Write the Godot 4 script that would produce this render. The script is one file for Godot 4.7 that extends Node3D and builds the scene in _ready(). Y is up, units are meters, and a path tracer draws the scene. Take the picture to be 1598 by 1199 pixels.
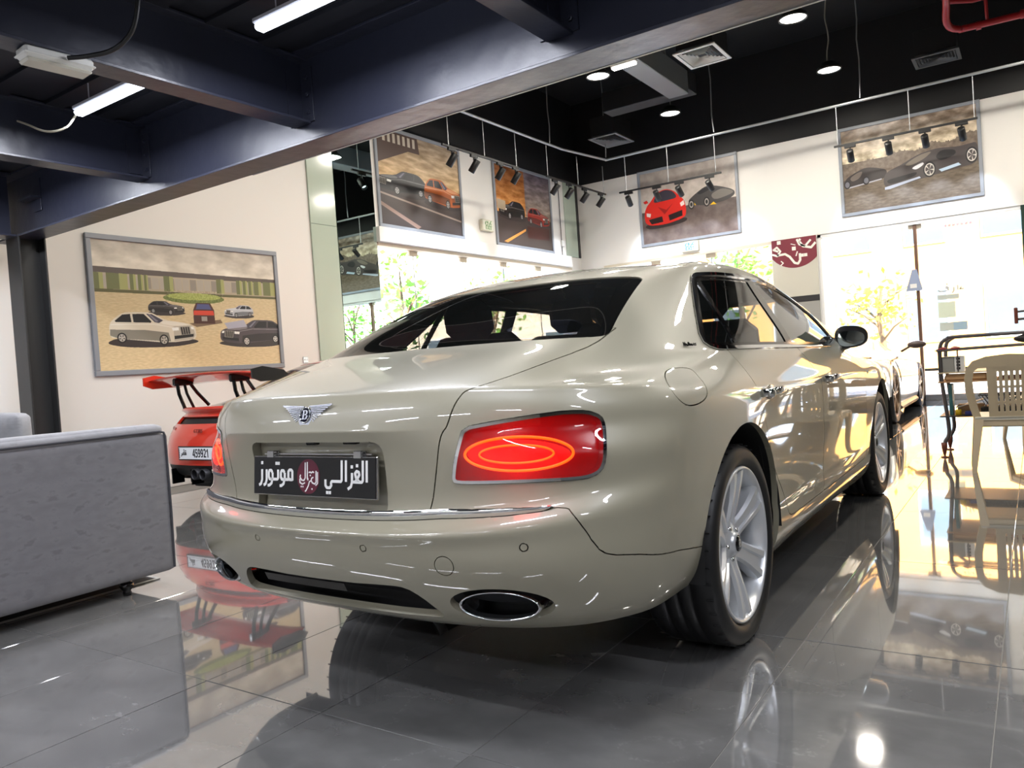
extends Node3D
# A car showroom: a cream sedan under the edge of a steel mezzanine, shop windows to the left and ahead.
const E_BATTEN := 4.6
const E_PENDANT := 7.5
const E_SPOT := 1.7
const E_SUN := 18.0
const E_SKY := 3.0

func _ready() -> void:
	# camera
	var cam := Camera3D.new()
	cam.name = "camera"
	add_child(cam)
	cam.position = Vector3(0, 1.0625, 0)
	cam.rotation_degrees = Vector3(-1.2865, 34.1608, -4.0077)
	cam.fov = 52.7133
	cam.near = 0.05
	cam.far = 300.0
	cam.current = true
	# sky
	var we := WorldEnvironment.new()
	we.name = "world"
	var env := Environment.new()
	var sky := Sky.new()
	var sm := ProceduralSkyMaterial.new()
	sm.sky_top_color = Color(0.52, 0.66, 0.86)
	sm.sky_horizon_color = Color(0.90, 0.92, 0.94)
	sm.ground_horizon_color = Color(0.80, 0.79, 0.76)
	sm.ground_bottom_color = Color(0.62, 0.60, 0.56)
	sm.sky_energy_multiplier = E_SKY
	sm.ground_energy_multiplier = E_SKY
	sm.sun_angle_max = 0.0
	sky.sky_material = sm
	env.background_mode = Environment.BG_SKY
	env.sky = sky
	env.ambient_light_source = Environment.AMBIENT_SOURCE_DISABLED
	env.tonemap_mode = Environment.TONE_MAPPER_LINEAR
	env.tonemap_exposure = 1.0
	env.sdfgi_enabled = true
	env.ssao_enabled = true
	env.ssil_enabled = true
	we.environment = env
	add_child(we)
	# sun, high behind the building and to the right
	var sun := DirectionalLight3D.new()
	sun.name = "sun"
	add_child(sun)
	sun.rotation_degrees = Vector3(-52, 38, 0)
	sun.light_color = Color(1.0, 0.96, 0.88)
	sun.light_energy = E_SUN
	sun.light_angular_distance = 0.5
	sun.shadow_enabled = true
	materials()
	build_floor()
	build_shell()
	build_mezzanine()
	build_outside()
	build_sedan()
	build_red_car()
	build_silver_car()
	build_sofa()
	build_pictures()
	build_trolley()
	build_mezzanine_lamps()
	build_emergency_lamp()
	build_tracks()
	build_pendants()
	build_services()
	build_wall_fittings()

# ---------------------------------------------------------------- the hall
const XL := -7.95      # inner face of the left wall
const ZF := -14.67     # inner face of the front wall
const XR := 6.2
const ZB := 5.0
const YC := 6.5

func build_floor() -> void:
	var px := 0.602
	var pz := 1.21
	var x0 := -0.14
	var z0 := -1.65
	var base := struct("floor", boxmesh(Vector3(XL - 0.3, -0.25, ZF - 0.3), Vector3(XR + 0.3, -0.0030, ZB + 0.3)), mats.grout)
	var rng := RandomNumberGenerator.new()
	rng.seed = 7
	var tile := Mb.new()
	var hx := px * 0.5 - 0.0014
	var hz := pz * 0.5 - 0.0014
	tile.box(Vector3(-hx, -0.006, -hz), Vector3(hx, 0.0, hz), 0.0008)
	var tm := tile.done()
	var rest := Mb.new()
	for i in range(-11, 14):
		for j in range(-6, 12):
			var c := Vector3(x0 + px * (i - 0.5), 0, z0 - pz * (j + 0.5) + 0.0)
			var lo := c - Vector3(hx, 0.006, hz)
			var hi := c + Vector3(hx, 0, hz)
			if hi.x < XL or lo.x > XR or hi.z < ZF or lo.z > ZB: continue
			if i <= 2 and i >= -14 and c.z < 0.2 and lo.x > XL - 0.25:
				var o := MeshInstance3D.new()
				o.name = "floor_tile"
				o.mesh = tm
				o.material_override = mats["tile_%d" % rng.randi_range(0, 3)]
				base.add_child(o, true)
				o.position = c
				o.rotation = Vector3(rng.randfn(0, 0.00045), 0, rng.randfn(0, 0.00045))
			else:
				rest.box(lo, hi)
	var r := node("tile_field", rest.done(), mats.tile_0, base)
	r.set_meta("kind", "stuff")

func build_shell() -> void:
	# left wall: solid part, then the glazed part under a bulkhead
	var w := Mb.new()
	w.box(Vector3(XL - 0.3, 0, -8.45), Vector3(XL, 4.79, ZB))
	w.box(Vector3(XL - 0.3, 3.03, ZF), Vector3(XL, 4.79, -8.45))
	w.box(Vector3(XL - 0.3, 0, ZF), Vector3(XL, 3.03, -14.22))
	var wl := struct("wall_left", w.done(), mats.wall)
	struct("upper_band", boxmesh(Vector3(XL - 0.3, 4.79, ZF - 0.3), Vector3(XL, YC, ZB)), mats.black_wall, wl)
	struct("bulkhead", boxmesh(Vector3(XL, 3.03, -14.12), Vector3(XL + 0.09, 3.25, -8.42), 0.004), mats.wall, wl)
	# front wall
	var f := Mb.new()
	f.box(Vector3(XL - 0.3, 3.03, ZF - 0.3), Vector3(XR, 4.79, ZF))
	f.box(Vector3(XL - 0.3, 0, ZF - 0.3), Vector3(-7.42, 3.03, ZF))
	f.box(Vector3(-3.97, 0, ZF - 0.3), Vector3(-3.16, 3.03, ZF))
	f.box(Vector3(2.6, 0, ZF - 0.3), Vector3(XR, 3.03, ZF))
	var wf := struct("wall_front", f.done(), mats.wall)
	struct("upper_band", boxmesh(Vector3(XL - 0.3, 4.79, ZF - 0.3), Vector3(XR, YC, ZF)), mats.black_wall, wf)
	# right wall with a window band, back wall, ceiling
	var r := Mb.new()
	r.box(Vector3(XR, 0, ZF - 0.3), Vector3(XR + 0.3, 4.79, ZB))
	var wr := struct("wall_right", r.done(), mats.wall_grey)
	struct("upper_band", boxmesh(Vector3(XR, 4.79, ZF - 0.3), Vector3(XR + 0.3, YC, ZB)), mats.black_wall, wr)
	struct("wall_back", boxmesh(Vector3(XL - 0.3, 0, ZB), Vector3(XR + 0.3, YC, ZB + 0.3)), mats.wall)
	struct("ceiling", boxmesh(Vector3(XL - 0.3, YC, ZF - 0.3), Vector3(XR + 0.3, YC + 0.25, ZB + 0.3)), mats.black_wall)
	# glass of the shop fronts
	glazing("window_1", Vector3(XL - 0.10, 0.0, 0), Vector3(0, 3.03, 0), [-8.45, -9.34, -10.63, -11.84, -13.05, -14.22], true)
	glazing("window_2", Vector3(0, 0.0, ZF - 0.10), Vector3(0, 3.03, 0), [-7.42, -6.30, -5.15, -3.97], false)
	glazing("window_3", Vector3(0, 0.0, ZF - 0.10), Vector3(0, 3.03, 0), [-3.16, -1.61, -0.11], false)
	glazing("window_4", Vector3(0, 0.0, ZF - 0.10), Vector3(0, 3.03, 0), [0.55, 1.6, 2.6], false)
	# frames of the door bay on the right
	var fr := Mb.new()
	fr.box(Vector3(-3.16, 0, ZF - 0.16), Vector3(-3.10, 3.03, ZF - 0.02), 0.004)
	fr.box(Vector3(-3.16, 2.97, ZF - 0.16), Vector3(-0.11, 3.03, ZF - 0.02), 0.004)
	var t1 := struct("trim_1", fr.done(), mats.frame_light)
	var ml := Mb.new()
	ml.box(Vector3(-1.635, 0, ZF - 0.14), Vector3(-1.585, 2.99, ZF - 0.05), 0.004)
	struct("mullion", ml.done(), mats.frame_brown, t1)
	var kick := Mb.new()
	kick.box(Vector3(-3.10, 0.0, ZF - 0.14), Vector3(-0.11, 0.10, ZF - 0.05), 0.004)
	struct("kick_rail", kick.done(), mats.steel, t1)
	var t2 := Mb.new()
	t2.box(Vector3(-7.42, 2.98, ZF - 0.14), Vector3(-3.97, 3.03, ZF + 0.01), 0.003)
	struct("trim_2", t2.done(), mats.frame_cream)
	var t3 := Mb.new()
	t3.box(Vector3(XL - 0.14, 2.98, -14.22), Vector3(XL + 0.02, 3.03, -8.45), 0.003)
	struct("trim_3", t3.done(), mats.frame_cream)
	# skirting along the left wall
	struct("baseboard_left", boxmesh(Vector3(XL, 0, -7.1), Vector3(XL + 0.015, 0.10, ZB), 0.003), mats.wall)

func glazing(called: String, at: Vector3, up: Vector3, cuts: Array, along_z: bool) -> void:
	var root := Node3D.new()
	root.name = called
	add_child(root)
	root.set_meta("kind", "structure")
	for i in cuts.size() - 1:
		var a: float = cuts[i]
		var b: float = cuts[i + 1]
		var m := Mb.new()
		var lo := minf(a, b) + 0.006
		var hi := maxf(a, b) - 0.006
		if along_z: m.quad(Vector3(at.x, 0.01, lo), Vector3(at.x, 0.01, hi), Vector3(at.x, up.y - 0.03, hi), Vector3(at.x, up.y - 0.03, lo))
		else: m.quad(Vector3(lo, 0.01, at.z), Vector3(hi, 0.01, at.z), Vector3(hi, up.y - 0.03, at.z), Vector3(lo, up.y - 0.03, at.z))
		node("pane", m.done(), mats.pane, root)
		# clamp fitting at the head and the dark silicone joint between two panes
		if i > 0:
			var j := Mb.new()
			if along_z: j.box(Vector3(at.x - 0.006, 0.0, a - 0.006), Vector3(at.x + 0.006, up.y, a + 0.006))
			else: j.box(Vector3(a - 0.006, 0.0, at.z - 0.006), Vector3(a + 0.006, up.y, at.z + 0.006))
			node("joint", j.done(), mats.joint, root)
			var c := Mb.new()
			if along_z: c.box(Vector3(at.x - 0.02, up.y - 0.13, a - 0.10), Vector3(at.x + 0.02, up.y - 0.05, a + 0.10), 0.004)
			else: c.box(Vector3(a - 0.10, up.y - 0.13, at.z - 0.02), Vector3(a + 0.10, up.y - 0.05, at.z + 0.02), 0.004)
			node("clamp", c.done(), mats.frame_cream, root)

# an I-beam along x or z
func ibeam(b: Mb, from: Vector3, to: Vector3, h: float, wd: float, tf := 0.016, tw := 0.012) -> void:
	var along_x := absf(to.x - from.x) > absf(to.z - from.z)
	var lo := Vector3(minf(from.x, to.x), from.y, minf(from.z, to.z))
	var hi := Vector3(maxf(from.x, to.x), from.y, maxf(from.z, to.z))
	var s := Vector3(0, 0, 1) if along_x else Vector3(1, 0, 0)
	b.box(lo - s * wd * 0.5, hi + s * wd * 0.5 + Vector3(0, tf, 0), 0.002)
	b.box(lo - s * wd * 0.5 + Vector3(0, h - tf, 0), hi + s * wd * 0.5 + Vector3(0, h, 0), 0.002)
	b.box(lo - s * tw * 0.5 + Vector3(0, tf, 0), hi + s * tw * 0.5 + Vector3(0, h - tf, 0))

func build_mezzanine() -> void:
	var zb := -3.378
	var root := thing("mezzanine", "dark steel mezzanine of bolted beams over the left foreground", "mezzanine", Vector3.ZERO)
	var m := Mb.new()
	ibeam(m, Vector3(-7.75, 2.5, zb), Vector3(XR - 0.08, 2.5, zb), 0.56, 0.229)
	node("edge_beam", m.done(), mats.beam, root)
	var wt := Mb.new()
	wt.box(Vector3(-4.4, 2.497, -3.502), Vector3(3.2, 2.512, -3.492), 0.001)
	node("edge_trim", wt.done(), mats.white_paint, root)
	for x in [3.6, 1.8, -0.02, -1.86, -3.72, -5.50]:
		var j := Mb.new()
		ibeam(j, Vector3(x, 2.65, zb + 0.01), Vector3(x, 2.65, ZB - 0.08), 0.40, 0.15)
		var jn := node("joist", j.done(), mats.beam, root)
		# bolted end plates
		var p := Mb.new()
		for sd in [-1.0, 1.0]: p.box(Vector3(x + sd * 0.012 - 0.004, 2.69, zb + 0.01), Vector3(x + sd * 0.012 + 0.004, 2.98, zb + 0.13))
		p.box(Vector3(x - 0.11, 2.66, zb + 0.006), Vector3(x + 0.11, 2.99, zb + 0.018), 0.001)
		node("end_plate", p.done(), mats.beam, jn)
		for sd in [-1.0, 1.0]:
			for k in 3:
				var bo := Mb.new()
				bo.lathe(PackedVector2Array([Vector2(0.015, 0), Vector2(0.015, 0.012), Vector2(0.008, 0.014), Vector2(0.008, 0.022), Vector2(0, 0.022)]), 6, Transform3D(Basis(Vector3(1, 0, 0), PI / 2), Vector3(x + sd * 0.07, 2.72 + 0.105 * k, zb + 0.018)), false)
				node("bolt", bo.done(), mats.beam, jn)
	var d := Mb.new()
	d.box(Vector3(-7.9, 3.06, zb - 0.1), Vector3(XR - 0.06, 3.22, ZB - 0.06))
	# ribs of the decking
	for k in 23: d.box(Vector3(-7.9, 3.035, zb + 0.25 + 0.35 * k), Vector3(XR - 0.06, 3.06, zb + 0.37 + 0.35 * k))
	node("deck", d.done(), mats.deck, root)
	# column and the beam that runs back from it
	var c := Mb.new()
	for s in [[-0.115, 0.115, -0.115, -0.10], [-0.115, 0.115, 0.10, 0.115]]:
		c.box(Vector3(-7.42 + s[0], 0, zb + s[2]), Vector3(-7.42 + s[1], 2.5, zb + s[3]), 0.002)
	c.box(Vector3(-7.43, 0, zb - 0.10), Vector3(-7.41, 2.5, zb + 0.10))
	c.box(Vector3(-7.42 - 0.15, 0, zb - 0.15), Vector3(-7.42 + 0.15, 0.02, zb + 0.15), 0.003)
	node("column", c.done(), mats.column, root)
	var e := Mb.new()
	ibeam(e, Vector3(-7.42, 2.5, zb + 0.12), Vector3(-7.42, 2.5, ZB - 0.08), 0.55, 0.20)
	node("side_beam", e.done(), mats.beam, root)
	var br := Mb.new()
	br.box(Vector3(-7.20, 2.70, zb + 0.006), Vector3(-7.06, 2.98, zb + 0.018), 0.001)
	br.box(Vector3(-7.30, 2.80, zb + 0.02), Vector3(-7.05, 2.815, zb + 0.10), 0.002)
	node("bracket", br.done(), mats.beam, root)

func build_mezzanine_lamps() -> void:
	# slim battens along x under the deck
	var spots := [
		[-2.62, -2.66, "white LED batten lamp above the boot, at the top edge of the view"],
		[-4.42, -2.66, "white LED batten lamp behind the middle steel joist"],
		[-6.28, -2.62, "white LED batten lamp in the leftmost bay of the mezzanine"],
		[-2.80, 0.3, "white LED batten lamp overhead behind the camera"],
		[-0.95, -1.2, "white LED batten lamp overhead right of the camera"],
		[-4.62, 0.3, "white LED batten lamp over the sofa"],
		[0.9, 1.6, "white LED batten lamp in the bay behind and right"],
		[2.7, -0.6, "white LED batten lamp in the far right bay"],
		[-2.80, 2.6, "white LED batten lamp in the second row behind the camera"],
		[-4.62, 2.6, "white LED batten lamp behind the sofa near the back wall"],
		[-0.95, 2.6, "white LED batten lamp straight above the back of the hall"],
		[0.9, -1.9, "white LED batten lamp just right of the view"],
		[-6.4, 0.8, "white LED batten lamp by the left wall behind the column"]]
	for e in spots:
		var t := thing("batten_lamp", e[2], "lamp", Vector3(e[0], 2.875, e[1]), 0.0, "LED battens under the mezzanine")
		var b := Mb.new()
		b.box(Vector3(-0.60, 0.018, -0.036), Vector3(0.60, 0.045, 0.036), 0.006)
		for x in [-0.45, 0.45]: b.tube(PackedVector3Array([Vector3(x, 0.04, 0), Vector3(x, 0.158, 0)]), 0.004, 6)
		node("lamp_housing", b.done(), mats.lamp_body, t)
		var d := Mb.new()
		d.box(Vector3(-0.595, -0.018, -0.034), Vector3(0.595, 0.018, 0.034), 0.014)
		node("diffuser", d.done(), mats.led, t)
		var l := AreaLight3D.new()
		l.name = "batten_light"
		t.add_child(l, true)
		l.position = Vector3(0, -0.022, 0)
		l.rotation.x = -PI / 2
		l.area_size = Vector2(1.18, 0.066)
		l.light_color = Color(0.95, 0.96, 1.0)
		l.light_energy = E_BATTEN
		l.area_range = 30.0
		l.shadow_enabled = true
	# supply flex of the second batten
	var fx := Mb.new()
	var pts := PackedVector3Array()
	for p in [[-5.02, 2.89, -2.66], [-5.06, 2.85, -2.65], [-5.09, 2.80, -2.62], [-5.16, 2.78, -2.58], [-5.26, 2.80, -2.55], [-5.38, 2.86, -2.52], [-5.47, 2.90, -2.50]]: pts.append(Vector3(p[0], p[1], p[2]))
	fx.tube(smooth3(pts), 0.007, 8)
	tag(node("lamp_flex", fx.done(), mats.cable_white), "thin white flex drooping from the batten lamp to the joist", "cable")

func smooth3(p: PackedVector3Array, per := 6) -> PackedVector3Array:
	var o := PackedVector3Array()
	for i in p.size() - 1:
		var a := p[maxi(i - 1, 0)]
		var d := p[mini(i + 2, p.size() - 1)]
		for k in per: o.append(p[i].cubic_interpolate(p[i + 1], a, d, float(k) / per))
	o.append(p[p.size() - 1])
	return o

func build_emergency_lamp() -> void:
	var t := thing("emergency_lamp", "white oblong emergency light unit hung under the steel joist", "lamp", Vector3(-3.70, 2.60, -1.88), deg_to_rad(-4))
	var b := Mb.new()
	b.box(Vector3(-0.055, 0.0, -0.15), Vector3(0.055, 0.055, 0.15), 0.012)
	b.box(Vector3(-0.060, 0.012, -0.155), Vector3(0.060, 0.022, 0.155), 0.004)
	node("lamp_housing", b.done(), mats.plastic_white, t)
	var d := Mb.new()
	d.box(Vector3(-0.050, -0.016, -0.142), Vector3(0.050, 0.004, 0.142), 0.010)
	node("lamp_cover", d.done(), mats.plastic_frost, t)
	var c := Mb.new()
	var pts := PackedVector3Array()
	for p in [[-3.63, 2.625, -1.90], [-3.55, 2.63, -1.96], [-3.45, 2.65, -2.02], [-3.36, 2.72, -2.06], [-3.31, 2.85, -2.07], [-3.30, 3.0, -2.07], [-3.30, 3.06, -2.07]]: pts.append(Vector3(p[0], p[1], p[2]))
	c.tube(smooth3(pts), 0.011, 8)
	tag(node("power_cable", c.done(), mats.rubber), "thick black cable curving down to the emergency light", "cable")
func pv(a: Array) -> PackedVector2Array:
	var o := PackedVector2Array()
	for e in a: o.append(Vector2(e[0], e[1]))
	return o

# closed smooth loop through points
func loop3(pts: Array, per := 6) -> PackedVector3Array:
	var o := PackedVector3Array()
	var n := pts.size()
	for i in n:
		for k in per:
			o.append(pts[i].cubic_interpolate(pts[(i + 1) % n], pts[(i + n - 1) % n], pts[(i + 2) % n], float(k) / per))
	o.append(o[0])
	return o

func sedan_wheel(car: Node3D, at: Vector3, side: float) -> void:
	# the outside of the wheel looks along +x, turned round for the left side
	var hub := Node3D.new()
	hub.name = "wheel"
	car.add_child(hub, true)
	hub.position = at
	if side < 0: hub.rotation.y = PI
	var xf := Transform3D(Basis(Vector3(0, 0, 1), -PI / 2), Vector3.ZERO)   # y of the profile -> x
	# tyre: profile (radius, x)
	var t := Mb.new()
	var prof := PackedVector2Array([Vector2(0.275, -0.235), Vector2(0.30, -0.262), Vector2(0.335, -0.27), Vector2(0.353, -0.258), Vector2(0.361, -0.235)])
	for g in [-0.185, -0.135, -0.085]:
		prof.append_array([Vector2(0.3625, g - 0.006), Vector2(0.355, g - 0.004), Vector2(0.355, g + 0.004), Vector2(0.3625, g + 0.006)])
	prof.append_array([Vector2(0.361, -0.035), Vector2(0.354, -0.012), Vector2(0.338, 0.003), Vector2(0.325, 0.006), Vector2(0.312, 0.007), Vector2(0.300, 0.004), Vector2(0.289, -0.004), Vector2(0.283, -0.014), Vector2(0.275, -0.02)])
	t.lathe(prof, 96, xf)
	node("tyre", t.done(), mats.rubber, hub)
	# shoulder grooves cut across the tread
	var sg := Mb.new()
	for k in 40:
		var a := TAU * k / 40.0
		var b := Basis(Vector3(1, 0, 0), a)
		sg.box(Vector3(-0.034, 0.3585, -0.0022), Vector3(-0.008, 0.3622, 0.0022), 0, Transform3D(b, Vector3.ZERO))
		sg.box(Vector3(-0.262, 0.3585, -0.0022), Vector3(-0.236, 0.3622, 0.0022), 0, Transform3D(b, Vector3.ZERO))
	node("tread_block_edge", sg.done(), mats.rubber_dark, hub)
	# rim lip and barrel
	var r := Mb.new()
	r.lathe(PackedVector2Array([Vector2(0.276, -0.24), Vector2(0.262, -0.225), Vector2(0.256, -0.16), Vector2(0.250, -0.06), Vector2(0.262, -0.02), Vector2(0.268, -0.006), Vector2(0.272, -0.002), Vector2(0.278, -0.003), Vector2(0.281, -0.010), Vector2(0.2815, -0.02)]), 96, xf)
	node("rim", r.done(), mats.alloy, hub)
	# brake disc and dark back
	var d := Mb.new()
	d.lathe(PackedVector2Array([Vector2(0.0, -0.14), Vector2(0.195, -0.14), Vector2(0.195, -0.165), Vector2(0.07, -0.165)]), 48, xf)
	node("brake_disc", d.done(), mats.disc, hub)
	var bk := Mb.new()
	bk.lathe(PackedVector2Array([Vector2(0.0, -0.18), Vector2(0.25, -0.18), Vector2(0.25, -0.2)]), 32, xf)
	node("brake_backing", bk.done(), mats.black, hub)
	# six twin-ridged spokes, dished towards the hub
	for k in 6:
		var a := TAU * k / 6.0
		var rot := Basis(Vector3(1, 0, 0), a)
		var s := Mb.new()
		var rings := []
		var rad := [0.055, 0.085, 0.12, 0.16, 0.20, 0.235, 0.262]
		var half := [0.042, 0.039, 0.040, 0.044, 0.051, 0.058, 0.064]
		var face := [-0.052, -0.046, -0.036, -0.026, -0.018, -0.012, -0.010]
		for i in rad.size():
			var row := PackedVector3Array()
			var w: float = half[i]
			var f: float = face[i]
			# section across the spoke: two ridges with a hollow between
			for e in [[-1.0, -0.050], [-1.0, -0.012], [-0.78, 0.0], [-0.42, 0.0], [-0.30, -0.010], [0.30, -0.010], [0.42, 0.0], [0.78, 0.0], [1.0, -0.012], [1.0, -0.050]]:
				row.append(rot * Vector3(f + e[1], rad[i], -e[0] * w))
			rings.append(row)
		s.grid(rings, false, false)
		node("spoke", s.done(), mats.alloy, hub)
	var c := Mb.new()
	c.lathe(PackedVector2Array([Vector2(0.085, -0.09), Vector2(0.082, -0.062), Vector2(0.070, -0.052), Vector2(0.045, -0.048), Vector2(0.040, -0.036), Vector2(0.036, -0.030), Vector2(0.0, -0.028)]), 40, xf)
	node("hub", c.done(), mats.alloy, hub)
	var cap := Mb.new()
	cap.lathe(PackedVector2Array([Vector2(0.030, -0.0285), Vector2(0.029, -0.025), Vector2(0.0, -0.0235)]), 32, xf)
	var capn := node("hub_cap", cap.done(), mats.black_gloss, hub)
	var tm := TextMesh.new()
	tm.text = "B"
	tm.font = serif()
	tm.font_size = 32
	tm.pixel_size = 0.0011
	tm.depth = 0.002
	var bt := node("letter", tm, mats.chrome, capn)
	bt.position = Vector3(-0.0225, 0, 0)
	bt.rotation.y = PI / 2
	for k in 5:
		var nb := Mb.new()
		var a2 := TAU * (k + 0.3) / 5.0
		nb.lathe(PackedVector2Array([Vector2(0.009, -0.06), Vector2(0.009, -0.044), Vector2(0.006, -0.042), Vector2(0.0, -0.042)]), 8, Transform3D(xf.basis, Vector3(0, cos(a2) * 0.059, sin(a2) * 0.059)))
		node("wheel_nut", nb.done(), mats.chrome, hub)

var _serif: SystemFont
var _sans: SystemFont
func serif() -> SystemFont:
	if _serif == null:
		_serif = SystemFont.new()
		_serif.font_names = PackedStringArray(["Droid Serif"])
		_serif.font_weight = 700
	return _serif
func sans() -> SystemFont:
	if _sans == null:
		_sans = SystemFont.new()
		_sans.font_names = PackedStringArray(["Droid Sans"])
		_sans.font_weight = 700
	return _sans

func build_sedan() -> void:
	var car := thing("sedan_car", "cream four-door luxury sedan with glowing red tail lights in the middle of the showroom", "car", Vector3(-1.8437, 0, -2.764), deg_to_rad(0.2267))
	var sk := BodySkin.new()
	var body := sk.make(sedan_rows(), steps(22, [22, 20, 20, 26, 18, 16, 16, 16, 14, 14, 14, 14, 14, 14, 14, 14, 8]), steps(22, [8, 12, 14, 10, 8, 9, 9, 9, 10, 8, 9, 9, 9, 11, 11, 11, 14, 16, 16, 10, 9, 7]))
	# wheel openings
	var s := sk.split(body, func(p: Vector3, _q: Vector2) -> float:
		if p.x < 0.55: return 1.0
		var d := 1.0
		for zc in [0.02, -3.055]: d = minf(d, Vector2(p.z - zc, maxf(p.y - 0.365, 0.0)).length() - 0.437)
		return d)
	body = s[1]
	# glass
	var gl := rounded(pv([[-0.5, 1.149], [0.12, 1.149], [0.389, 1.147], [0.595, 1.143], [0.640, 1.142], [0.655, 1.147], [0.650, 1.165], [0.635, 1.197], [0.608, 1.262], [0.583, 1.326], [0.572, 1.355], [0.566, 1.372], [0.548, 1.383], [0.515, 1.387], [0.458, 1.390], [0.333, 1.395], [0.151, 1.396], [-0.5, 1.396]]), 1)
	s = sk.split(body, func(p: Vector3, q: Vector2) -> float:
		if q.x > 9.0 or q.y < 15.0 or q.y > 20.0: return 1.0
		return sdf(gl, Vector2(p.x, p.y)))
	var rear_glass: PackedInt32Array = s[0]
	body = s[1]
	s = sk.split(body, func(_p: Vector3, q: Vector2) -> float: return maxf(maxf((15.2 - q.x) * 0.1, (16.35 - q.y) * 0.1), (q.y - 18.85) * 0.1))
	var windscreen: PackedInt32Array = s[0]
	body = s[1]
	var dlo := rounded(pv([[-2.22, 1.046], [-1.188, 1.057], [-0.514, 1.067], [-0.18, 1.068], [-0.045, 1.074], [-0.005, 1.112], [-0.13, 1.214], [-0.27, 1.325], [-0.315, 1.368], [-0.365, 1.398], [-0.46, 1.406], [-0.635, 1.415], [-1.093, 1.422], [-1.45, 1.408], [-1.62, 1.392], [-2.0, 1.291], [-2.15, 1.18]]), 1)
	s = sk.split(body, func(p: Vector3, q: Vector2) -> float:
		if q.x < 6.0 or q.x > 16.0 or q.y < 13.5 or q.y > 20.5: return 1.0
		return sdf(dlo, Vector2(p.z, p.y)))
	var side_glass: PackedInt32Array = s[0]
	body = s[1]
	s = sk.split(side_glass, func(p: Vector3, _q: Vector2) -> float: return sdf(dlo, Vector2(p.z, p.y)) + 0.014)
	var window_chrome: PackedInt32Array = s[1]
	s = sk.split(s[0], func(p: Vector3, _q: Vector2) -> float: return sdf(dlo, Vector2(p.z, p.y)) + 0.030)
	var window_seal: PackedInt32Array = s[1]
	s = sk.split(s[0], func(p: Vector3, _q: Vector2) -> float: return absf(p.z + 1.04 + (1.42 - p.y) * 0.14) - 0.052)
	var b_pillar: PackedInt32Array = s[0]
	s = sk.split(s[1], func(p: Vector3, _q: Vector2) -> float: return absf(p.z + 0.37 - (1.36 - p.y) * 0.22) - 0.017)
	var bar: PackedInt32Array = s[0]
	s = sk.split(s[1], func(p: Vector3, _q: Vector2) -> float: return p.z + 0.35 - (1.36 - p.y) * 0.22)
	var quarter_glass: PackedInt32Array = s[1]
	s = sk.split(s[0], func(p: Vector3, _q: Vector2) -> float: return p.z + 1.04)
	var front_glass: PackedInt32Array = s[0]
	var rear_side_glass: PackedInt32Array = s[1]
	# chrome strip across the tail, bumper below it
	s = sk.split(body, func(_p: Vector3, q: Vector2) -> float:
		if q.x > 4.3 or q.y > 7.0 or q.y < 4.0: return 1.0
		var vc := lerp_tab([0.0, 2.05, 3.27, 4.2], [5.885, 5.878, 5.60, 5.38], q.x)
		var h := lerp_tab([0.0, 2.05, 3.27, 3.9, 4.2], [0.235, 0.235, 0.225, 0.15, -0.01], q.x)
		return absf(q.y - vc) - h)
	var strip: PackedInt32Array = s[0]
	body = s[1]
	var seam_u := [0.0, 2.05, 3.27, 4.18, 4.43, 4.591, 4.732, 4.881, 5.059, 5.201, 5.424, 6.089, 7.104, 7.9]
	var seam_v := [5.885, 5.878, 5.60, 5.38, 5.15, 4.378, 3.55, 2.94, 2.566, 2.424, 2.327, 2.189, 1.89, 1.45]
	s = sk.split(body, func(_p: Vector3, q: Vector2) -> float:
		if q.x > 8.6: return 1.0
		return (q.y - lerp_tab(seam_u, seam_v, q.x)) * 0.07)
	var bumper: PackedInt32Array = s[0]
	body = s[1]
	# boot lid
	var gap_v := [6.0, 7.722, 9.646, 11.323, 12.3, 12.765, 13.2, 13.801, 14.737, 15.091, 15.536, 15.9, 16.3]
	var gap_x := [0.424, 0.456, 0.486, 0.506, 0.519, 0.532, 0.548, 0.573, 0.621, 0.637, 0.650, 0.655, 0.655]
	s = sk.split(body, func(p: Vector3, q: Vector2) -> float:
		if q.x > 8.0 or q.y > 16.6 or q.y < 5.0: return 1.0
		return p.x - lerp_tab(gap_v, gap_x, q.y))
	var boot: PackedInt32Array = s[0]
	body = s[1]
	# recess for the plate
	var rec := rounded(pv([[-1, 0.600], [0.282, 0.600], [0.284, 0.78], [0.287, 0.835], [0.284, 0.862], [0.262, 0.874], [0.22, 0.876], [-1, 0.876]]), 2)
	s = sk.split(boot, func(p: Vector3, q: Vector2) -> float:
		if q.y > 10.0: return 1.0
		return sdf(rec, Vector2(p.x, p.y)))
	var recess: PackedInt32Array = s[0]
	boot = s[1]
	# tail lamp
	var tp := PackedVector2Array()
	for e in [[0.53, 0.905, 1.092], [0.594, 0.915, 1.061], [0.651, 0.922, 1.026], [0.721, 0.929, 0.972], [0.767, 0.931, 0.929], [0.808, 0.927, 0.885], [0.834, 0.910, 0.855], [0.842, 0.884, 0.850], [0.851, 0.837, 0.870], [0.854, 0.791, 0.884], [0.845, 0.760, 0.898], [0.823, 0.747, 0.924], [0.794, 0.745, 0.954], [0.729, 0.747, 1.006], [0.654, 0.749, 1.05], [0.569, 0.750, 1.086], [0.512, 0.752, 1.107], [0.497, 0.758, 1.111], [0.499, 0.78, 1.111], [0.507, 0.82, 1.109], [0.52, 0.865, 1.102]]:
		tp.append(Vector2(e[0] * 0.85 - e[2] * 0.5, e[1]))
	tp = rounded(tp, 1)
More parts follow.
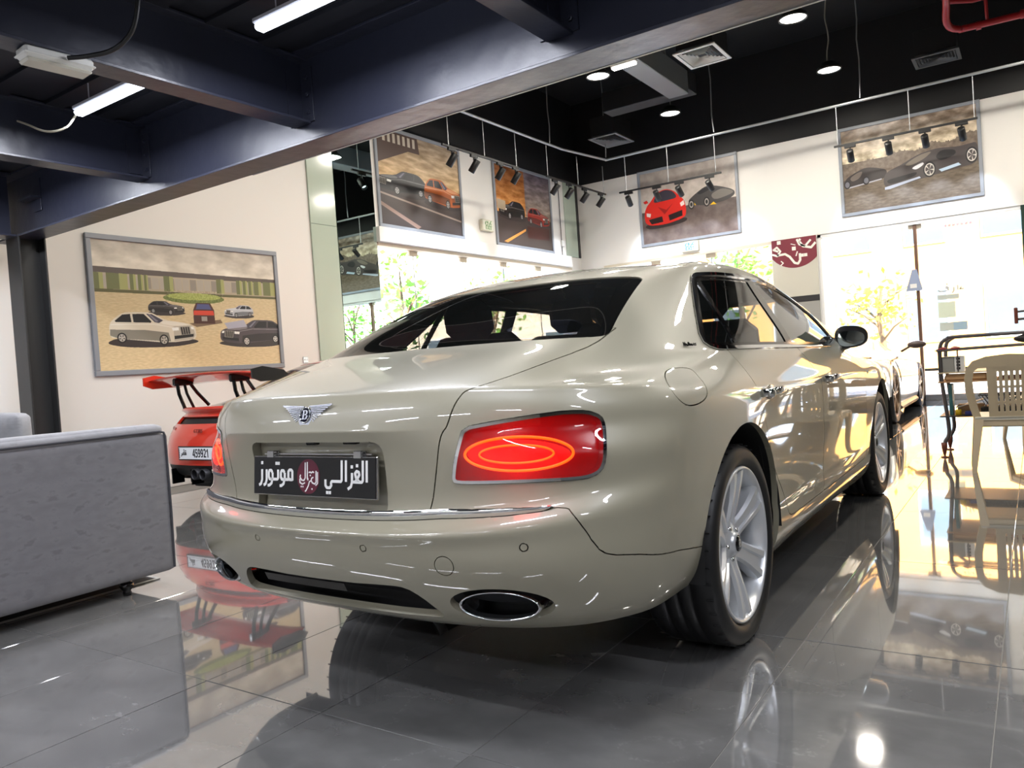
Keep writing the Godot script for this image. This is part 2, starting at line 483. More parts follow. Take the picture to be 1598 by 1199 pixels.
	s = sk.split(body, func(p: Vector3, q: Vector2) -> float:
		if q.x > 8.0 or q.y > 12.0 or q.y < 5.0: return 1.0
		return sdf(tp, Vector2(p.x * 0.85 - p.z * 0.5, p.y)))
	var lamp: PackedInt32Array = s[0]
	body = s[1]
	s = sk.split(lamp, func(p: Vector3, _q: Vector2) -> float: return sdf(tp, Vector2(p.x * 0.85 - p.z * 0.5, p.y)) + 0.009)
	var lamp_ring: PackedInt32Array = s[1]
	var lens: PackedInt32Array = s[0]
	var ell := []
	var ell_in := []
	for k in 24:
		var ph := TAU * k / 24.0
		for q in [[0.146, 0.0465, 0.0517, ell], [0.100, 0.0245, 0.045, ell_in]]:
			var aa: float = q[2] + cos(ph) * q[0]
			var tx := [-0.13, -0.094, -0.067, -0.012, 0.058, 0.130, 0.172, 0.1976, 0.264]
			q[3].append(Vector3(lerp_tab(tx, [0.500, 0.536, 0.562, 0.611, 0.672, 0.734, 0.770, 0.793, 0.840], aa), 0.824 - 0.035 * (aa - 0.05) + sin(ph) * q[1], lerp_tab(tx, [1.111, 1.100, 1.089, 1.063, 1.026, 0.987, 0.966, 0.953, 0.900], aa)))
	var ep := PackedVector2Array()
	for e in ell: ep.append(Vector2(e.x * 0.85 - e.z * 0.5, e.y))
	s = sk.split(lens, func(p: Vector3, _q: Vector2) -> float: return sdf(ep, Vector2(p.x * 0.85 - p.z * 0.5, p.y)))
	var lens_lit: PackedInt32Array = s[0]
	var lens_dim: PackedInt32Array = s[1]
	# fuel flap and doors
	var fu := rounded(pv([[0.28, 1.018], [0.37, 1.022], [0.47, 1.008], [0.545, 0.975], [0.565, 0.94], [0.53, 0.906], [0.45, 0.903], [0.36, 0.918], [0.30, 0.955], [0.262, 0.998]]), 2)
	s = sk.split(body, func(p: Vector3, q: Vector2) -> float:
		if q.x < 5.0 or q.x > 10.0 or q.y > 14.5 or q.y < 8.0: return 1.0
		return sdf(fu, Vector2(p.z, p.y)))
	var flap: PackedInt32Array = s[0]
	body = s[1]
	var rd := rounded(pv([[-0.16, 1.15], [-0.17, 1.06], [-0.205, 0.962], [-0.200, 0.864], [-0.246, 0.759], [-0.323, 0.616], [-0.405, 0.54], [-0.49, 0.476], [-0.55, 0.42], [-0.57, 0.375], [-0.61, 0.345], [-0.70, 0.338], [-1.262, 0.338], [-1.262, 0.338], [-1.255, 0.75], [-1.24, 0.99], [-1.17, 1.05], [-1.14, 1.15]]), 1)
	s = sk.split(body, func(p: Vector3, q: Vector2) -> float:
		if q.x < 8.0 or q.y > 16.6: return 1.0
		return sdf(rd, Vector2(p.z, p.y)))
	var rear_door: PackedInt32Array = s[0]
	body = s[1]
	var fd := rounded(pv([[-1.14, 1.15], [-1.17, 1.05], [-1.24, 0.99], [-1.255, 0.75], [-1.262, 0.338], [-1.262, 0.338], [-2.40, 0.338], [-2.46, 0.36], [-2.47, 0.45], [-2.44, 0.7], [-2.42, 0.90], [-2.46, 0.98], [-2.5, 1.06], [-2.4, 1.15]]), 1)
	s = sk.split(body, func(p: Vector3, q: Vector2) -> float:
		if q.x < 11.0 or q.x > 16.0 or q.y > 16.6: return 1.0
		return sdf(fd, Vector2(p.z, p.y)))
	var front_door: PackedInt32Array = s[0]
	body = s[1]
	# bumper openings
	var ex_c := Vector2(0.603, 0.417)
	s = sk.split(bumper, func(p: Vector3, q: Vector2) -> float:
		if q.x > 6.0 or q.y > 4.0: return 1.0
		return (Vector2((p.x - ex_c.x) / 0.134, (p.y - ex_c.y) / 0.053).length() - 1.0) * 0.07)
	var pipe_hole: PackedInt32Array = s[0]
	bumper = s[1]
	var df := rounded(pv([[-1, 0.457], [0.1, 0.458], [0.29, 0.466], [0.345, 0.463], [0.385, 0.435], [0.412, 0.398], [0.425, 0.372], [0.40, 0.366], [0.2, 0.360], [-1, 0.358]]), 1)
	s = sk.split(bumper, func(p: Vector3, q: Vector2) -> float:
		if q.x > 4.0 or q.y > 3.0: return 1.0
		return sdf(df, Vector2(p.x, p.y)))
	var vent: PackedInt32Array = s[0]
	bumper = s[1]
	var discs := []
	for e in [[0.232, 0.577, 0.011], [0.700, 0.585, 0.011]]:
		s = sk.split(bumper, func(p: Vector3, q: Vector2) -> float:
			if q.x > 6.0 or q.y > 4.5: return 1.0
			return Vector2((p.x - e[0]) * (1.0 if e[0] < 0.5 else 1.14), p.y - e[1]).length() - e[2])
		discs.append(s[0])
		bumper = s[1]
	var tow: Array = sk.split(bumper, func(p: Vector3, q: Vector2) -> float:
		if q.x > 6.0 or q.y > 4.5: return 1.0
		return Vector2(p.x - 0.491, p.y - 0.538).length() - 0.027)
	# ---- meshes
	var P: StandardMaterial3D = mats.paint
	node("body_shell", sk.mesh(body, 0, 0.002, 0.022), P, car)
	node("boot_lid", sk.mesh(boot, 0, 0.002, 0.030), P, car)
	var pr := node("plate_recess", sk.mesh(recess, 0, 0.0, 0.0, -0.030), P, car)
	node("rear_bumper", sk.mesh(tow[1], 1, 0.0015, 0.022), P, car)
	var bl := node("rear_bumper", sk.mesh(bumper, -1, 0.0015, 0.022), P, car)
	node("tow_cover", sk.mesh(tow[0], 1, 0.0012, 0.01), P, car)
	for d in discs:
		for sd in [1, -1]: node("parking_sensor", sk.mesh(d, sd, 0.002, 0.01, -0.0008), P, car)
	for sd in [1, -1]:
		node("rear_door", sk.mesh(rear_door, sd, 0.002, 0.022), P, car)
		node("front_door", sk.mesh(front_door, sd, 0.002, 0.022), P, car)
		var lin := node("door_lining", sk.mesh(rear_door, sd, 0.0, 0.0, -0.045), mats.cabin_dark, car)
		node("door_lining", sk.mesh(front_door, sd, 0.0, 0.0, -0.045), mats.cabin_dark, car)
		node("fuel_flap" if sd > 0 else "quarter_patch", sk.mesh(flap, sd, 0.002 if sd > 0 else 0.0, 0.015), P, car)
		var ch := node("window_trim", sk.mesh(window_chrome, sd, 0.0, 0.016, 0.006), mats.chrome, car)
		node("window_seal", sk.mesh(window_seal, sd, 0.0, 0.01, -0.001), mats.black_gloss, car)
		node("door_pillar", sk.mesh(b_pillar, sd, 0.0, 0.01, 0.0), mats.black_gloss, car)
		node("quarter_bar", sk.mesh(bar, sd, 0.0, 0.01, 0.0), mats.black_gloss, car)
		node("quarter_window", sk.mesh(quarter_glass, sd, 0.0, 0.0, -0.004), mats.tint, car)
		node("side_window", sk.mesh(rear_side_glass, sd, 0.0, 0.0, -0.004), mats.tint, car)
		node("side_window", sk.mesh(front_glass, sd, 0.0, 0.0, -0.004), mats.tint, car)
		var lp := node("tail_lamp", sk.mesh(lens_dim, sd, 0.0, 0.0, -0.028), mats.lamp_red, car)
		node("lit_field", sk.mesh(lens_lit, sd, 0.0, 0.0, -0.026), mats.lamp_lit, lp)
		node("lens", sk.mesh(lens, sd, 0.0, 0.0, 0.0), mats.lamp_lens, lp)
		node("chrome_surround", sk.mesh(lamp_ring, sd, 0.0, 0.03, 0.003), mats.chrome, lp)
		for k in 2:
			var ring := []
			for e in (ell if k == 0 else ell_in): ring.append((e + Vector3(-0.5, 0, -0.85) * (0.012 if k == 0 else 0.007)) * Vector3(sd, 1, 1))
			var tb := Mb.new()
			tb.tube(loop3(ring, 3), 0.0042 if k == 0 else 0.0032, 6, false)
			node("light_ring", tb.done(), mats.lamp_ring, lp)
		node("exhaust_surround", sk.mesh(pipe_hole, sd, 0.0, 0.0, -0.055), mats.black, car)
		exhaust(car, Vector3(0.597 * sd, 0.412, 1.075), sd)
		var li := OmniLight3D.new()
		li.name = "tail_light_source"
		car.add_child(li, true)
		li.position = Vector3(0.68 * sd, 0.82, 1.06)
		li.light_color = Color(1, 0.1, 0.05)
		li.light_energy = 0.02
		li.light_size = 0.05
		li.shadow_enabled = true
	node("chrome_strip", sk.mesh(strip, 0, 0.0, 0.012, 0.0, func(p: Vector3, n: Vector3, q: Vector2) -> Array:
		# a rounded bead
		var vc := lerp_tab([0.0, 2.05, 3.27, 4.2], [5.885, 5.878, 5.60, 5.38], q.x)
		var h := lerp_tab([0.0, 2.05, 3.27, 3.9, 4.2], [0.235, 0.235, 0.225, 0.15, 0.05], q.x)
		var t := clampf((q.y - vc) / h, -1.0, 1.0)
		var out := Vector3(n.x, 0.0, n.z).normalized()
		return [p + n * (0.002 + 0.007 * (1.0 - t * t)), (out + Vector3.UP * (t * 0.75 - 0.10)).normalized()]), mats.chrome, car)
	node("rear_window", sk.mesh(rear_glass, 0, 0.0, 0.0, -0.003), mats.tint_rear, car)
	var frit: Array = sk.split(rear_glass, func(p: Vector3, _q: Vector2) -> float: return sdf(gl, Vector2(p.x, p.y)) + lerp_tab([1.15, 1.38], [0.016, 0.05], p.y) * (1.0 if p.x > 0.45 else 0.35))
	node("window_border", sk.mesh(frit[1], 0, 0.0, 0.0, -0.006), mats.black_gloss, car)
	node("windscreen", sk.mesh(windscreen, 0, 0.0, 0.0, -0.004), mats.tint, car)
	node("bumper_vent", sk.mesh(vent, 0, 0.0, 0.0, -0.07), mats.black, car)
	var vs := Mb.new()
	var g := []
	for j in 2:
		var row := PackedVector3Array()
		for i in 13:
			var x := lerpf(-0.27, 0.10, i / 12.0)
			row.append(Vector3(x, 0.452 - 0.026 * j, 1.168 - 0.10 * x * x - 0.012 * j))
		g.append(row)
	g.reverse()
	vs.grid(g)
	node("fog_reflector", vs.done(), mats.smoke, car)
	sedan_plate(car)
	sedan_badge(car)
	sedan_trim(car)
	sedan_cabin(car)
	for z in [0.0, -3.065]:
		for sd in [1.0, -1.0]: sedan_wheel(car, Vector3(0.94 * sd, 0.362, z), sd)

func exhaust(car: Node3D, at: Vector3, sd: float) -> void:
	var b := Mb.new()
	var rings := []
	# outer lip, rolled edge, inside
	for e in [[1.0, 1.0, -0.12], [1.0, 1.0, -0.012], [0.985, 0.97, -0.002], [0.955, 0.90, 0.0], [0.925, 0.82, -0.006], [0.90, 0.76, -0.04], [0.88, 0.72, -0.13]]:
		var row := PackedVector3Array()
		for k in 48:
			var a := TAU * k / 48.0
			row.append(Vector3(cos(a) * 0.120 * e[0], sin(a) * 0.0415 * e[1], e[2]))
		rings.append(row)
	b.grid(rings, true)
	var o := node("exhaust_tip", b.done(), mats.chrome, car)
	o.position = at
	o.rotation.y = 0.26 * sd
	var c := Mb.new()
	c.prism(arc(Vector2.ZERO, Vector2(0.112, 0.035), 0, TAU, 32), -0.125, -0.12)
	node("exhaust_bore", c.done(), mats.black, o)

func bar3(b: Mb, a: Vector2, c: Vector2, w0: float, w1: float, z0: float, z1: float, xf: Transform3D) -> void:
	var d := (c - a).normalized()
	var n := Vector2(-d.y, d.x)
	b.prism(PackedVector2Array([a - n * w0, c - n * w1, c + n * w1, a + n * w0]), z0, z1, xf)

func sedan_badge(car: Node3D) -> void:
	var bd := Node3D.new()
	bd.name = "winged_badge"
	car.add_child(bd, true)
	bd.position = Vector3(0.0, 0.958, 1.1725)
	bd.rotation.x = -0.30
	for sd in [-1.0, 1.0]:
		for k in 9:
			var t := k / 8.0
			var b := Mb.new()
			var a := Vector2(sd * (0.020 + 0.004 * t), 0.022 - 0.030 * t)
			var c := Vector2(sd * lerpf(0.104, 0.040, pow(t, 0.8)), lerpf(0.028, -0.020, t))
			bar3(b, a, c, 0.0008, 0.0017 - 0.0004 * t, 0.0, 0.005, Transform3D())
			node("feather", b.done(), mats.badge_silver, bd)
		var u := Mb.new()
		bar3(u, Vector2(sd * 0.012, 0.026), Vector2(sd * 0.108, 0.031), 0.002, 0.0015, 0.0, 0.006, Transform3D())
		node("wing_edge", u.done(), mats.badge_silver, bd)
	var r := Mb.new()
	r.tube(loop3([Vector3(0.022, 0, 0.006), Vector3(0.0155, 0.0165, 0.006), Vector3(0, 0.023, 0.006), Vector3(-0.0155, 0.0165, 0.006), Vector3(-0.022, 0, 0.006), Vector3(-0.0155, -0.0165, 0.006), Vector3(0, -0.023, 0.006), Vector3(0.0155, -0.0165, 0.006)]), 0.0022, 6, false)
	node("badge_ring", r.done(), mats.chrome, bd)
	var d := Mb.new()
	d.prism(arc(Vector2.ZERO, Vector2(0.022, 0.023), 0, TAU, 32), -0.002, 0.005)
	node("badge_disc", d.done(), mats.badge_blue, bd)
	var l := Mb.new()
	var lp := arc(Vector2(0, 0), Vector2(0.031, 0.037), PI * 1.12, PI * 1.88, 14)
	var li := arc(Vector2(0, 0), Vector2(0.024, 0.025), PI * 1.88, PI * 1.12, 14)
	lp.append_array(li)
	l.prism(lp, -0.002, 0.004)
	node("laurel", l.done(), mats.badge_silver, bd)
	var tm := TextMesh.new()
	tm.text = "B"
	tm.font = serif()
	tm.font_size = 48
	tm.pixel_size = 0.00085
	tm.depth = 0.004
	var t := node("letter", tm, mats.badge_silver, bd)
	t.position = Vector3(0, 0, 0.006)

# strokes of the lettering on the plate, drawn as flat bands; points in units of the letter height
func strokes(b: Mb, lines: Array, w: float, at: Vector2, size: float, z0: float, z1: float, xf := Transform3D()) -> void:
	for ln in lines:
		var pts := PackedVector2Array()
		var hw := w * size * 0.5
		for e in ln: pts.append(at + Vector2(e[0], e[1]) * size)
		if pts.size() == 1:
			var h := w * size * 0.55
			b.prism(PackedVector2Array([pts[0] + Vector2(-h, -h), pts[0] + Vector2(h, -h), pts[0] + Vector2(h, h), pts[0] + Vector2(-h, h)]), z0, z1, xf)
			continue
		for i in pts.size() - 1:
			var d := (pts[i + 1] - pts[i]).normalized()
			var n := Vector2(-d.y, d.x) * hw
			b.prism(PackedVector2Array([pts[i] - n, pts[i + 1] - n, pts[i + 1] + n, pts[i] + n]), z0, z1, xf)
			if i > 0: b.prism(arc(pts[i], Vector2(hw, hw), 0, TAU, 8).slice(0, 8), z0, z1 - 0.00005, xf)

const NAME_RIGHT := [  # alghazali, from right to left
	[[2.75, 1.0], [2.75, 0.0]],
	[[2.50, 1.0], [2.50, 0.08], [2.44, 0.0], [1.82, 0.0]],
	[[2.26, 0.02], [2.06, 0.20], [2.00, 0.40], [2.10, 0.50], [2.24, 0.46], [2.28, 0.34], [2.16, 0.18], [2.02, 0.03]], [[2.13, 0.76]],
	[[1.80, 0.42], [1.80, 0.0], [1.73, -0.22], [1.52, -0.34]], [[1.79, 0.70]],
	[[1.40, 1.0], [1.40, 0.0]],
	[[1.12, 1.0], [1.12, 0.08], [1.06, 0.0], [0.46, 0.0], [0.40, -0.08], [0.42, -0.20], [0.32, -0.31], [0.12, -0.31], [0.02, -0.20], [0.02, 0.08]], [[0.14, -0.54]], [[0.32, -0.54]],
]
const NAME_LEFT := [  # motors, from right to left
	[[2.42, 0.0], [2.42, 0.42], [2.34, 0.5], [2.22, 0.5], [2.14, 0.42], [2.14, 0.12], [2.22, 0.04], [2.42, 0.04]], [[2.14, 0.04], [1.86, 0.04]],
	[[1.86, 0.36], [1.78, 0.46], [1.66, 0.46], [1.60, 0.36], [1.60, 0.14], [1.68, 0.04], [1.88, 0.04], [1.88, 0.36]], [[1.87, 0.08], [1.80, -0.16], [1.64, -0.26], [1.52, -0.26]],
	[[1.40, 0.5], [1.40, 0.1], [1.34, 0.04], [0.86, 0.04]], [[1.28, 0.80]], [[1.44, 0.80]],
	[[0.98, 0.36], [0.90, 0.46], [0.78, 0.46], [0.72, 0.36], [0.72, 0.14], [0.80, 0.04], [1.0, 0.04], [1.0, 0.36]], [[0.99, 0.08], [0.92, -0.16], [0.76, -0.26], [0.64, -0.26]],
	[[0.56, 0.5], [0.56, 0.0], [0.48, -0.2], [0.34, -0.26]],
	[[0.22, 0.5], [0.22, 0.0], [0.14, -0.2], [0.0, -0.26]], [[0.22, 0.82]],
]
const SEAL := [  # the calligraphic mark in the round seal
	[[-0.28, 0.95], [-0.28, -0.05], [-0.40, -0.22], [-0.62, -0.20], [-0.78, 0.0], [-0.72, 0.15]],
	[[-0.08, 0.98], [-0.08, -0.1], [0.0, -0.2]],
	[[0.74, 0.42], [0.74, -0.30], [0.62, -0.42], [0.40, -0.36], [0.28, -0.2], [0.34, -0.05], [0.48, 0.0]],
	[[0.88, 0.35], [0.88, -0.38], [0.70, -0.52]],
	[[0.28, -0.22], [0.12, -0.28], [0.02, -0.55], [-0.2, -0.86], [-0.30, -0.92]],
	[[-0.80, -0.1], [-0.78, -0.36], [-0.55, -0.46], [-0.3, -0.36]],
	[[0.05, 0.30], [0.18, 0.34], [0.30, 0.28], [0.42, 0.36], [0.55, 0.30]], [[0.2, 0.12]], [[-0.02, -0.1]], [[0.36, -0.75]], [[-0.5, -0.62]], [[-0.66, -0.62]],
]

func sedan_plate(car: Node3D) -> void:
	var pl := Node3D.new()
	pl.name = "dealer_plate"
	car.add_child(pl, true)
	pl.position = Vector3(0, 0.7715, 1.172)
	pl.rotation.x = -0.10
	var W := 0.268
	var H := 0.0585
	var a := Mb.new()
	a.box(Vector3(-W - 0.003, -H - 0.003, -0.012), Vector3(W + 0.003, H + 0.003, -0.002), 0.002)
	node("plate_frame", a.done(), mats.steel, pl)
	var c := Mb.new()
	c.box(Vector3(-W, -H, -0.003), Vector3(W, H, 0.001))
	node("plate_face", c.done(), mats.plate_black, pl)
	var s := Mb.new()
	s.prism(arc(Vector2(-0.012, 0), Vector2(0.050, 0.053), 0, TAU, 40), 0.0, 0.0016)
	node("maroon_seal", s.done(), mats.maroon, pl)
	var sl := Mb.new()
	strokes(sl, SEAL, 0.085, Vector2(-0.012, -0.002), 0.047, 0.001, 0.0024)
	node("seal_lettering", sl.done(), mats.white_paint, pl)
	var t := Mb.new()
	strokes(t, NAME_RIGHT, 0.135, Vector2(0.062, -0.012), 0.0625, 0.0005, 0.0018)
	node("plate_lettering", t.done(), mats.white_paint, pl)
	var u := Mb.new()
	strokes(u, NAME_LEFT, 0.135, Vector2(-0.243, -0.014), 0.0655, 0.0005, 0.0018)
	node("plate_lettering", u.done(), mats.white_paint, pl)
	for x in [-0.19, 0.195]:
		var k := Mb.new()
		k.box(Vector3(x - 0.015, H - 0.004, -0.022), Vector3(x + 0.015, H + 0.020, -0.018), 0.001)
		k.box(Vector3(x - 0.015, H + 0.016, -0.022), Vector3(x + 0.015, H + 0.020, 0.002), 0.001)
		k.box(Vector3(x - 0.015, H - 0.002, -0.002), Vector3(x + 0.015, H + 0.020, 0.002), 0.001)
		node("plate_clip", k.done(), mats.steel, pl)
	var lb := Mb.new()
	lb.box(Vector3(-0.235, H + 0.006, -0.03), Vector3(0.24, H + 0.012, -0.012), 0.001)
	node("holder_rail", lb.done(), mats.steel, pl)
	# camera and boot release under the upper edge of the recess
	var cm := Mb.new()
	cm.box(Vector3(-0.025, 0.866, 1.135), Vector3(0.02, 0.878, 1.165), 0.004)
	node("rear_camera", cm.done(), mats.black_gloss, car)
	var rl := Mb.new()
	rl.box(Vector3(0.13, 0.868, 1.135), Vector3(0.185, 0.877, 1.160), 0.003)
	node("boot_release", rl.done(), mats.black_gloss, car)

func sedan_trim(car: Node3D) -> void:
	for sd in [1.0, -1.0]:
		for z in [-0.33, -1.40]:
			var h := Node3D.new()
			h.name = "door_handle"
			car.add_child(h, true)
			h.position = Vector3(0.966 * sd, 0.893, z)
			var b := Mb.new()
			var pts := PackedVector3Array()
			for i in 13:
				var t := i / 12.0
				pts.append(Vector3(sd * (0.004 + 0.040 * pow(sin(PI * t), 0.5)), 0.006 * sin(PI * t), lerpf(0.115, -0.115, t)))
			b.tube(pts, 0.016, 10, true, 0.95)
			node("grip", b.done(), mats.chrome, h)
			var d := Mb.new()
			d.ball(Vector3(sd * 0.004, 0.0, 0.0), Vector3(0.006, 0.030, 0.062), 20, 10)
			node("handle_cup", d.done(), mats.paint_dark, h)
			var lk := Mb.new()
			lk.ball(Vector3(sd * 0.030, 0.0, 0.085), Vector3(0.018, 0.020, 0.030), 14, 8)
			node("lock_cover", lk.done(), mats.chrome, h)
		# mirror
		var m := Node3D.new()
		m.name = "door_mirror"
		car.add_child(m, true)
		m.position = Vector3(0.918 * sd, 1.100, -2.36)
		var sh := Mb.new()
		var rings := []
		for j in 9:
			var t := j / 8.0
			var row := PackedVector3Array()
			var kk := sqrt(maxf(1.0 - pow(t, 2.4), 0.0)) if j < 8 else 0.05
			for k in 32:
				var a := TAU * k / 32.0
				var cx := signf(cos(a)) * pow(absf(cos(a)), 0.72)
				var cy := signf(sin(a)) * pow(absf(sin(a)), 0.78)
				# taller near the car, narrowing outwards
				var taper := 1.0 - 0.22 * (cx * 0.5 + 0.5)
				row.append(Vector3(sd * cx * 0.095 * kk, cy * 0.076 * taper * kk, 0.035 - t * 0.15))
			if sd < 0: row.reverse()
			rings.append(row)
		sh.grid(rings, true)
		node("mirror_shell", sh.done(), mats.paint, m)
		var rim := Mb.new()
		var face := PackedVector2Array()
		for k in 32:
			var a := TAU * k / 32.0
			var cx := signf(cos(a)) * pow(absf(cos(a)), 0.72)
			var cy := signf(sin(a)) * pow(absf(sin(a)), 0.78)
			face.append(Vector2(sd * cx * 0.093, cy * 0.074 * (1.0 - 0.22 * (cx * 0.5 + 0.5))))
		rim.prism(face, 0.020, 0.034)
		node("mirror_housing", rim.done(), mats.mirror_dark, m)
		var gf := PackedVector2Array()
		for e in face: gf.append(e * Vector2(0.82, 0.70) + Vector2(0, -0.010))
		var gp := Mb.new()
		gp.prism(gf, 0.030, 0.0355)
		node("mirror_glass", gp.done(), mats.mirror, m)
		var st := Mb.new()
		st.tube(PackedVector3Array([Vector3(-0.085 * sd, -0.10, 0.01), Vector3(-0.070 * sd, -0.072, 0.0), Vector3(-0.03 * sd, -0.056, -0.02)]), 0.028, 10, true, 0.6)
		node("mirror_foot", st.done(), mats.paint_dark, m)
		# wing vent on the front fender, sill
		var fv := Mb.new()
		fv.box(Vector3(-0.004, -0.035, -0.03), Vector3(0.006, 0.035, 0.03), 0.004)
		var fo := node("fender_vent", fv.done(), mats.chrome, car)
		fo.position = Vector3(0.958 * sd, 0.845, -2.55)
		fo.rotation.y = 0.02 * sd
	# small script on the rear pillar
	var sc := Mb.new()
	for e in [[[0.0, 0.0], [0.3, 1.0], [0.5, 0.0], [0.8, 1.0], [1.0, 0.0]], [[1.2, 0.6], [1.2, 0.0], [1.6, 0.1], [1.6, 0.6]], [[1.9, 1.0], [1.9, 0.0]], [[2.2, 1.0], [2.2, 0.0]], [[2.5, 0.6], [2.5, 0.0]], [[2.8, 0.5], [2.8, 0.0], [3.0, 0.5], [3.2, 0.0]], [[3.5, 0.3], [3.9, 0.4], [3.7, 0.6], [3.5, 0.2], [3.9, 0.0]], [[4.2, 0.0], [4.2, 0.5], [4.5, 0.55]]]:
		strokes(sc, [e], 0.16, Vector2.ZERO, 0.016, 0.0, 0.002)
	var so := node("script_badge", sc.done(), mats.black_gloss, car)
	so.position = Vector3(0.806, 1.092, 0.135)
	so.rotation = Vector3(-0.55, deg_to_rad(72), 0)

func sedan_cabin(car: Node3D) -> void:
	var u := Mb.new()
	u.box(Vector3(-0.55, 0.18, -3.7), Vector3(0.55, 0.26, 0.35))
	u.box(Vector3(-0.78, 0.21, -2.50), Vector3(0.78, 0.26, -0.58))
	u.box(Vector3(-0.60, 0.26, -3.7), Vector3(0.60, 0.78, 0.35))
	u.box(Vector3(-0.70, 0.38, 0.35), Vector3(0.70, 0.62, 0.86))
	u.box(Vector3(-0.78, 0.36, 0.46), Vector3(0.78, 0.42, 0.80))
	u.box(Vector3(-0.50, 0.335, 0.80), Vector3(0.50, 0.50, 1.035))
	node("underbody", u.done(), mats.black, car)
	# wheel housings
	for sd in [1.0, -1.0]:
		for z in [0.02, -3.055]:
			var b := Mb.new()
			var g := []
			for j in 2:
				var row := PackedVector3Array()
				for i in 21:
					var a := lerpf(-0.06, PI + 0.06, i / 20.0)
					row.append(Vector3(sd * lerpf(0.62, 0.955, j), 0.365 + 0.445 * sin(a), z + 0.445 * cos(a)))
				g.append(row)
			b.grid(g)
			node("wheel_housing", b.done(), mats.black, car)
	# floor, shelf, lining and seats
	var f := Mb.new()
	f.box(Vector3(-0.84, 0.34, -2.5), Vector3(0.84, 0.40, -0.1))
	f.box(Vector3(-0.62, 1.06, -0.02), Vector3(0.62, 1.10, 0.47))
	f.box(Vector3(-0.80, 0.40, -0.06), Vector3(0.80, 1.08, 0.0))
	node("cabin_floor", f.done(), mats.cabin_dark, car)
	var hl := Mb.new()
	hl.box(Vector3(-0.60, 1.43, -1.55), Vector3(0.60, 1.445, -0.55), 0.005)
	node("headliner", hl.done(), mats.cabin_dark, car)
	for e in [[0.40, -0.42, 0.0], [-0.40, -0.42, 0.0], [0.40, -1.42, 0.0], [-0.40, -1.42, 0.0]]:
		var st := Node3D.new()
		st.name = "seat"
		car.add_child(st, true)
		st.position = Vector3(e[0], 0.40, e[1])
		var cu := Mb.new()
		cu.box(Vector3(-0.27, 0.06, -0.52), Vector3(0.27, 0.24, 0.02), 0.06)
		node("seat_cushion", cu.done(), mats.cabin_dark, st)
		var bk := Mb.new()
		bk.box(Vector3(-0.26, 0.0, -0.08), Vector3(0.26, 0.66, 0.08), 0.06, Transform3D(Basis(Vector3(1, 0, 0), 0.22), Vector3(0, 0.18, 0.02)))
		node("seat_back", bk.done(), mats.cabin_dark, st)
		var hr := Mb.new()
		hr.box(Vector3(-0.14, 0.0, -0.05), Vector3(0.14, 0.19, 0.06), 0.05, Transform3D(Basis(Vector3(1, 0, 0), 0.15), Vector3(0, 0.80 if e[1] > -1 else 0.84, 0.19)))
		node("headrest", hr.done(), mats.cabin_dark, st)
	var da := Mb.new()
	da.box(Vector3(-0.76, 0.62, -2.55), Vector3(0.76, 1.02, -2.05), 0.08)
	node("dashboard", da.done(), mats.cabin_dark, car)
	var sw := Mb.new()
	var pts := []
	for k in 12:
		var a := TAU * k / 12.0
		pts.append(Vector3(-0.40 + cos(a) * 0.19, 0.93 + sin(a) * 0.17, -1.95 - sin(a) * 0.07))
	sw.tube(loop3(pts, 3), 0.016, 8, false)
	sw.box(Vector3(-0.46, 0.89, -2.0), Vector3(-0.34, 0.97, -1.92), 0.02)
	node("steering_wheel", sw.done(), mats.cabin_dark, car)
# ---------------------------------------------------------------- the cream sedan: rows of points round the body, from the sill up to the roof
func sedan_low(yr: float, zr: float, yb: float, wb: float, ys: Array, xs: Array, zf: float, yf: float, xf: float, n: float, m: float) -> Array:
	var o := []
	var zs := [0.0, -0.35, -0.8, -1.25, -1.8, -2.35, -2.75, -3.065]
	for k in 9:
		var t := PI * 0.5 * k / 8.0
		var z := 0.3 if k == 8 else 0.3 + (zr - 0.3) * pow(cos(t), 2.0 / m)
		o.append(Vector3(wb * pow(sin(t), 2.0 / n), lerpf(yr, yb, smoothstep(0.0, 1.0, k / 8.0)), z))
	for k in 8: o.append(Vector3(xs[k], ys[k], zs[k]))
	for k in range(1, 7):
		var t := deg_to_rad(90.0 - 15.0 * k)
		var x := xf * pow(sin(t), 2.0 / 2.6) if k < 6 else 0.0
		o.append(Vector3(x, lerpf(ys[7], yf, smoothstep(0.0, 1.0, k / 6.0)), -3.15 + (zf + 3.15) * pow(cos(t), 2.0 / 2.8)))
	return o

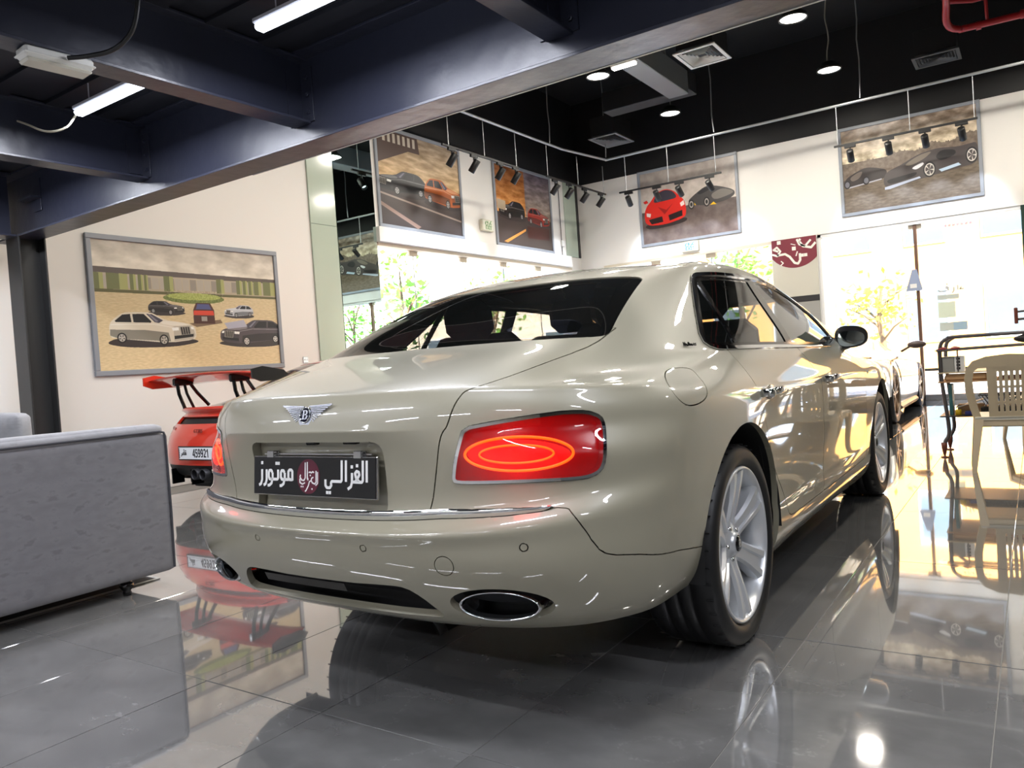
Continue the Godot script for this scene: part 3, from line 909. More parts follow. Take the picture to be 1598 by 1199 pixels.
func sedan_rows() -> Array:
	var l := []
	l.append(sedan_low(.325, 1.05, .325, .895, [.27, .205, .20, .20, .20, .20, .22, .27], [.90, .885, .875, .875, .875, .885, .90, .90], -4.02, .22, .90, 3, 3.8))
	l.append(sedan_low(.375, 1.12, .39, .935, [.34, .29, .285, .285, .285, .285, .30, .33], [.94, .935, .93, .93, .93, .93, .935, .94], -4.06, .28, .94, 3, 3.8))
	l.append(sedan_low(.50, 1.195, .50, .956, [.46, .40, .40, .40, .40, .40, .42, .44], [.962, .948, .944, .944, .944, .944, .95, .955], -4.08, .40, .95, 2.9, 3.7))
	l.append(sedan_low(.58, 1.212, .60, .964, [.56, .44, .44, .44, .44, .44, .50, .54], [.97, .947, .943, .943, .943, .945, .955, .962], -4.09, .50, .957, 2.8, 3.5))
	l.append(sedan_low(.612, 1.225, .66, .969, [.63, .56, .56, .56, .56, .57, .60, .62], [.975, .958, .955, .955, .955, .957, .962, .966], -4.09, .58, .96, 2.7, 3.4))
	l.append(sedan_low(.630, 1.210, .70, .971, [.69, .66, .66, .66, .66, .66, .67, .69], [.977, .965, .962, .962, .962, .962, .966, .969], -4.08, .64, .96, 2.6, 3.3))
	l.append(sedan_low(.664, 1.166, .735, .972, [.74, .73, .73, .73, .73, .73, .73, .74], [.977, .968, .965, .965, .965, .965, .968, .97], -4.07, .69, .96, 2.55, 3.3))
	l.append(sedan_low(.745, 1.160, .775, .973, [.79, .79, .79, .79, .79, .79, .79, .79], [.976, .969, .966, .966, .966, .966, .968, .969], -4.05, .74, .95, 2.55, 3.3))
	l.append(sedan_low(.83, 1.167, .82, .973, [.835, .85, .85, .85, .85, .85, .845, .84], [.974, .968, .966, .966, .966, .965, .966, .966], -4.02, .79, .94, 2.5, 3.2))
	l.append(sedan_low(.899, 1.190, .865, .971, [.875, .89, .89, .89, .89, .885, .88, .875], [.97, .964, .964, .964, .964, .962, .960, .958], -3.98, .83, .92, 2.2, 2.75))
	l.append(sedan_low(.914, 1.190, .905, .965, [.915, .915, .912, .912, .912, .91, .905, .90], [.96, .954, .952, .952, .952, .950, .946, .942], -3.93, .86, .90, 2.2, 2.7))
	l.append(sedan_low(.965, 1.172, .938, .950, [.955, .95, .948, .948, .947, .945, .935, .925], [.94, .936, .935, .935, .934, .93, .922, .915], -3.86, .885, .86, 2.3, 2.8))
	l.append(sedan_low(1.005, 1.143, .966, .925, [.99, .985, .985, .983, .98, .975, .96, .945], [.915, .917, .917, .917, .916, .91, .89, .88], -3.78, .905, .82, 2.4, 2.9))
	l.append(sedan_low(1.020, 1.122, .990, .895, [1.02, 1.02, 1.018, 1.016, 1.012, 1.005, .98, .96], [.89, .90, .90, .90, .897, .885, .85, .83], -3.65, .925, .76, 2.5, 3))
	for r in [
		[[0, 1.045, 1.03], [0.2, 1.045, 1.03], [0.38, 1.043, 1.015], [0.52, 1.038, 0.97], [0.635, 1.028, 0.89], [0.72, 1.02, 0.76], [0.79, 1.018, 0.58], [0.84, 1.024, 0.38], [0.866, 1.038, 0.18], [0.874, 1.042, -0.05], [0.885, 1.043, -0.35], [0.887, 1.043, -0.8], [0.887, 1.04, -1.25], [0.884, 1.036, -1.8], [0.87, 1.028, -2.3], [0.82, 1, -2.8], [0.78, 0.98, -3.08], [0.73, 0.97, -3.28], [0.66, 0.962, -3.42], [0.55, 0.957, -3.5], [0.4, 0.955, -3.55], [0.2, 0.954, -3.57], [0, 0.954, -3.57]],
		[[0, 1.1, 0.81], [0.2, 1.1, 0.81], [0.38, 1.098, 0.8], [0.52, 1.095, 0.765], [0.62, 1.088, 0.7], [0.7, 1.07, 0.58], [0.76, 1.06, 0.44], [0.81, 1.056, 0.28], [0.845, 1.062, 0.1], [0.862, 1.062, -0.1], [0.872, 1.062, -0.38], [0.876, 1.062, -0.8], [0.876, 1.058, -1.25], [0.873, 1.053, -1.8], [0.858, 1.042, -2.4], [0.805, 1.02, -2.76], [0.745, 1.003, -2.94], [0.68, 0.995, -3.05], [0.59, 0.99, -3.12], [0.48, 0.987, -3.17], [0.34, 0.985, -3.2], [0.17, 0.984, -3.21], [0, 0.984, -3.21]],
		[[0, 1.152, 0.6], [0.2, 1.152, 0.6], [0.38, 1.15, 0.59], [0.53, 1.146, 0.565], [0.62, 1.137, 0.52], [0.685, 1.125, 0.43], [0.74, 1.11, 0.31], [0.79, 1.096, 0.17], [0.826, 1.088, 0.03], [0.848, 1.085, -0.13], [0.86, 1.082, -0.4], [0.865, 1.08, -0.8], [0.865, 1.076, -1.25], [0.862, 1.07, -1.85], [0.84, 1.055, -2.5], [0.79, 1.035, -2.72], [0.71, 1.03, -2.84], [0.63, 1.025, -2.9], [0.54, 1.022, -2.94], [0.43, 1.02, -2.97], [0.3, 1.018, -2.99], [0.15, 1.017, -3], [0, 1.017, -3]],
		[[0, 1.25, 0.4], [0.19, 1.25, 0.4], [0.36, 1.247, 0.395], [0.495, 1.239, 0.375], [0.58, 1.225, 0.335], [0.642, 1.208, 0.27], [0.695, 1.19, 0.18], [0.742, 1.174, 0.08], [0.78, 1.161, -0.03], [0.808, 1.152, -0.17], [0.825, 1.152, -0.42], [0.833, 1.152, -0.8], [0.834, 1.149, -1.25], [0.828, 1.142, -1.82], [0.79, 1.13, -2.45], [0.735, 1.118, -2.54], [0.66, 1.112, -2.62], [0.58, 1.11, -2.66], [0.49, 1.108, -2.69], [0.39, 1.107, -2.71], [0.27, 1.106, -2.73], [0.14, 1.105, -2.735], [0, 1.105, -2.735]],
		[[0, 1.374, 0.095], [0.18, 1.374, 0.095], [0.33, 1.369, 0.09], [0.45, 1.359, 0.08], [0.53, 1.345, 0.06], [0.59, 1.327, 0.01], [0.64, 1.31, -0.06], [0.685, 1.297, -0.14], [0.72, 1.287, -0.24], [0.742, 1.282, -0.35], [0.757, 1.28, -0.52], [0.764, 1.278, -0.82], [0.764, 1.278, -1.2], [0.754, 1.272, -1.72], [0.722, 1.265, -2.15], [0.672, 1.252, -2.25], [0.607, 1.245, -2.31], [0.53, 1.243, -2.34], [0.45, 1.242, -2.36], [0.35, 1.241, -2.38], [0.25, 1.24, -2.39], [0.13, 1.24, -2.4], [0, 1.24, -2.4]],
		[[0, 1.442, -0.14], [0.165, 1.441, -0.14], [0.3, 1.435, -0.14], [0.41, 1.426, -0.14], [0.485, 1.417, -0.15], [0.545, 1.41, -0.19], [0.598, 1.408, -0.26], [0.642, 1.411, -0.35], [0.668, 1.416, -0.45], [0.681, 1.421, -0.57], [0.688, 1.424, -0.72], [0.69, 1.424, -0.92], [0.688, 1.418, -1.15], [0.68, 1.404, -1.45], [0.662, 1.38, -1.72], [0.612, 1.368, -1.8], [0.55, 1.368, -1.85], [0.48, 1.367, -1.88], [0.4, 1.367, -1.9], [0.31, 1.367, -1.92], [0.22, 1.367, -1.93], [0.11, 1.367, -1.94], [0, 1.367, -1.94]],
		[[0, 1.482, -0.38], [0.14, 1.481, -0.38], [0.26, 1.477, -0.38], [0.36, 1.471, -0.385], [0.43, 1.467, -0.4], [0.49, 1.465, -0.43], [0.54, 1.466, -0.48], [0.58, 1.472, -0.54], [0.605, 1.478, -0.62], [0.618, 1.472, -0.7], [0.625, 1.474, -0.82], [0.628, 1.471, -0.96], [0.626, 1.464, -1.15], [0.62, 1.446, -1.36], [0.6, 1.427, -1.53], [0.555, 1.424, -1.62], [0.5, 1.422, -1.67], [0.43, 1.431, -1.69], [0.36, 1.431, -1.71], [0.28, 1.431, -1.72], [0.2, 1.431, -1.73], [0.1, 1.431, -1.735], [0, 1.431, -1.735]],
	]:
		var o := []
		for e in r: o.append(Vector3(e[0], e[1], e[2]))
		l.append(o)
	var r21 := []
	var r22 := []
	for i in 23:
		var s := sin(PI * i / 22.0)
		var x := 0.32 * pow(s, 0.6) if i > 0 and i < 22 else 0.0
		r21.append(Vector3(x, 1.496 - 0.005 * s - 0.012 * pow(i / 22.0, 2.0) - (0.006 if i >= 6 and i < 18 else 0.0), lerpf(-0.68, -1.42, i / 22.0)))
		r22.append(Vector3(0, 1.506, -0.92 - 0.32 * i / 22.0))
	l.append(r21)
	l.append(r22)
	return l
# ---------------------------------------------------------------- the two other cars
# one loop round a car: rear middle -> right side -> front middle
func loop_row(yr: float, zr: float, ys: float, w: float, yf: float, zf: float, n := 2.6, m := 3.0, back := 0.8, fore := 1.0, pinch := 0.0) -> Array:
	var o := []
	var zs := zr - back
	var ze := zf + fore
	for k in 8:
		var t := PI * 0.5 * k / 7.0
		var z := zs if k == 7 else zs + (zr - zs) * pow(cos(t), 2.0 / m)
		o.append(Vector3(w * pow(sin(t), 2.0 / n), lerpf(yr, ys, smoothstep(0.0, 1.0, k / 7.0)), z))
	for k in range(1, 6):
		var f := k / 6.0
		o.append(Vector3(w * (1.0 - pinch * sin(PI * f)), lerpf(ys, lerpf(ys, yf, 0.35), f), lerpf(zs, ze, f)))
	for k in 8:
		var t := PI * 0.5 * (7 - k) / 7.0
		var z := ze if k == 0 else ze + (zf - ze) * pow(cos(t), 2.0 / m)
		o.append(Vector3(w * pow(sin(t), 2.0 / n), lerpf(lerpf(ys, yf, 0.35), yf, smoothstep(0.0, 1.0, k / 7.0)), z))
	o[0].x = 0.0
	o[20].x = 0.0
	return o

func coupe_wheel(car: Node3D, at: Vector3, side: float, r: float, wd: float, rim: StandardMaterial3D, spokes: int) -> void:
	var hub := Node3D.new()
	hub.name = "wheel"
	car.add_child(hub, true)
	hub.position = at
	if side < 0: hub.rotation.y = PI
	var xf := Transform3D(Basis(Vector3(0, 0, 1), -PI / 2), Vector3.ZERO)
	var t := Mb.new()
	t.lathe(PackedVector2Array([Vector2(r * 0.76, -wd), Vector2(r * 0.93, -wd), Vector2(r, -wd + 0.03), Vector2(r, -0.03), Vector2(r * 0.94, -0.002), Vector2(r * 0.85, 0.0), Vector2(r * 0.76, -0.012)]), 56, xf)
	node("tyre", t.done(), mats.rubber, hub)
	var b := Mb.new()
	b.lathe(PackedVector2Array([Vector2(r * 0.72, -wd), Vector2(r * 0.70, -0.08), Vector2(r * 0.74, -0.015), Vector2(r * 0.765, -0.006), Vector2(r * 0.775, -0.014)]), 56, xf)
	node("rim", b.done(), rim, hub)
	var d := Mb.new()
	d.lathe(PackedVector2Array([Vector2(0, -0.12), Vector2(r * 0.6, -0.12), Vector2(r * 0.6, -0.15)]), 32, xf)
	node("brake_disc", d.done(), mats.disc, hub)
	for k in spokes:
		var s := Mb.new()
		for e in [-0.16, 0.16]:
			var rot := Basis(Vector3(1, 0, 0), TAU * k / spokes + e)
			s.box(Vector3(-0.045, 0.05, -0.011), Vector3(-0.018, r * 0.75, 0.011), 0.004, Transform3D(rot, Vector3.ZERO))
		node("spoke", s.done(), rim, hub)
	var c := Mb.new()
	c.lathe(PackedVector2Array([Vector2(0.07, -0.06), Vector2(0.065, -0.03), Vector2(0.03, -0.02), Vector2(0, -0.02)]), 24, xf)
	node("hub", c.done(), rim, hub)

func build_red_car() -> void:
	var car := thing("coupe_car", "orange-red sports coupe with a tall rear wing in front of the mural", "car", Vector3(-6.2, 0, -4.12))
	var sk := BodySkin.new()
	var rows := [
		loop_row(0.26, -0.10, 0.15, 0.86, 0.16, -4.40, 3.0, 3.4),
		loop_row(0.30, -0.02, 0.26, 0.915, 0.24, -4.48, 2.9, 3.2),
		loop_row(0.44, 0.02, 0.44, 0.93, 0.40, -4.52, 2.8, 3.0, 0.8, 1.0, 0.02),
		loop_row(0.60, 0.01, 0.60, 0.93, 0.52, -4.48, 2.6, 2.9, 0.8, 1.0, 0.03),
		loop_row(0.73, -0.05, 0.72, 0.915, 0.62, -4.34, 2.5, 2.8, 0.8, 1.0, 0.03),
		loop_row(0.81, -0.11, 0.81, 0.88, 0.70, -4.10, 2.4, 2.8, 0.9, 1.0, 0.04),
		loop_row(0.865, -0.16, 0.87, 0.81, 0.77, -3.80, 2.4, 2.8, 1.0, 1.0, 0.02),
		loop_row(0.885, -0.34, 0.90, 0.765, 0.83, -3.50, 2.4, 2.6, 1.0, 0.8),
		loop_row(0.95, -0.62, 0.935, 0.735, 0.88, -3.30, 2.4, 2.6, 0.9, 0.6),
		loop_row(1.06, -0.92, 1.04, 0.69, 1.00, -3.04, 2.3, 2.6, 0.7, 0.5),
		loop_row(1.175, -1.24, 1.15, 0.62, 1.12, -2.78, 2.3, 2.6, 0.5, 0.4),
		loop_row(1.25, -1.52, 1.23, 0.53, 1.21, -2.56, 2.3, 2.6, 0.3, 0.25),
		loop_row(1.282, -1.78, 1.265, 0.36, 1.25, -2.42, 2.2, 2.2, 0.15, 0.15)]
	var rid := []
	for i in 21: rid.append(Vector3(0, 1.282, -2.08 - 0.18 * i / 20.0))
	rows.append(rid)
	var t := sk.make(rows, steps(20, [6]), steps(13, [5]))
	var s := sk.split(t, func(p: Vector3, _q: Vector2) -> float:
		if p.x < 0.5: return 1.0
		return minf(Vector2(p.z + 1.0, maxf(p.y - 0.34, 0)).length() - 0.385, Vector2(p.z + 3.45, maxf(p.y - 0.34, 0)).length() - 0.375))
	t = s[1]
	s = sk.split(t, func(p: Vector3, q: Vector2) -> float:
		if q.y < 7.8 or q.y > 11.2: return 1.0
		return maxf((q.x - 5.6), maxf((8.2 - q.y), q.y - 10.9)) * 0.1)
	var rw: PackedInt32Array = s[0]
	t = s[1]
	s = sk.split(t, func(p: Vector3, q: Vector2) -> float:
		if q.y < 7.8 or q.y > 11.2: return 1.0
		return maxf(maxf(7.4 - q.x, q.x - 13.2), maxf(8.1 - q.y, q.y - 10.5)) * 0.1)
	var sw: PackedInt32Array = s[0]
	t = s[1]
	s = sk.split(t, func(_p: Vector3, q: Vector2) -> float: return maxf(14.2 - q.x, maxf(8.2 - q.y, q.y - 10.9)) * 0.1)
	var fw: PackedInt32Array = s[0]
	t = s[1]
	# dark air slot under the deck edge, black lower apron
	s = sk.split(t, func(p: Vector3, q: Vector2) -> float:
		if q.x > 6.0: return 1.0
		return maxf(absf(p.y - 0.775) - 0.030, absf(p.x) - 0.56))
	var slot: PackedInt32Array = s[0]
	t = s[1]
	s = sk.split(t, func(p: Vector3, q: Vector2) -> float:
		if q.x > 6.5: return 1.0
		return maxf(p.y - 0.375, p.x - 0.86))
	var apron: PackedInt32Array = s[0]
	t = s[1]
	s = sk.split(t, func(p: Vector3, q: Vector2) -> float:
		if q.x > 5.0: return 1.0
		return maxf((absf(q.y - 7.55) - 0.5) * 0.1, p.x - 0.52))
	node("engine_lid", sk.mesh(s[0], 0, 0.002, 0.02), mats.black_gloss, car)
	t = s[1]
	node("body_shell", sk.mesh(t, 0, 0.002, 0.02), mats.red_paint, car)
	node("air_slot", sk.mesh(slot, 0, 0, 0, -0.03), mats.black, car)
	node("rear_apron", sk.mesh(apron, 0, 0, 0.02, -0.01), mats.black, car)
	node("rear_window", sk.mesh(rw, 0, 0, 0, -0.003), mats.tint_rear, car)
	node("windscreen", sk.mesh(fw, 0, 0, 0, -0.003), mats.tint_rear, car)
	for sd in [1, -1]:
		node("side_window", sk.mesh(sw, sd, 0, 0, -0.003), mats.tint_rear, car)
		coupe_wheel(car, Vector3(0.925 * sd, 0.345, -1.0), sd, 0.345, 0.30, mats.rim_dark, 5)
		coupe_wheel(car, Vector3(0.915 * sd, 0.335, -3.45), sd, 0.335, 0.25, mats.rim_dark, 5)
		# tail lamp band at the corner
		var tl := Mb.new()
		tl.tube(PackedVector3Array([Vector3(0.46 * sd, 0.695, -0.112), Vector3(0.58 * sd, 0.70, -0.165), Vector3(0.66 * sd, 0.705, -0.22)]), 0.035, 10, true, 0.6)
		node("tail_lamp", tl.done(), mats.lamp_red, car)
	# lid lip above the slot
	var lip := Mb.new()
	var g := []
	for j in 5:
		var row := PackedVector3Array()
		for i in 25:
			var x := lerpf(-0.66, 0.66, i / 24.0)
			var e: Array = [[0.868, -0.30], [0.885, -0.16], [0.895, -0.085], [0.875, -0.075], [0.83, -0.14]][j]
			row.append(Vector3(x, e[0] - 0.03 * pow(absf(x) / 0.66, 4.0), e[1] - 0.22 * pow(absf(x) / 0.66, 2.6)))
		g.append(row)
	g.reverse()
	lip.grid(g)
	node("lid_spoiler", lip.done(), mats.red_paint, car)
	# inside, floor
	var u := Mb.new()
	u.box(Vector3(-0.60, 0.13, -4.2), Vector3(0.60, 0.72, -0.25), 0.05)
	node("underbody", u.done(), mats.black, car)
	for x in [-0.06, 0.06]:
		var ex := Mb.new()
		ex.lathe(PackedVector2Array([Vector2(0.05, -0.12), Vector2(0.05, 0.0), Vector2(0.044, 0.004), Vector2(0.042, -0.01), Vector2(0.042, -0.1), Vector2(0, -0.1)]), 24, Transform3D(Basis(Vector3(1, 0, 0), PI / 2), Vector3(x, 0.30, 0.03)))
		node("exhaust_tip", ex.done(), mats.steel_dark, car)
	for k in 4:
		var fn := Mb.new()
		fn.box(Vector3(-0.45 + k * 0.30 - 0.008, 0.20, -0.12), Vector3(-0.45 + k * 0.30 + 0.008, 0.34, 0.0), 0.002)
		node("diffuser_fin", fn.done(), mats.black_gloss, car)
	# plate
	var pl := Node3D.new()
	pl.name = "number_plate"
	car.add_child(pl, true)
	pl.position = Vector3(0.0, 0.49, 0.035)
	var pb := Mb.new()
	pb.box(Vector3(-0.27, -0.062, -0.02), Vector3(0.27, 0.062, 0.0), 0.003)
	node("plate_frame", pb.done(), mats.black, pl)
	var pf := Mb.new()
	pf.box(Vector3(-0.258, -0.052, -0.002), Vector3(0.258, 0.052, 0.002))
	node("plate_face", pf.done(), mats.plate_white, pl)
	var tm := TextMesh.new()
	tm.text = "459921"
	tm.font = sans()
	tm.font_size = 64
	tm.pixel_size = 0.00142
	tm.depth = 0.002
	var tn := node("plate_digits", tm, mats.plate_ink, pl)
	tn.position = Vector3(0.07, 0.0, 0.0025)
	tn.scale = Vector3(0.80, 1.15, 1.0)
	var qa := Mb.new()
	strokes(qa, [[[1.6, 0.2], [1.5, 0.42], [1.3, 0.4], [1.3, 0.15], [1.6, 0.1], [1.6, 0.0], [0.2, 0.0]], [[1.4, 0.7]], [[1.55, 0.7]], [[1.0, 1.0], [1.0, 0.0]], [[1.0, 0.1], [0.85, 0.35], [0.6, 0.3], [0.6, 0.0]], [[0.3, 0.25], [0.25, -0.15], [0.0, -0.3]]], 0.15, Vector2(-0.225, -0.012), 0.05, 0.002, 0.004)
	node("plate_script", qa.done(), mats.plate_ink, pl)
	var qs := Mb.new()
	for k in 6: qs.prism(PackedVector2Array([Vector2(-0.256, -0.048 + k * 0.016), Vector2(-0.240, -0.040 + k * 0.016), Vector2(-0.256, -0.032 + k * 0.016)]), 0.0018, 0.0032)
	node("plate_edge_mark", qs.done(), mats.maroon, pl)
	var nm := TextMesh.new()
	nm.text = "GT3RS"
	nm.font = sans()
	nm.font_size = 32
	nm.pixel_size = 0.0014
	nm.depth = 0.003
	var nn := node("model_lettering", nm, mats.red_dark, car)
	nn.position = Vector3(0.0, 0.685, 0.0)
	nn.rotation.x = -0.25
	# wing
	var wg := Node3D.new()
	wg.name = "rear_wing"
	car.add_child(wg, true)
	var wb := Mb.new()
	var gg := []
	var prof := [[0.0, 1.150], [-0.06, 1.172], [-0.16, 1.182], [-0.26, 1.168], [-0.31, 1.150], [-0.26, 1.146], [-0.16, 1.152], [-0.06, 1.148]]
	for j in prof.size():
		var row := PackedVector3Array()
		for i in 21:
			var x := lerpf(-0.80, 0.80, i / 20.0)
			var dip := -0.035 * pow(absf(x) / 0.80, 3.0)
			row.append(Vector3(x, prof[j][1] + 0.045 + dip + prof[j][0] * 0.26, prof[j][0] - 0.03 + dip * 0.5))
		gg.append(row)
	gg.append(gg[0])
	wb.grid(gg)
	node("wing_blade", wb.done(), mats.red_paint, wg)
	for sd in [-1.0, 1.0]:
		var ep := Mb.new()
		ep.prism(PackedVector2Array([Vector2(0.0, 1.12), Vector2(0.0, 1.195), Vector2(-0.11, 1.215), Vector2(-0.33, 1.175), Vector2(-0.38, 1.13), Vector2(-0.30, 1.09), Vector2(-0.09, 1.085)]), 0.795, 0.812, Transform3D(Basis(Vector3(0, 0, 1), Vector3(0, 1, 0), Vector3(-1, 0, 0)) if sd < 0 else Basis(Vector3(0, 0, 1), Vector3(0, 1, 0), Vector3(1, 0, 0)), Vector3.ZERO))
		node("wing_end_plate", ep.done(), mats.carbon if sd > 0 else mats.red_paint, wg)
		var up := Mb.new()
		for e in [[Vector3(0.42 * sd, 1.155, -0.10), Vector3(0.42 * sd, 0.87, -0.17), 0.017], [Vector3(0.42 * sd, 1.15, -0.17), Vector3(0.42 * sd, 0.88, -0.26), 0.014], [Vector3(0.42 * sd, 1.14, -0.22), Vector3(0.42 * sd, 0.90, -0.42), 0.017]]:
			up.tube(PackedVector3Array([e[0], (e[0] + e[1]) * 0.5 + Vector3(0, 0.01, 0.02), e[1]]), e[2], 8)
		up.box(Vector3(0.42 * sd - 0.016, 1.10, -0.27), Vector3(0.42 * sd + 0.016, 1.17, -0.06), 0.012)
		node("wing_support", up.done(), mats.black_gloss, wg)

func build_silver_car() -> void:
	var car := thing("supercar", "low silver-white supercar parked ahead by the shop window", "car", Vector3(-2.50, 0, -9.95))
	var sk := BodySkin.new()
	var rows := [
		loop_row(0.20, -0.22, 0.14, 0.93, 0.14, -4.62, 3.2, 3.4),
		loop_row(0.34, -0.08, 0.26, 0.985, 0.20, -4.74, 3.0, 3.2, 0.8, 1.0, 0.03),
		loop_row(0.52, 0.0, 0.46, 1.005, 0.30, -4.78, 2.8, 3.0, 0.8, 1.0, 0.05),
		loop_row(0.68, 0.02, 0.64, 1.0, 0.40, -4.74, 2.7, 3.0, 0.8, 1.0, 0.05),
		loop_row(0.78, -0.02, 0.76, 0.96, 0.50, -4.55, 2.6, 2.9, 0.9, 1.0, 0.04),
		loop_row(0.84, -0.12, 0.83, 0.885, 0.60, -4.20, 2.6, 2.8, 1.0, 1.0),
		loop_row(0.90, -0.45, 0.88, 0.80, 0.72, -3.75, 2.5, 2.6, 1.1, 0.8),
		loop_row(0.96, -0.95, 0.94, 0.71, 0.83, -3.38, 2.5, 2.6, 0.9, 0.6),
		loop_row(1.05, -1.50, 1.04, 0.62, 0.97, -2.95, 2.4, 2.6, 0.6, 0.4),
		loop_row(1.115, -1.95, 1.11, 0.48, 1.08, -2.60, 2.4, 2.4, 0.3, 0.2)]
	var rid := []
	for i in 21: rid.append(Vector3(0, 1.135, -2.1 - 0.3 * i / 20.0))
	rows.append(rid)
	for r in rows:
		for i in r.size():
			if r[i].z < -3.68: r[i].z = -3.68 + (r[i].z + 3.68) * 0.72
	var t := sk.make(rows, steps(20, [6]), steps(10, [5]))
	var s := sk.split(t, func(p: Vector3, _q: Vector2) -> float:
		if p.x < 0.5: return 1.0
		return minf(Vector2(p.z + 0.98, maxf(p.y - 0.35, 0)).length() - 0.385, Vector2(p.z + 3.68, maxf(p.y - 0.34, 0)).length() - 0.375))
	t = s[1]
	s = sk.split(t, func(_p: Vector3, q: Vector2) -> float: return maxf(maxf(8.4 - q.x, q.x - 13.0), maxf(6.7 - q.y, q.y - 8.6)) * 0.1)
	var sw: PackedInt32Array = s[0]
	t = s[1]
	s = sk.split(t, func(_p: Vector3, q: Vector2) -> float: return maxf(14.0 - q.x, maxf(6.8 - q.y, q.y - 8.8)) * 0.1)
	var fw: PackedInt32Array = s[0]
	t = s[1]
	# side intake ahead of the rear wheel, rear fascia
	var it := rounded(pv([[-1.50, 0.80], [-1.62, 0.78], [-1.80, 0.42], [-1.72, 0.40], [-1.56, 0.60]]), 1)
	s = sk.split(t, func(p: Vector3, _q: Vector2) -> float:
		if p.x < 0.7: return 1.0
		return sdf(it, Vector2(p.z, p.y)))
	var intake: PackedInt32Array = s[0]
	t = s[1]
	s = sk.split(t, func(p: Vector3, q: Vector2) -> float:
		if q.x > 6.0: return 1.0
		return maxf(absf(p.y - 0.60) - 0.15, p.x - 0.86))
	var fascia: PackedInt32Array = s[0]
	t = s[1]
	s = sk.split(t, func(p: Vector3, q: Vector2) -> float:
		if q.x > 6.5: return 1.0
		return p.y - 0.36)
	var diff: PackedInt32Array = s[0]
	t = s[1]
	node("body_shell", sk.mesh(t, 0, 0.002, 0.02), mats.silver_paint, car)
	node("rear_fascia", sk.mesh(fascia, 0, 0, 0, -0.03), mats.black_gloss, car)
	node("rear_diffuser", sk.mesh(diff, 0, 0, 0, -0.02), mats.carbon, car)
	node("windscreen", sk.mesh(fw, 0, 0, 0, -0.003), mats.tint_rear, car)
	for sd in [1, -1]:
		node("side_window", sk.mesh(sw, sd, 0, 0, -0.003), mats.tint_rear, car)
		node("side_intake", sk.mesh(intake, sd, 0, 0, -0.05), mats.black, car)
		coupe_wheel(car, Vector3(1.0 * sd, 0.355, -0.98), sd, 0.355, 0.34, mats.rim_bronze, 5)
		coupe_wheel(car, Vector3(0.985 * sd, 0.345, -3.68), sd, 0.345, 0.26, mats.rim_bronze, 5)
		var tl := Mb.new()
		tl.prism(PackedVector2Array([Vector2(0.55, 0.62), Vector2(0.80, 0.60), Vector2(0.84, 0.70), Vector2(0.60, 0.72)]), -0.10, -0.02, Transform3D(Basis(Vector3(sd, 0, 0), Vector3(0, 1, 0), Vector3(0, 0, 1)), Vector3.ZERO))
		node("tail_lamp", tl.done(), mats.lamp_red, car)
		var sl := Mb.new()
		sl.box(Vector3(0.93 * sd - 0.06, 0.12, -3.2), Vector3(0.93 * sd + 0.06, 0.20, -1.45), 0.03)
		node("side_skirt", sl.done(), mats.carbon, car)
		var mr := Mb.new()
		mr.ball(Vector3(1.02 * sd, 0.97, -3.05), Vector3(0.13, 0.055, 0.06), 16, 10)
		mr.tube(PackedVector3Array([Vector3(0.93 * sd, 0.95, -3.05), Vector3(0.80 * sd, 0.88, -3.12)]), 0.018, 8)
		node("door_mirror", mr.done(), mats.mirror_brown, car)
	var u := Mb.new()
	u.box(Vector3(-0.62, 0.11, -4.4), Vector3(0.62, 0.62, -0.25), 0.05)
	node("underbody", u.done(), mats.black, car)
	var wg := Mb.new()
	var g := []
	for j in 5:
		var row := PackedVector3Array()
		for i in 17:
			var x := lerpf(-0.86, 0.86, i / 16.0)
			var e: Array = [[0.0, 0.90], [-0.10, 0.905], [-0.20, 0.89], [-0.10, 0.885], [0.0, 0.895]][j]
			row.append(Vector3(x, e[1] - 0.03 * pow(absf(x) / 0.86, 3.0), e[0]))
		g.append(row)
	wg.grid(g)
	node("rear_spoiler", wg.done(), mats.carbon, car)
# ---------------------------------------------------------------- furniture
# a soft box: rounded, slightly puffed
func cushion(lo: Vector3, hi: Vector3, r: float, puff := 0.0, n := 8) -> ArrayMesh:
	var b := Mb.new()
	b.smooth(true)
	var c := (lo + hi) * 0.5
	var h := (hi - lo) * 0.5
	for ax in 3:
		var a1 := (ax + 1) % 3
		var a2 := (ax + 2) % 3
		for s in [-1.0, 1.0]:
			var g := []
			for j in n + 1:
				var row := PackedVector3Array()
				for i in n + 1:
					var u := -1.0 + 2.0 * i / n
					var v := -1.0 + 2.0 * j / n
					var q := Vector3.ZERO
					q[ax] = s * h[ax]
					# crowd the grid to the edges
					u = signf(u) * (1.0 - pow(1.0 - absf(u), 1.6))
					v = signf(v) * (1.0 - pow(1.0 - absf(v), 1.6))
					q[a1] = u * h[a1] * s
					q[a2] = v * h[a2]
					var inner := Vector3(clampf(q.x, -h.x + r, h.x - r), clampf(q.y, -h.y + r, h.y - r), clampf(q.z, -h.z + r, h.z - r))
					var d := (q - inner)
					if d.length() > 1e-6: q = inner + d.normalized() * r
					var bulge := (1.0 - u * u) * (1.0 - v * v) * puff
					q[ax] += s * bulge
					row.append(c + q)
				g.append(row)
			b.grid(g)
	return b.done()

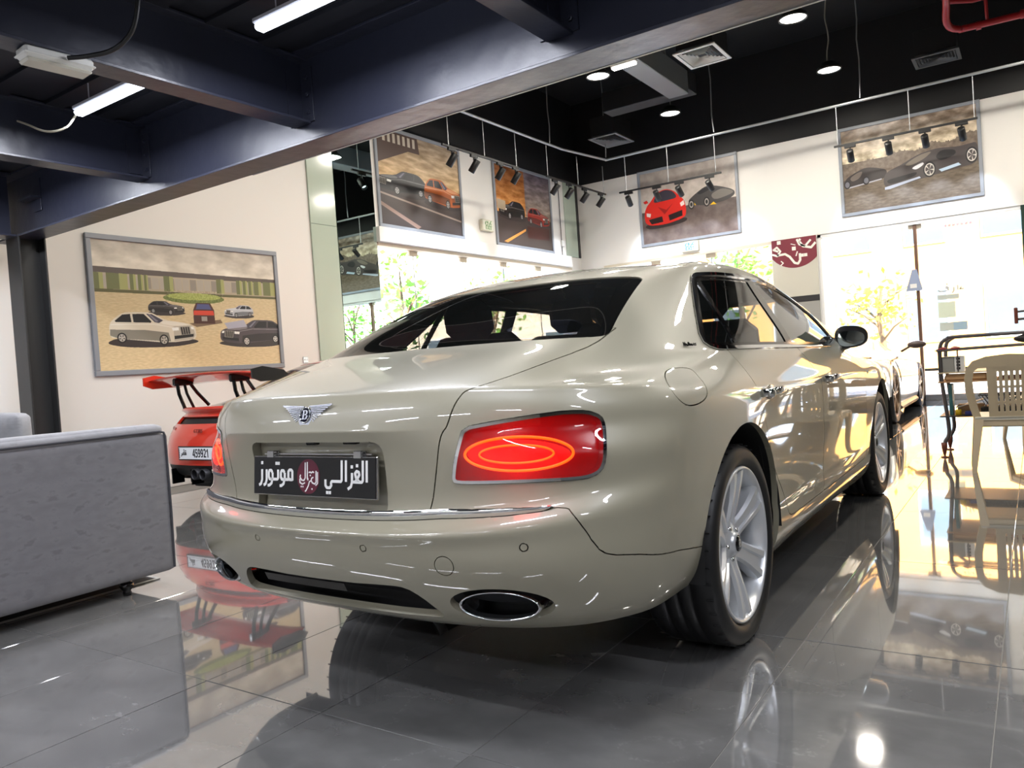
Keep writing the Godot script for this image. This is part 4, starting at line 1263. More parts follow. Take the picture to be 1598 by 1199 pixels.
func build_sofa() -> void:
	# its back panel faces the camera side (+x)
	var o := Vector3(-4.36, 0, -1.42)
	var t := thing("sofa", "grey velvet sofa seen from behind at the left edge", "sofa", o)
	var L := 1.01
	node("back_panel", cushion(Vector3(0.26, 0.085, -L), Vector3(0.41, 0.835, L), 0.022, 0.006, 16), mats.velvet, t)
	node("back_top", cushion(Vector3(0.245, 0.815, -L + 0.005), Vector3(0.40, 0.885, L - 0.005), 0.03, 0.010, 16), mats.velvet_light, t)
	# piping round the back panel
	var p := Mb.new()
	var y0 := 0.10
	var y1 := 0.845
	p.tube(PackedVector3Array([Vector3(0.408, y0, -L + 0.008), Vector3(0.41, 0.4, -L + 0.004), Vector3(0.408, y1 - 0.03, -L + 0.004), Vector3(0.408, y1 - 0.008, -L + 0.012), Vector3(0.408, y1, -L + 0.035), Vector3(0.410, y1 + 0.002, 0), Vector3(0.408, y1, L - 0.02)]), 0.0065, 8)
	node("piping", p.done(), mats.velvet_dark, t)
	node("seat_base", cushion(Vector3(-0.50, 0.085, -L + 0.01), Vector3(0.27, 0.30, L - 0.01), 0.02), mats.velvet, t)
	for k in 2: node("seat_cushion", cushion(Vector3(-0.52, 0.30, -L + 0.18 + k * 0.83), Vector3(0.20, 0.46, -L + 1.0 + k * 0.83), 0.05, 0.02), mats.velvet, t)
	for k in 2: node("arm_rest", cushion(Vector3(-0.52, 0.085, -L if k == 0 else L - 0.17), Vector3(0.27, 0.62, -L + 0.17 if k == 0 else L), 0.04, 0.01), mats.velvet, t)
	for e in [[0.33, -0.77], [0.33, 0.77], [-0.42, -0.77], [-0.42, 0.77]]:
		var b := Mb.new()
		b.lathe(PackedVector2Array([Vector2(0.0, 0.0), Vector2(0.018, 0.0), Vector2(0.022, 0.012), Vector2(0.018, 0.024), Vector2(0.030, 0.038), Vector2(0.038, 0.052), Vector2(0.030, 0.068), Vector2(0.024, 0.074), Vector2(0.034, 0.080), Vector2(0.034, 0.09), Vector2(0.0, 0.09)]), 24, Transform3D(Basis(), Vector3(e[0], 0, e[1])))
		node("leg", b.done(), mats.black_gloss, t)
	# flat dark rug below
	var r := thing("floor_rug", "flat black rug with a pale bound edge under the grey sofa", "rug", Vector3(-5.3, 0.001, -1.0))
	var rb := Mb.new()
	rb.box(Vector3(-1.10, 0.0, -1.44), Vector3(1.12, 0.006, 2.2), 0.002)
	node("rug_pile", rb.done(), mats.rug, r)
	var re := Mb.new()
	re.box(Vector3(1.12, 0.0, -1.46), Vector3(1.135, 0.008, 2.2), 0.002)
	re.box(Vector3(-1.10, 0.0, -1.46), Vector3(1.12, 0.008, -1.44), 0.002)
	node("rug_binding", re.done(), mats.rug_edge, r)
	# armchair behind
	var a := thing("armchair", "grey upholstered armchair behind the sofa at the far left", "chair", Vector3(-6.28, 0, -2.18), deg_to_rad(15))
	node("backrest", cushion(Vector3(-0.34, 0.42, -0.46), Vector3(0.34, 0.97, -0.33), 0.04, 0.02), mats.velvet_light, a)
	node("seat_cushion", cushion(Vector3(-0.33, 0.30, -0.36), Vector3(0.33, 0.45, 0.30), 0.05, 0.02), mats.velvet_light, a)
	for sd in [-1.0, 1.0]: node("arm_rest", cushion(Vector3(sd * 0.37 - 0.05, 0.28, -0.40), Vector3(sd * 0.37 + 0.05, 0.66, 0.28), 0.04, 0.01), mats.velvet_light, a)
	for e in [[-0.3, -0.3], [0.3, -0.3], [-0.3, 0.24], [0.3, 0.24]]:
		var b := Mb.new()
		b.tube(PackedVector3Array([Vector3(e[0], 0, e[1]), Vector3(e[0] * 0.93, 0.30, e[1] * 0.93)]), 0.014, 10, true, 1.0, 0.022)
		node("leg", b.done(), mats.black_metal, a)

func plastic_chair(at: Vector3, turn: float, label: String) -> Node3D:
	# the seat looks along -z, the back stands at +z
	var t := thing("plastic_chair", label, "chair", at, turn, "beige plastic chairs")
	var m: StandardMaterial3D = mats.chair_plastic
	var bend := func(x: float, y: float) -> Vector3:
		# the back is bowed and leans
		return Vector3(x, y, 0.20 + 0.10 * (y - 0.42) / 0.47 - 0.32 * x * x)
	var strip := func(pts: Array, w: float, th: float) -> ArrayMesh:
		var b := Mb.new()
		var front := []
		for j in 2:
			var row := PackedVector3Array()
			for e in pts:
				var n := Vector2(e[2], e[3]).normalized()
				var q: Vector2 = Vector2(e[0], e[1]) + n * (w * (e[4] if e.size() > 4 else 1.0)) * (-0.5 if j == 0 else 0.5)
				row.append(bend.call(q.x, q.y))
			front.append(row)
		var back := []
		for r in front:
			var row := PackedVector3Array()
			for v in r: row.append(v + Vector3(0, 0, th))
			back.append(row)
		var loop := [front[0], back[0], back[1], front[1], front[0]]
		b.grid(loop, false, false)
		return b.done()
	for sd in [-1.0, 1.0]:
		# outer frame: from the seat corner up round the shoulder
		node("back_frame", strip.call([[sd * 0.215, 0.42, sd, 0.0, 1.0], [sd * 0.235, 0.50, sd, 0.0], [sd * 0.258, 0.62, sd, 0.0], [sd * 0.262, 0.72, sd, 0.03], [sd * 0.25, 0.79, sd, 0.35], [sd * 0.215, 0.83, sd * 0.6, 1.0, 1.2], [sd * 0.14, 0.848, sd * 0.1, 1.0, 1.5], [0.0, 0.855, 0.0, 1.0, 1.7]], 0.055, 0.022), m, t)
		# panel sides
		node("panel_side", strip.call([[sd * 0.115, 0.42, sd, 0.0], [sd * 0.115, 0.55, sd, 0.0], [sd * 0.118, 0.70, sd, 0.0], [sd * 0.120, 0.83, sd, 0.0]], 0.045, 0.02), m, t)
	for k in 6:
		var x := -0.088 + k * 0.0352
		node("slat", strip.call([[x, 0.43, 1.0, 0.0], [x, 0.56, 1.0, 0.0], [x, 0.70, 1.0, 0.0], [x, 0.82, 1.0, 0.0]], 0.024, 0.016), m, t)
	for y in [[0.435, 0.06], [0.535, 0.02], [0.655, 0.018], [0.80, 0.05]]:
		node("cross_bar", strip.call([[-0.13, y[0], 0.0, 1.0], [-0.06, y[0], 0.0, 1.0], [0.06, y[0], 0.0, 1.0], [0.13, y[0], 0.0, 1.0]], y[1], 0.018), m, t)
	node("seat", cushion(Vector3(-0.235, 0.40, -0.24), Vector3(0.235, 0.43, 0.235), 0.014, -0.012, 10), mats.chair_seat, t)
	var ap := Mb.new()
	ap.box(Vector3(-0.225, 0.35, -0.23), Vector3(0.225, 0.405, 0.225), 0.012)
	node("seat_apron", ap.done(), m, t)
	for e in [[-1.0, 1.0], [1.0, 1.0], [-1.0, -1.0], [1.0, -1.0]]:
		var b := Mb.new()
		var rings := []
		for j in 5:
			var f := j / 4.0
			var w := lerpf(0.030, 0.062, f)
			var c := Vector3(e[0] * lerpf(0.255, 0.205, f), lerpf(0.0, 0.41, f), e[1] * lerpf(0.255, 0.205, f))
			var row := PackedVector3Array()
			for q in [[1, 1], [-1, 1], [-1, 0.2], [0.2, 0.2], [0.2, -1], [1, -1]]: row.append(c + Vector3(e[0] * q[0] * w * 0.5, 0, e[1] * q[1] * w * 0.5))
			if e[0] * e[1] > 0: row.reverse()
			rings.append(row)
		b.grid(rings, true, false)
		node("leg", b.done(), m, t)
	return t

func build_trolley() -> void:
	plastic_chair(Vector3(-0.20, 0, -7.12), deg_to_rad(4), "beige plastic garden chair with slotted back, nearest at the right edge")
	plastic_chair(Vector3(0.02, 0, -9.0), deg_to_rad(110), "beige plastic garden chair half hidden behind the metal trolley")
	plastic_chair(Vector3(1.35, 0, -5.6), deg_to_rad(60), "beige plastic garden chair beyond the right edge facing the sedan")
	var o := Vector3(-0.30, 0, -8.0)
	var t := thing("metal_trolley", "grey tubular trolley with shelves behind the plastic chair", "trolley", o)
	var fr := Mb.new()
	for z in [0.27, -0.26]:
		fr.tube(smooth3(PackedVector3Array([Vector3(-0.41, 0.09, z), Vector3(-0.40, 0.14, z), Vector3(-0.37, 0.20, z), Vector3(-0.37, 0.32, z), Vector3(-0.40, 0.66, z), Vector3(-0.405, 0.90, z), Vector3(-0.39, 1.0, z), Vector3(-0.34, 1.04, z), Vector3(-0.28, 1.05, z), Vector3(0.20, 1.05, z), Vector3(0.62, 1.05, z)]), 5), 0.016, 8)
	node("side_frame", fr.done(), mats.steel_grey, t)
	var fr2 := Mb.new()
	for z in [0.27, -0.26]: fr2.tube(PackedVector3Array([Vector3(0.62, 0.09, z), Vector3(0.62, 1.05, z)]), 0.012, 8)
	fr2.tube(PackedVector3Array([Vector3(-0.43, 0.94, 0.27), Vector3(-0.16, 0.945, 0.27), Vector3(0.62, 0.955, 0.27)]), 0.013, 8)
	node("push_rail", fr2.done(), mats.steel_grey, t)
	for e in [[-0.41, 0.27], [-0.41, -0.26], [0.62, 0.27], [0.62, -0.26]]:
		var ft := Mb.new()
		ft.lathe(PackedVector2Array([Vector2(0.0, 0.0), Vector2(0.03, 0.0), Vector2(0.03, 0.008), Vector2(0.008, 0.012), Vector2(0.012, 0.03), Vector2(0.024, 0.09), Vector2(0.024, 0.13), Vector2(0.0, 0.13)]), 16, Transform3D(Basis(), Vector3(e[0], 0, e[1])))
		node("foot", ft.done(), mats.foot_brown, t)
	for y in [[0.655, 0.014, "wood_tan"], [0.735, 0.012, "wood_pale"], [0.355, 0.012, "steel_dark"]]:
		var sh := Mb.new()
		sh.box(Vector3(-0.43, y[0], -0.28), Vector3(0.63, y[0] + y[1], 0.30), 0.003)
		node("shelf", sh.done(), mats[y[2]], t)
	var up := Mb.new()
	for x in [-0.415, -0.27]: up.tube(PackedVector3Array([Vector3(x, 0.745, 0.29), Vector3(x, 0.94, 0.29)]), 0.006, 6)
	for x in [-0.415, 0.0, 0.6]: up.tube(PackedVector3Array([Vector3(x, 0.66, 0.29), Vector3(x, 0.74, 0.29)]), 0.008, 6)
	up.box(Vector3(-0.44, 0.936, 0.20), Vector3(-0.24, 0.944, 0.31), 0.002)
	node("rack_post", up.done(), mats.steel_grey, t)
	var pad := Mb.new()
	pad.ball(Vector3(0.30, 1.0, 0.25), Vector3(0.16, 0.042, 0.05), 18, 10)
	node("rest_pad", pad.done(), mats.black_metal, t)
	# things on it
	for e in [[-0.385, "left of two red dishes on the trolley rack", 0.040], [-0.285, "right of two red dishes on the trolley rack", 0.042]]:
		var d := Mb.new()
		d.lathe(PackedVector2Array([Vector2(0.0, 0.0), Vector2(e[2] * 0.9, 0.0), Vector2(e[2], 0.008), Vector2(e[2] * 0.7, 0.018), Vector2(0.012, 0.026), Vector2(0.0, 0.026)]), 20)
		var dn := node("red_dish", d.done(), mats.red_plastic)
		dn.position = o + Vector3(e[0], 0.944, 0.26)
		tag(dn, e[1], "dish", "red dishes on the rack")
	var gb := thing("carton_stack", "grey carton with dark printed side on the trolley shelf", "box", o + Vector3(-0.30, 0.747, 0.22))
	var g1 := Mb.new()
	g1.box(Vector3(-0.09, 0.0, -0.08), Vector3(0.0, 0.135, 0.05), 0.003)
	node("carton_body", g1.done(), mats.carton_grey, gb)
	var g2 := Mb.new()
	g2.box(Vector3(0.002, 0.0, -0.08), Vector3(0.075, 0.135, 0.05), 0.003)
	node("carton_body", g2.done(), mats.white_paint, gb)
	for k in 4:
		var gl := Mb.new()
		gl.box(Vector3(0.018, 0.020 + k * 0.028, 0.049), Vector3(0.046, 0.040 + k * 0.028, 0.0515))
		node("carton_print", gl.done(), mats.black, gb)
	node_thing("paper_parcel", boxmesh(Vector3(-0.16, 0, -0.12), Vector3(0.16, 0.055, 0.10), 0.015), mats.kraft, o + Vector3(-0.22, 0.669, 0.18), "tan paper parcel lying on the middle trolley shelf", "parcel")
	node_thing("brown_folder", boxmesh(Vector3(-0.14, 0, -0.12), Vector3(0.14, 0.025, 0.10), 0.006), mats.leather_brown, o + Vector3(0.16, 0.669, 0.18), "dark brown folder on the middle trolley shelf", "folder")
	node_thing("teal_file", boxmesh(Vector3(-0.012, 0, -0.10), Vector3(0.016, 0.27, 0.10), 0.004), mats.teal, o + Vector3(-0.345, 0.367, 0.14), "upright teal file at the left end of the lower shelf", "file")
	node_thing("blue_packet", boxmesh(Vector3(-0.05, 0, -0.03), Vector3(0.05, 0.035, 0.03), 0.006), mats.blue_pack, o + Vector3(-0.19, 0.367, 0.24), "small blue packet on the lower trolley shelf", "packet")
	node_thing("yellow_tin", lathe_mesh(PackedVector2Array([Vector2(0, 0), Vector2(0.024, 0), Vector2(0.024, 0.045), Vector2(0.02, 0.05), Vector2(0, 0.05)])), mats.yellow_pack, o + Vector3(-0.29, 0.367, 0.25), "small yellow tin on the lower trolley shelf", "tin")
	node_thing("white_papers", boxmesh(Vector3(-0.12, 0, -0.10), Vector3(0.10, 0.006, 0.10)), mats.white_paint, o + Vector3(-0.20, 0.46, 0.10), "white sheets leaning over the lower shelf", "papers")
	get_node("white_papers").rotation.z = 0.3
	node_thing("small_carton", boxmesh(Vector3(-0.10, 0, -0.08), Vector3(0.10, 0.085, 0.08), 0.004), mats.kraft, o + Vector3(-0.20, 0.367, 0.09), "open tan carton at the back of the lower shelf", "carton")
	# wire basket
	var bk := thing("mesh_basket", "black mesh basket on the lower trolley shelf", "basket", o + Vector3(0.0, 0.367, 0.15))
	var wb := Mb.new()
	for k in 15:
		var x := -0.13 + k * 0.026
		for z in [-0.10, 0.13]:
			wire(wb, Vector3(x, 0.0, z), Vector3(minf(x + 0.10, 0.24), 0.17, z), 0.0022)
			wire(wb, Vector3(x, 0.17, z), Vector3(minf(x + 0.10, 0.24), 0.0, z), 0.0022)
	node("wire_mesh", wb.done(), mats.black_metal, bk).set_meta("kind", "stuff")
	var bb := Mb.new()
	for y in [0.0, 0.17]:
		bb.tube(PackedVector3Array([Vector3(-0.13, y, 0.13), Vector3(0.24, y, 0.13), Vector3(0.24, y, -0.10), Vector3(-0.13, y, -0.10), Vector3(-0.13, y, 0.13)]), 0.005, 6)
	node("basket_rim", bb.done(), mats.black_metal, bk)
	var bl := Mb.new()
	bl.box(Vector3(-0.12, 0.003, -0.09), Vector3(0.22, 0.07, 0.12), 0.01)
	node("basket_content", bl.done(), mats.black, bk)
	# bracket seen at the right edge, a grey case and a dark bag further right
	var br := thing("folded_stand", "rust-brown and grey folded stand at the right edge above the trolley", "stand", Vector3(-0.035, 0.012, -8.72))
	var b1 := Mb.new()
	b1.box(Vector3(-0.125, 1.12, 0.10), Vector3(-0.095, 1.27, 0.16), 0.006)
	node("stand_clamp", b1.done(), mats.foot_brown, br)
	var b2 := Mb.new()
	b2.tube(PackedVector3Array([Vector3(-0.11, 1.16, 0.13), Vector3(0.5, 1.18, 0.13)]), 0.012, 8)
	b2.tube(PackedVector3Array([Vector3(-0.11, 1.23, 0.13), Vector3(0.5, 1.26, 0.13)]), 0.010, 8)
	b2.tube(PackedVector3Array([Vector3(0.5, 0.0, 0.13), Vector3(0.5, 1.3, 0.13)]), 0.016, 8)
	b2.box(Vector3(0.35, -0.012, -0.02), Vector3(0.65, 0.01, 0.28), 0.004)
	node("stand_arm", b2.done(), mats.steel_grey, br)
	node_thing("grey_case", boxmesh(Vector3(-0.16, 0, -0.14), Vector3(0.16, 0.30, 0.14), 0.02), mats.case_grey, Vector3(0.12, 0, -8.75), "grey hard case standing on the floor behind the chair legs", "case")

func node_thing(called: String, m: Mesh, material: Material, at: Vector3, label: String, category: String) -> void:
	var n := node(called, m, material)
	n.position = at
	tag(n, label, category)

func lathe_mesh(p: PackedVector2Array, seg := 20) -> ArrayMesh:
	var b := Mb.new()
	b.lathe(p, seg)
	return b.done()
# ---------------------------------------------------------------- printed pictures on the walls (flat prints, drawn into images)
class Print:
	var im: Image
	var w: int
	var h: int
	func _init(width: int, height: int) -> void:
		w = width; h = height
		im = Image.create(w, h, false, Image.FORMAT_RGB8)
	func fade(y0: float, y1: float, a: Color, b: Color) -> void:
		for y in range(int(y0 * h), int(y1 * h)):
			im.fill_rect(Rect2i(0, y, w, 1), a.lerp(b, (y / float(h) - y0) / (y1 - y0)))
	func fade_part(r: Rect2, a: Color, b: Color) -> void:
		for y in range(int(r.position.y * h), int(r.end.y * h)):
			im.fill_rect(Rect2i(int(r.position.x * w), y, int(r.size.x * w), 1), a.lerp(b, (y / float(h) - r.position.y) / r.size.y))
	func soft(pts: Array, c: Color, times := 2) -> void:
		var q := []
		for e in pts: q.append(Vector2(e[0], e[1]) if e is Array else e)
		for _k in times:
			var r := []
			for i in q.size():
				var a: Vector2 = q[i]
				var b: Vector2 = q[(i + 1) % q.size()]
				r.append(a.lerp(b, 0.22)); r.append(a.lerp(b, 0.78))
			q = r
		poly(q, c)
	func poly(pts: Array, c: Color) -> void:
		var p := PackedVector2Array()
		var lo := 1e9
		var hi := -1e9
		for e in pts:
			var v := Vector2(e[0] * w, e[1] * h) if e is Array else Vector2(e.x * w, e.y * h)
			p.append(v)
			lo = minf(lo, v.y); hi = maxf(hi, v.y)
		for y in range(maxi(int(lo), 0), mini(int(hi) + 1, h)):
			var xs := []
			var yy := y + 0.5
			for i in p.size():
				var a := p[i]
				var b := p[(i + 1) % p.size()]
				if (a.y <= yy) != (b.y <= yy): xs.append(a.x + (yy - a.y) * (b.x - a.x) / (b.y - a.y))
			xs.sort()
			for k in range(0, xs.size() - 1, 2):
				var x0 := clampi(int(round(xs[k])), 0, w)
				var x1 := clampi(int(round(xs[k + 1])), 0, w)
				if x1 > x0: im.fill_rect(Rect2i(x0, y, x1 - x0, 1), c)
	func oval(cx: float, cy: float, rx: float, ry: float, c: Color) -> void:
		var p := []
		for k in 28: p.append(Vector2(cx + cos(TAU * k / 28.0) * rx, cy + sin(TAU * k / 28.0) * ry))
		poly(p, c)
	func grain(seed_: int, freq: float, amount: float, stretch := 1.0, r := Rect2(0, 0, 1, 1)) -> void:
		var n := FastNoiseLite.new()
		n.seed = seed_
		n.frequency = freq
		n.fractal_octaves = 4
		for y in range(int(r.position.y * h), int(r.end.y * h)):
			for x in range(int(r.position.x * w), int(r.end.x * w)):
				var k := n.get_noise_2d(x, y * stretch) * amount
				var c := im.get_pixel(x, y)
				im.set_pixel(x, y, Color(clampf(c.r + k, 0, 1), clampf(c.g + k, 0, 1), clampf(c.b + k, 0, 1)))
	func at(list: Array, o: Vector2, s: Vector2) -> Array:
		var r := []
		for e in list: r.append(Vector2(o.x + e[0] * s.x, o.y + e[1] * s.y))
		return r
	# a car seen from the front quarter, nose to the right (s.x > 0) or left (s.x < 0)
	func car(o: Vector2, s: Vector2, body: Color, low := 1.0, wheels := Color(0.62, 0.62, 0.62), glass := Color(0.25, 0.24, 0.30)) -> void:
		var dark := body.darkened(0.38)
		var lite := body.lightened(0.28)
		var k := Vector2(s.x, s.y * low)
		soft(at([[-0.06, 0.06], [0.1, -0.06], [0.95, -0.02], [1.05, 0.05], [0.72, 0.14], [0.2, 0.14]], o, s), Color(0.22, 0.19, 0.19))
		soft(at([[0.0, -0.06], [0.0, -0.26], [0.03, -0.36], [0.13, -0.49], [0.20, -0.525], [0.45, -0.53], [0.50, -0.505], [0.62, -0.385], [0.82, -0.345], [0.94, -0.30], [0.99, -0.24], [1.0, -0.08], [0.97, 0.0], [0.66, 0.06], [0.10, -0.03]], o, k), body, 1)
		poly(at([[0.005, -0.09], [0.01, -0.20], [0.40, -0.19], [0.66, -0.14], [0.68, 0.03], [0.10, -0.03]], o, k), dark)
		poly(at([[0.02, -0.30], [0.50, -0.315], [0.70, -0.255], [0.70, -0.235], [0.50, -0.292], [0.02, -0.28]], o, k), lite)
		soft(at([[0.61, -0.375], [0.82, -0.335], [0.93, -0.295], [0.74, -0.27], [0.56, -0.315]], o, k), lite, 1)
		poly(at([[0.065, -0.36], [0.15, -0.475], [0.235, -0.49], [0.245, -0.335], [0.075, -0.335]], o, k), Color(0.09, 0.09, 0.11))
		poly(at([[0.26, -0.49], [0.385, -0.495], [0.47, -0.355], [0.46, -0.33], [0.268, -0.335]], o, k), Color(0.09, 0.09, 0.11))
		poly(at([[0.415, -0.497], [0.475, -0.495], [0.605, -0.375], [0.555, -0.325], [0.505, -0.34]], o, k), glass)
		poly(at([[0.43, -0.495], [0.455, -0.495], [0.55, -0.36], [0.52, -0.345]], o, k), glass.lightened(0.3))
		poly(at([[0.72, -0.265], [0.955, -0.285], [0.985, -0.09], [0.95, -0.01], [0.72, 0.03]], o, k), body.darkened(0.14))
		poly(at([[0.795, -0.255], [0.92, -0.265], [0.935, -0.11], [0.81, -0.085]], o, k), Color(0.62, 0.60, 0.56))
		for j in 4: poly(at([[0.806 + 0.029 * j, -0.245 - 0.002 * j], [0.826 + 0.029 * j, -0.247 - 0.002 * j], [0.838 + 0.028 * j, -0.103 - 0.005 * j], [0.818 + 0.028 * j, -0.098 - 0.005 * j]], o, k), Color(0.15, 0.14, 0.14))
		poly(at([[0.70, -0.235], [0.782, -0.245], [0.785, -0.185], [0.71, -0.175]], o, k), Color(0.92, 0.92, 0.90))
		poly(at([[0.93, -0.262], [0.962, -0.258], [0.975, -0.205], [0.94, -0.205]], o, k), Color(0.92, 0.92, 0.90))
		poly(at([[0.725, -0.075], [0.965, -0.115], [0.96, -0.06], [0.725, -0.01]], o, k), Color(0.11, 0.11, 0.12))
		for e in [[0.13, -0.045, 0.052, 0.095], [0.60, 0.0, 0.054, 0.105]]:
			oval(o.x + e[0] * s.x, o.y + e[1] * s.y, absf(e[2] * s.x), e[3] * s.y, Color(0.08, 0.08, 0.09))
			oval(o.x + e[0] * s.x, o.y + e[1] * s.y, absf(e[2] * s.x) * 0.72, e[3] * s.y * 0.74, wheels)
			for f in 5:
				var a := TAU * f / 5.0
				var c := Vector2(o.x + e[0] * s.x, o.y + e[1] * s.y)
				var q := Vector2(cos(a) * absf(e[2] * s.x), sin(a) * e[3] * s.y) * 0.62
				var t := Vector2(cos(a + 0.5) * absf(e[2] * s.x), sin(a + 0.5) * e[3] * s.y) * 0.62
				poly([c + q * 0.35, c + q, c + t, c + t * 0.35], wheels.darkened(0.6))
	func texture() -> ImageTexture:
		return ImageTexture.create_from_image(im)

func picture(at: Vector3, turn: float, sx: float, sy: float, pr: Print, label: String, key: String) -> void:
	var t := thing("framed_picture", label, "picture", at, turn)
	var fw := 0.055
	for e in [[Vector3(-sx, sy - fw, 0), Vector3(sx, sy, 0.035)], [Vector3(-sx, -sy, 0), Vector3(sx, -sy + fw, 0.035)], [Vector3(-sx, -sy + fw, 0), Vector3(-sx + fw, sy - fw, 0.035)], [Vector3(sx - fw, -sy + fw, 0), Vector3(sx, sy - fw, 0.035)]]:
		var b := Mb.new()
		b.box(e[0], e[1], 0.006)
		node("frame_bar", b.done(), mats.picture_frame, t)
	var m := mat(key, Color(1, 1, 1), 0.35)
	m.albedo_texture = pr.texture()
	var q := Mb.new()
	q.quad_uv(Vector3(-sx + fw, -sy + fw, 0.016), Vector3(sx - fw, -sy + fw, 0.016), Vector3(sx - fw, sy - fw, 0.016), Vector3(-sx + fw, sy - fw, 0.016))
	node("print", q.done(true), m, t)
	var bk := Mb.new()
	bk.box(Vector3(-sx + 0.01, -sy + 0.01, 0.0), Vector3(sx - 0.01, sy - 0.01, 0.012))
	node("backing_board", bk.done(), mats.picture_frame, t)

func build_pictures() -> void:
	# mural: five cars in a courtyard
	var p := Print.new(900, 560)
	p.fade(0.0, 0.22, Color(0.70, 0.67, 0.62), Color(0.85, 0.82, 0.76))
	p.grain(3, 0.006, 0.14, 1.8, Rect2(0, 0, 1, 0.22))
	p.fade(0.22, 0.40, Color(0.70, 0.66, 0.58), Color(0.66, 0.61, 0.52))
	p.fade(0.40, 1.0, Color(0.78, 0.71, 0.56), Color(0.86, 0.77, 0.60))
	p.grain(5, 0.03, 0.07, 5.0, Rect2(0, 0.40, 1, 0.60))
	p.poly([[0, 0.205], [1, 0.225], [1, 0.262], [0, 0.25]], Color(0.36, 0.32, 0.30))
	for k in 26: p.poly([[k * 0.04, 0.27], [k * 0.04 + 0.034, 0.27], [k * 0.04 + 0.034, 0.36], [k * 0.04, 0.36]], Color(0.66, 0.63, 0.58) if k % 3 else Color(0.56, 0.53, 0.49))
	for e in [[0.0, 0.045], [0.06, 0.10], [0.17, 0.03], [0.21, 0.025], [0.24, 0.02], [0.34, 0.05], [0.63, 0.045], [0.75, 0.035], [0.79, 0.03], [0.825, 0.03], [0.86, 0.05], [0.92, 0.08]]:
		p.poly([[e[0], 0.25], [e[0] + e[1], 0.252], [e[0] + e[1], 0.375], [e[0], 0.375]], Color(0.42, 0.44, 0.28))
		p.poly([[e[0] + e[1] * 0.6, 0.25], [e[0] + e[1], 0.252], [e[0] + e[1], 0.375], [e[0] + e[1] * 0.6, 0.375]], Color(0.62, 0.63, 0.40))
	p.poly([[0, 0.375], [1, 0.385], [1, 0.405], [0, 0.40]], Color(0.36, 0.35, 0.22))
	p.oval(0.50, 0.425, 0.17, 0.045, Color(0.42, 0.47, 0.24))
	p.oval(0.50, 0.41, 0.15, 0.03, Color(0.62, 0.66, 0.36))
	p.grain(9, 0.08, 0.12, 1.0, Rect2(0.34, 0.36, 0.33, 0.1))
	p.car(Vector2(0.25, 0.545), Vector2(0.19, 0.20), Color(0.22, 0.20, 0.20), 0.85)
	p.car(Vector2(0.845, 0.56), Vector2(-0.18, 0.20), Color(0.72, 0.73, 0.76), 0.85)
	# red car from the front
	p.poly([[0.46, 0.635], [0.64, 0.60], [0.65, 0.63], [0.50, 0.665]], Color(0.46, 0.38, 0.30))
	p.poly([[0.485, 0.635], [0.487, 0.52], [0.505, 0.46], [0.585, 0.46], [0.605, 0.52], [0.607, 0.635]], Color(0.28, 0.16, 0.14))
	p.poly([[0.490, 0.525], [0.600, 0.525], [0.604, 0.565], [0.487, 0.565]], Color(0.80, 0.26, 0.18))
	p.poly([[0.502, 0.515], [0.512, 0.47], [0.578, 0.47], [0.590, 0.515]], Color(0.30, 0.32, 0.50))
	p.poly([[0.530, 0.575], [0.562, 0.575], [0.562, 0.615], [0.530, 0.615]], Color(0.60, 0.58, 0.55))
	p.car(Vector2(0.055, 0.77), Vector2(0.44, 0.42), Color(0.84, 0.81, 0.74), 1.0, Color(0.72, 0.70, 0.66))
	p.car(Vector2(1.03, 0.79), Vector2(-0.40, 0.38), Color(0.30, 0.27, 0.29), 0.95, Color(0.78, 0.76, 0.74))
	p.poly([[0.66, 0.63], [0.78, 0.60], [0.80, 0.66], [0.68, 0.68]], Color(0.66, 0.66, 0.72))
	picture(Vector3(XL, 1.99, -5.365), PI / 2, 1.20, 0.735, p, "large framed mural print of five cars parked in a sunny courtyard", "print_mural")
	# two dark and orange cars under a stormy sky
	p = Print.new(640, 520)
	p.fade(0.0, 0.5, Color(0.62, 0.55, 0.47), Color(0.80, 0.66, 0.46))
	p.grain(13, 0.006, 0.22, 4.0, Rect2(0, 0, 1, 0.5))
	p.fade(0.5, 1.0, Color(0.30, 0.26, 0.25), Color(0.25, 0.22, 0.22))
	p.poly([[0, 0], [0.48, 0.0], [0.50, 0.17], [0.36, 0.17], [0.0, 0.36]], Color(0.30, 0.22, 0.19))
	for k in 7: p.poly([[0.07 + k * 0.058, 0.02], [0.10 + k * 0.058, 0.02], [0.10 + k * 0.058, 0.12], [0.07 + k * 0.058, 0.12]], Color(0.78, 0.74, 0.68))
	p.poly([[0, 0.66], [1, 0.82], [1, 0.84], [0, 0.68]], Color(0.62, 0.56, 0.52))
	p.poly([[0, 0.76], [0.46, 0.97], [0.42, 1.0], [0.0, 0.80]], Color(0.58, 0.48, 0.44))
	p.car(Vector2(0.56, 0.62), Vector2(-0.60, 0.44), Color(0.17, 0.17, 0.18), 0.95)
	p.car(Vector2(0.53, 0.66), Vector2(0.50, 0.50), Color(0.70, 0.36, 0.13), 1.0)
	picture(Vector3(XL, 4.03, -9.54), PI / 2, 1.03, 0.77, p, "framed print of a dark car and an orange car, next to the mirror", "print_storm")
	# sunset picture
	p = Print.new(600, 520)
	p.fade_part(Rect2(0, 0, 0.52, 0.6), Color(0.50, 0.30, 0.16), Color(0.86, 0.58, 0.30))
	p.fade_part(Rect2(0.52, 0, 0.48, 0.6), Color(0.38, 0.34, 0.38), Color(0.62, 0.55, 0.48))
	p.grain(17, 0.008, 0.18, 3.0, Rect2(0, 0, 1, 0.6))
	p.fade(0.6, 1.0, Color(0.26, 0.22, 0.21), Color(0.30, 0.26, 0.24))
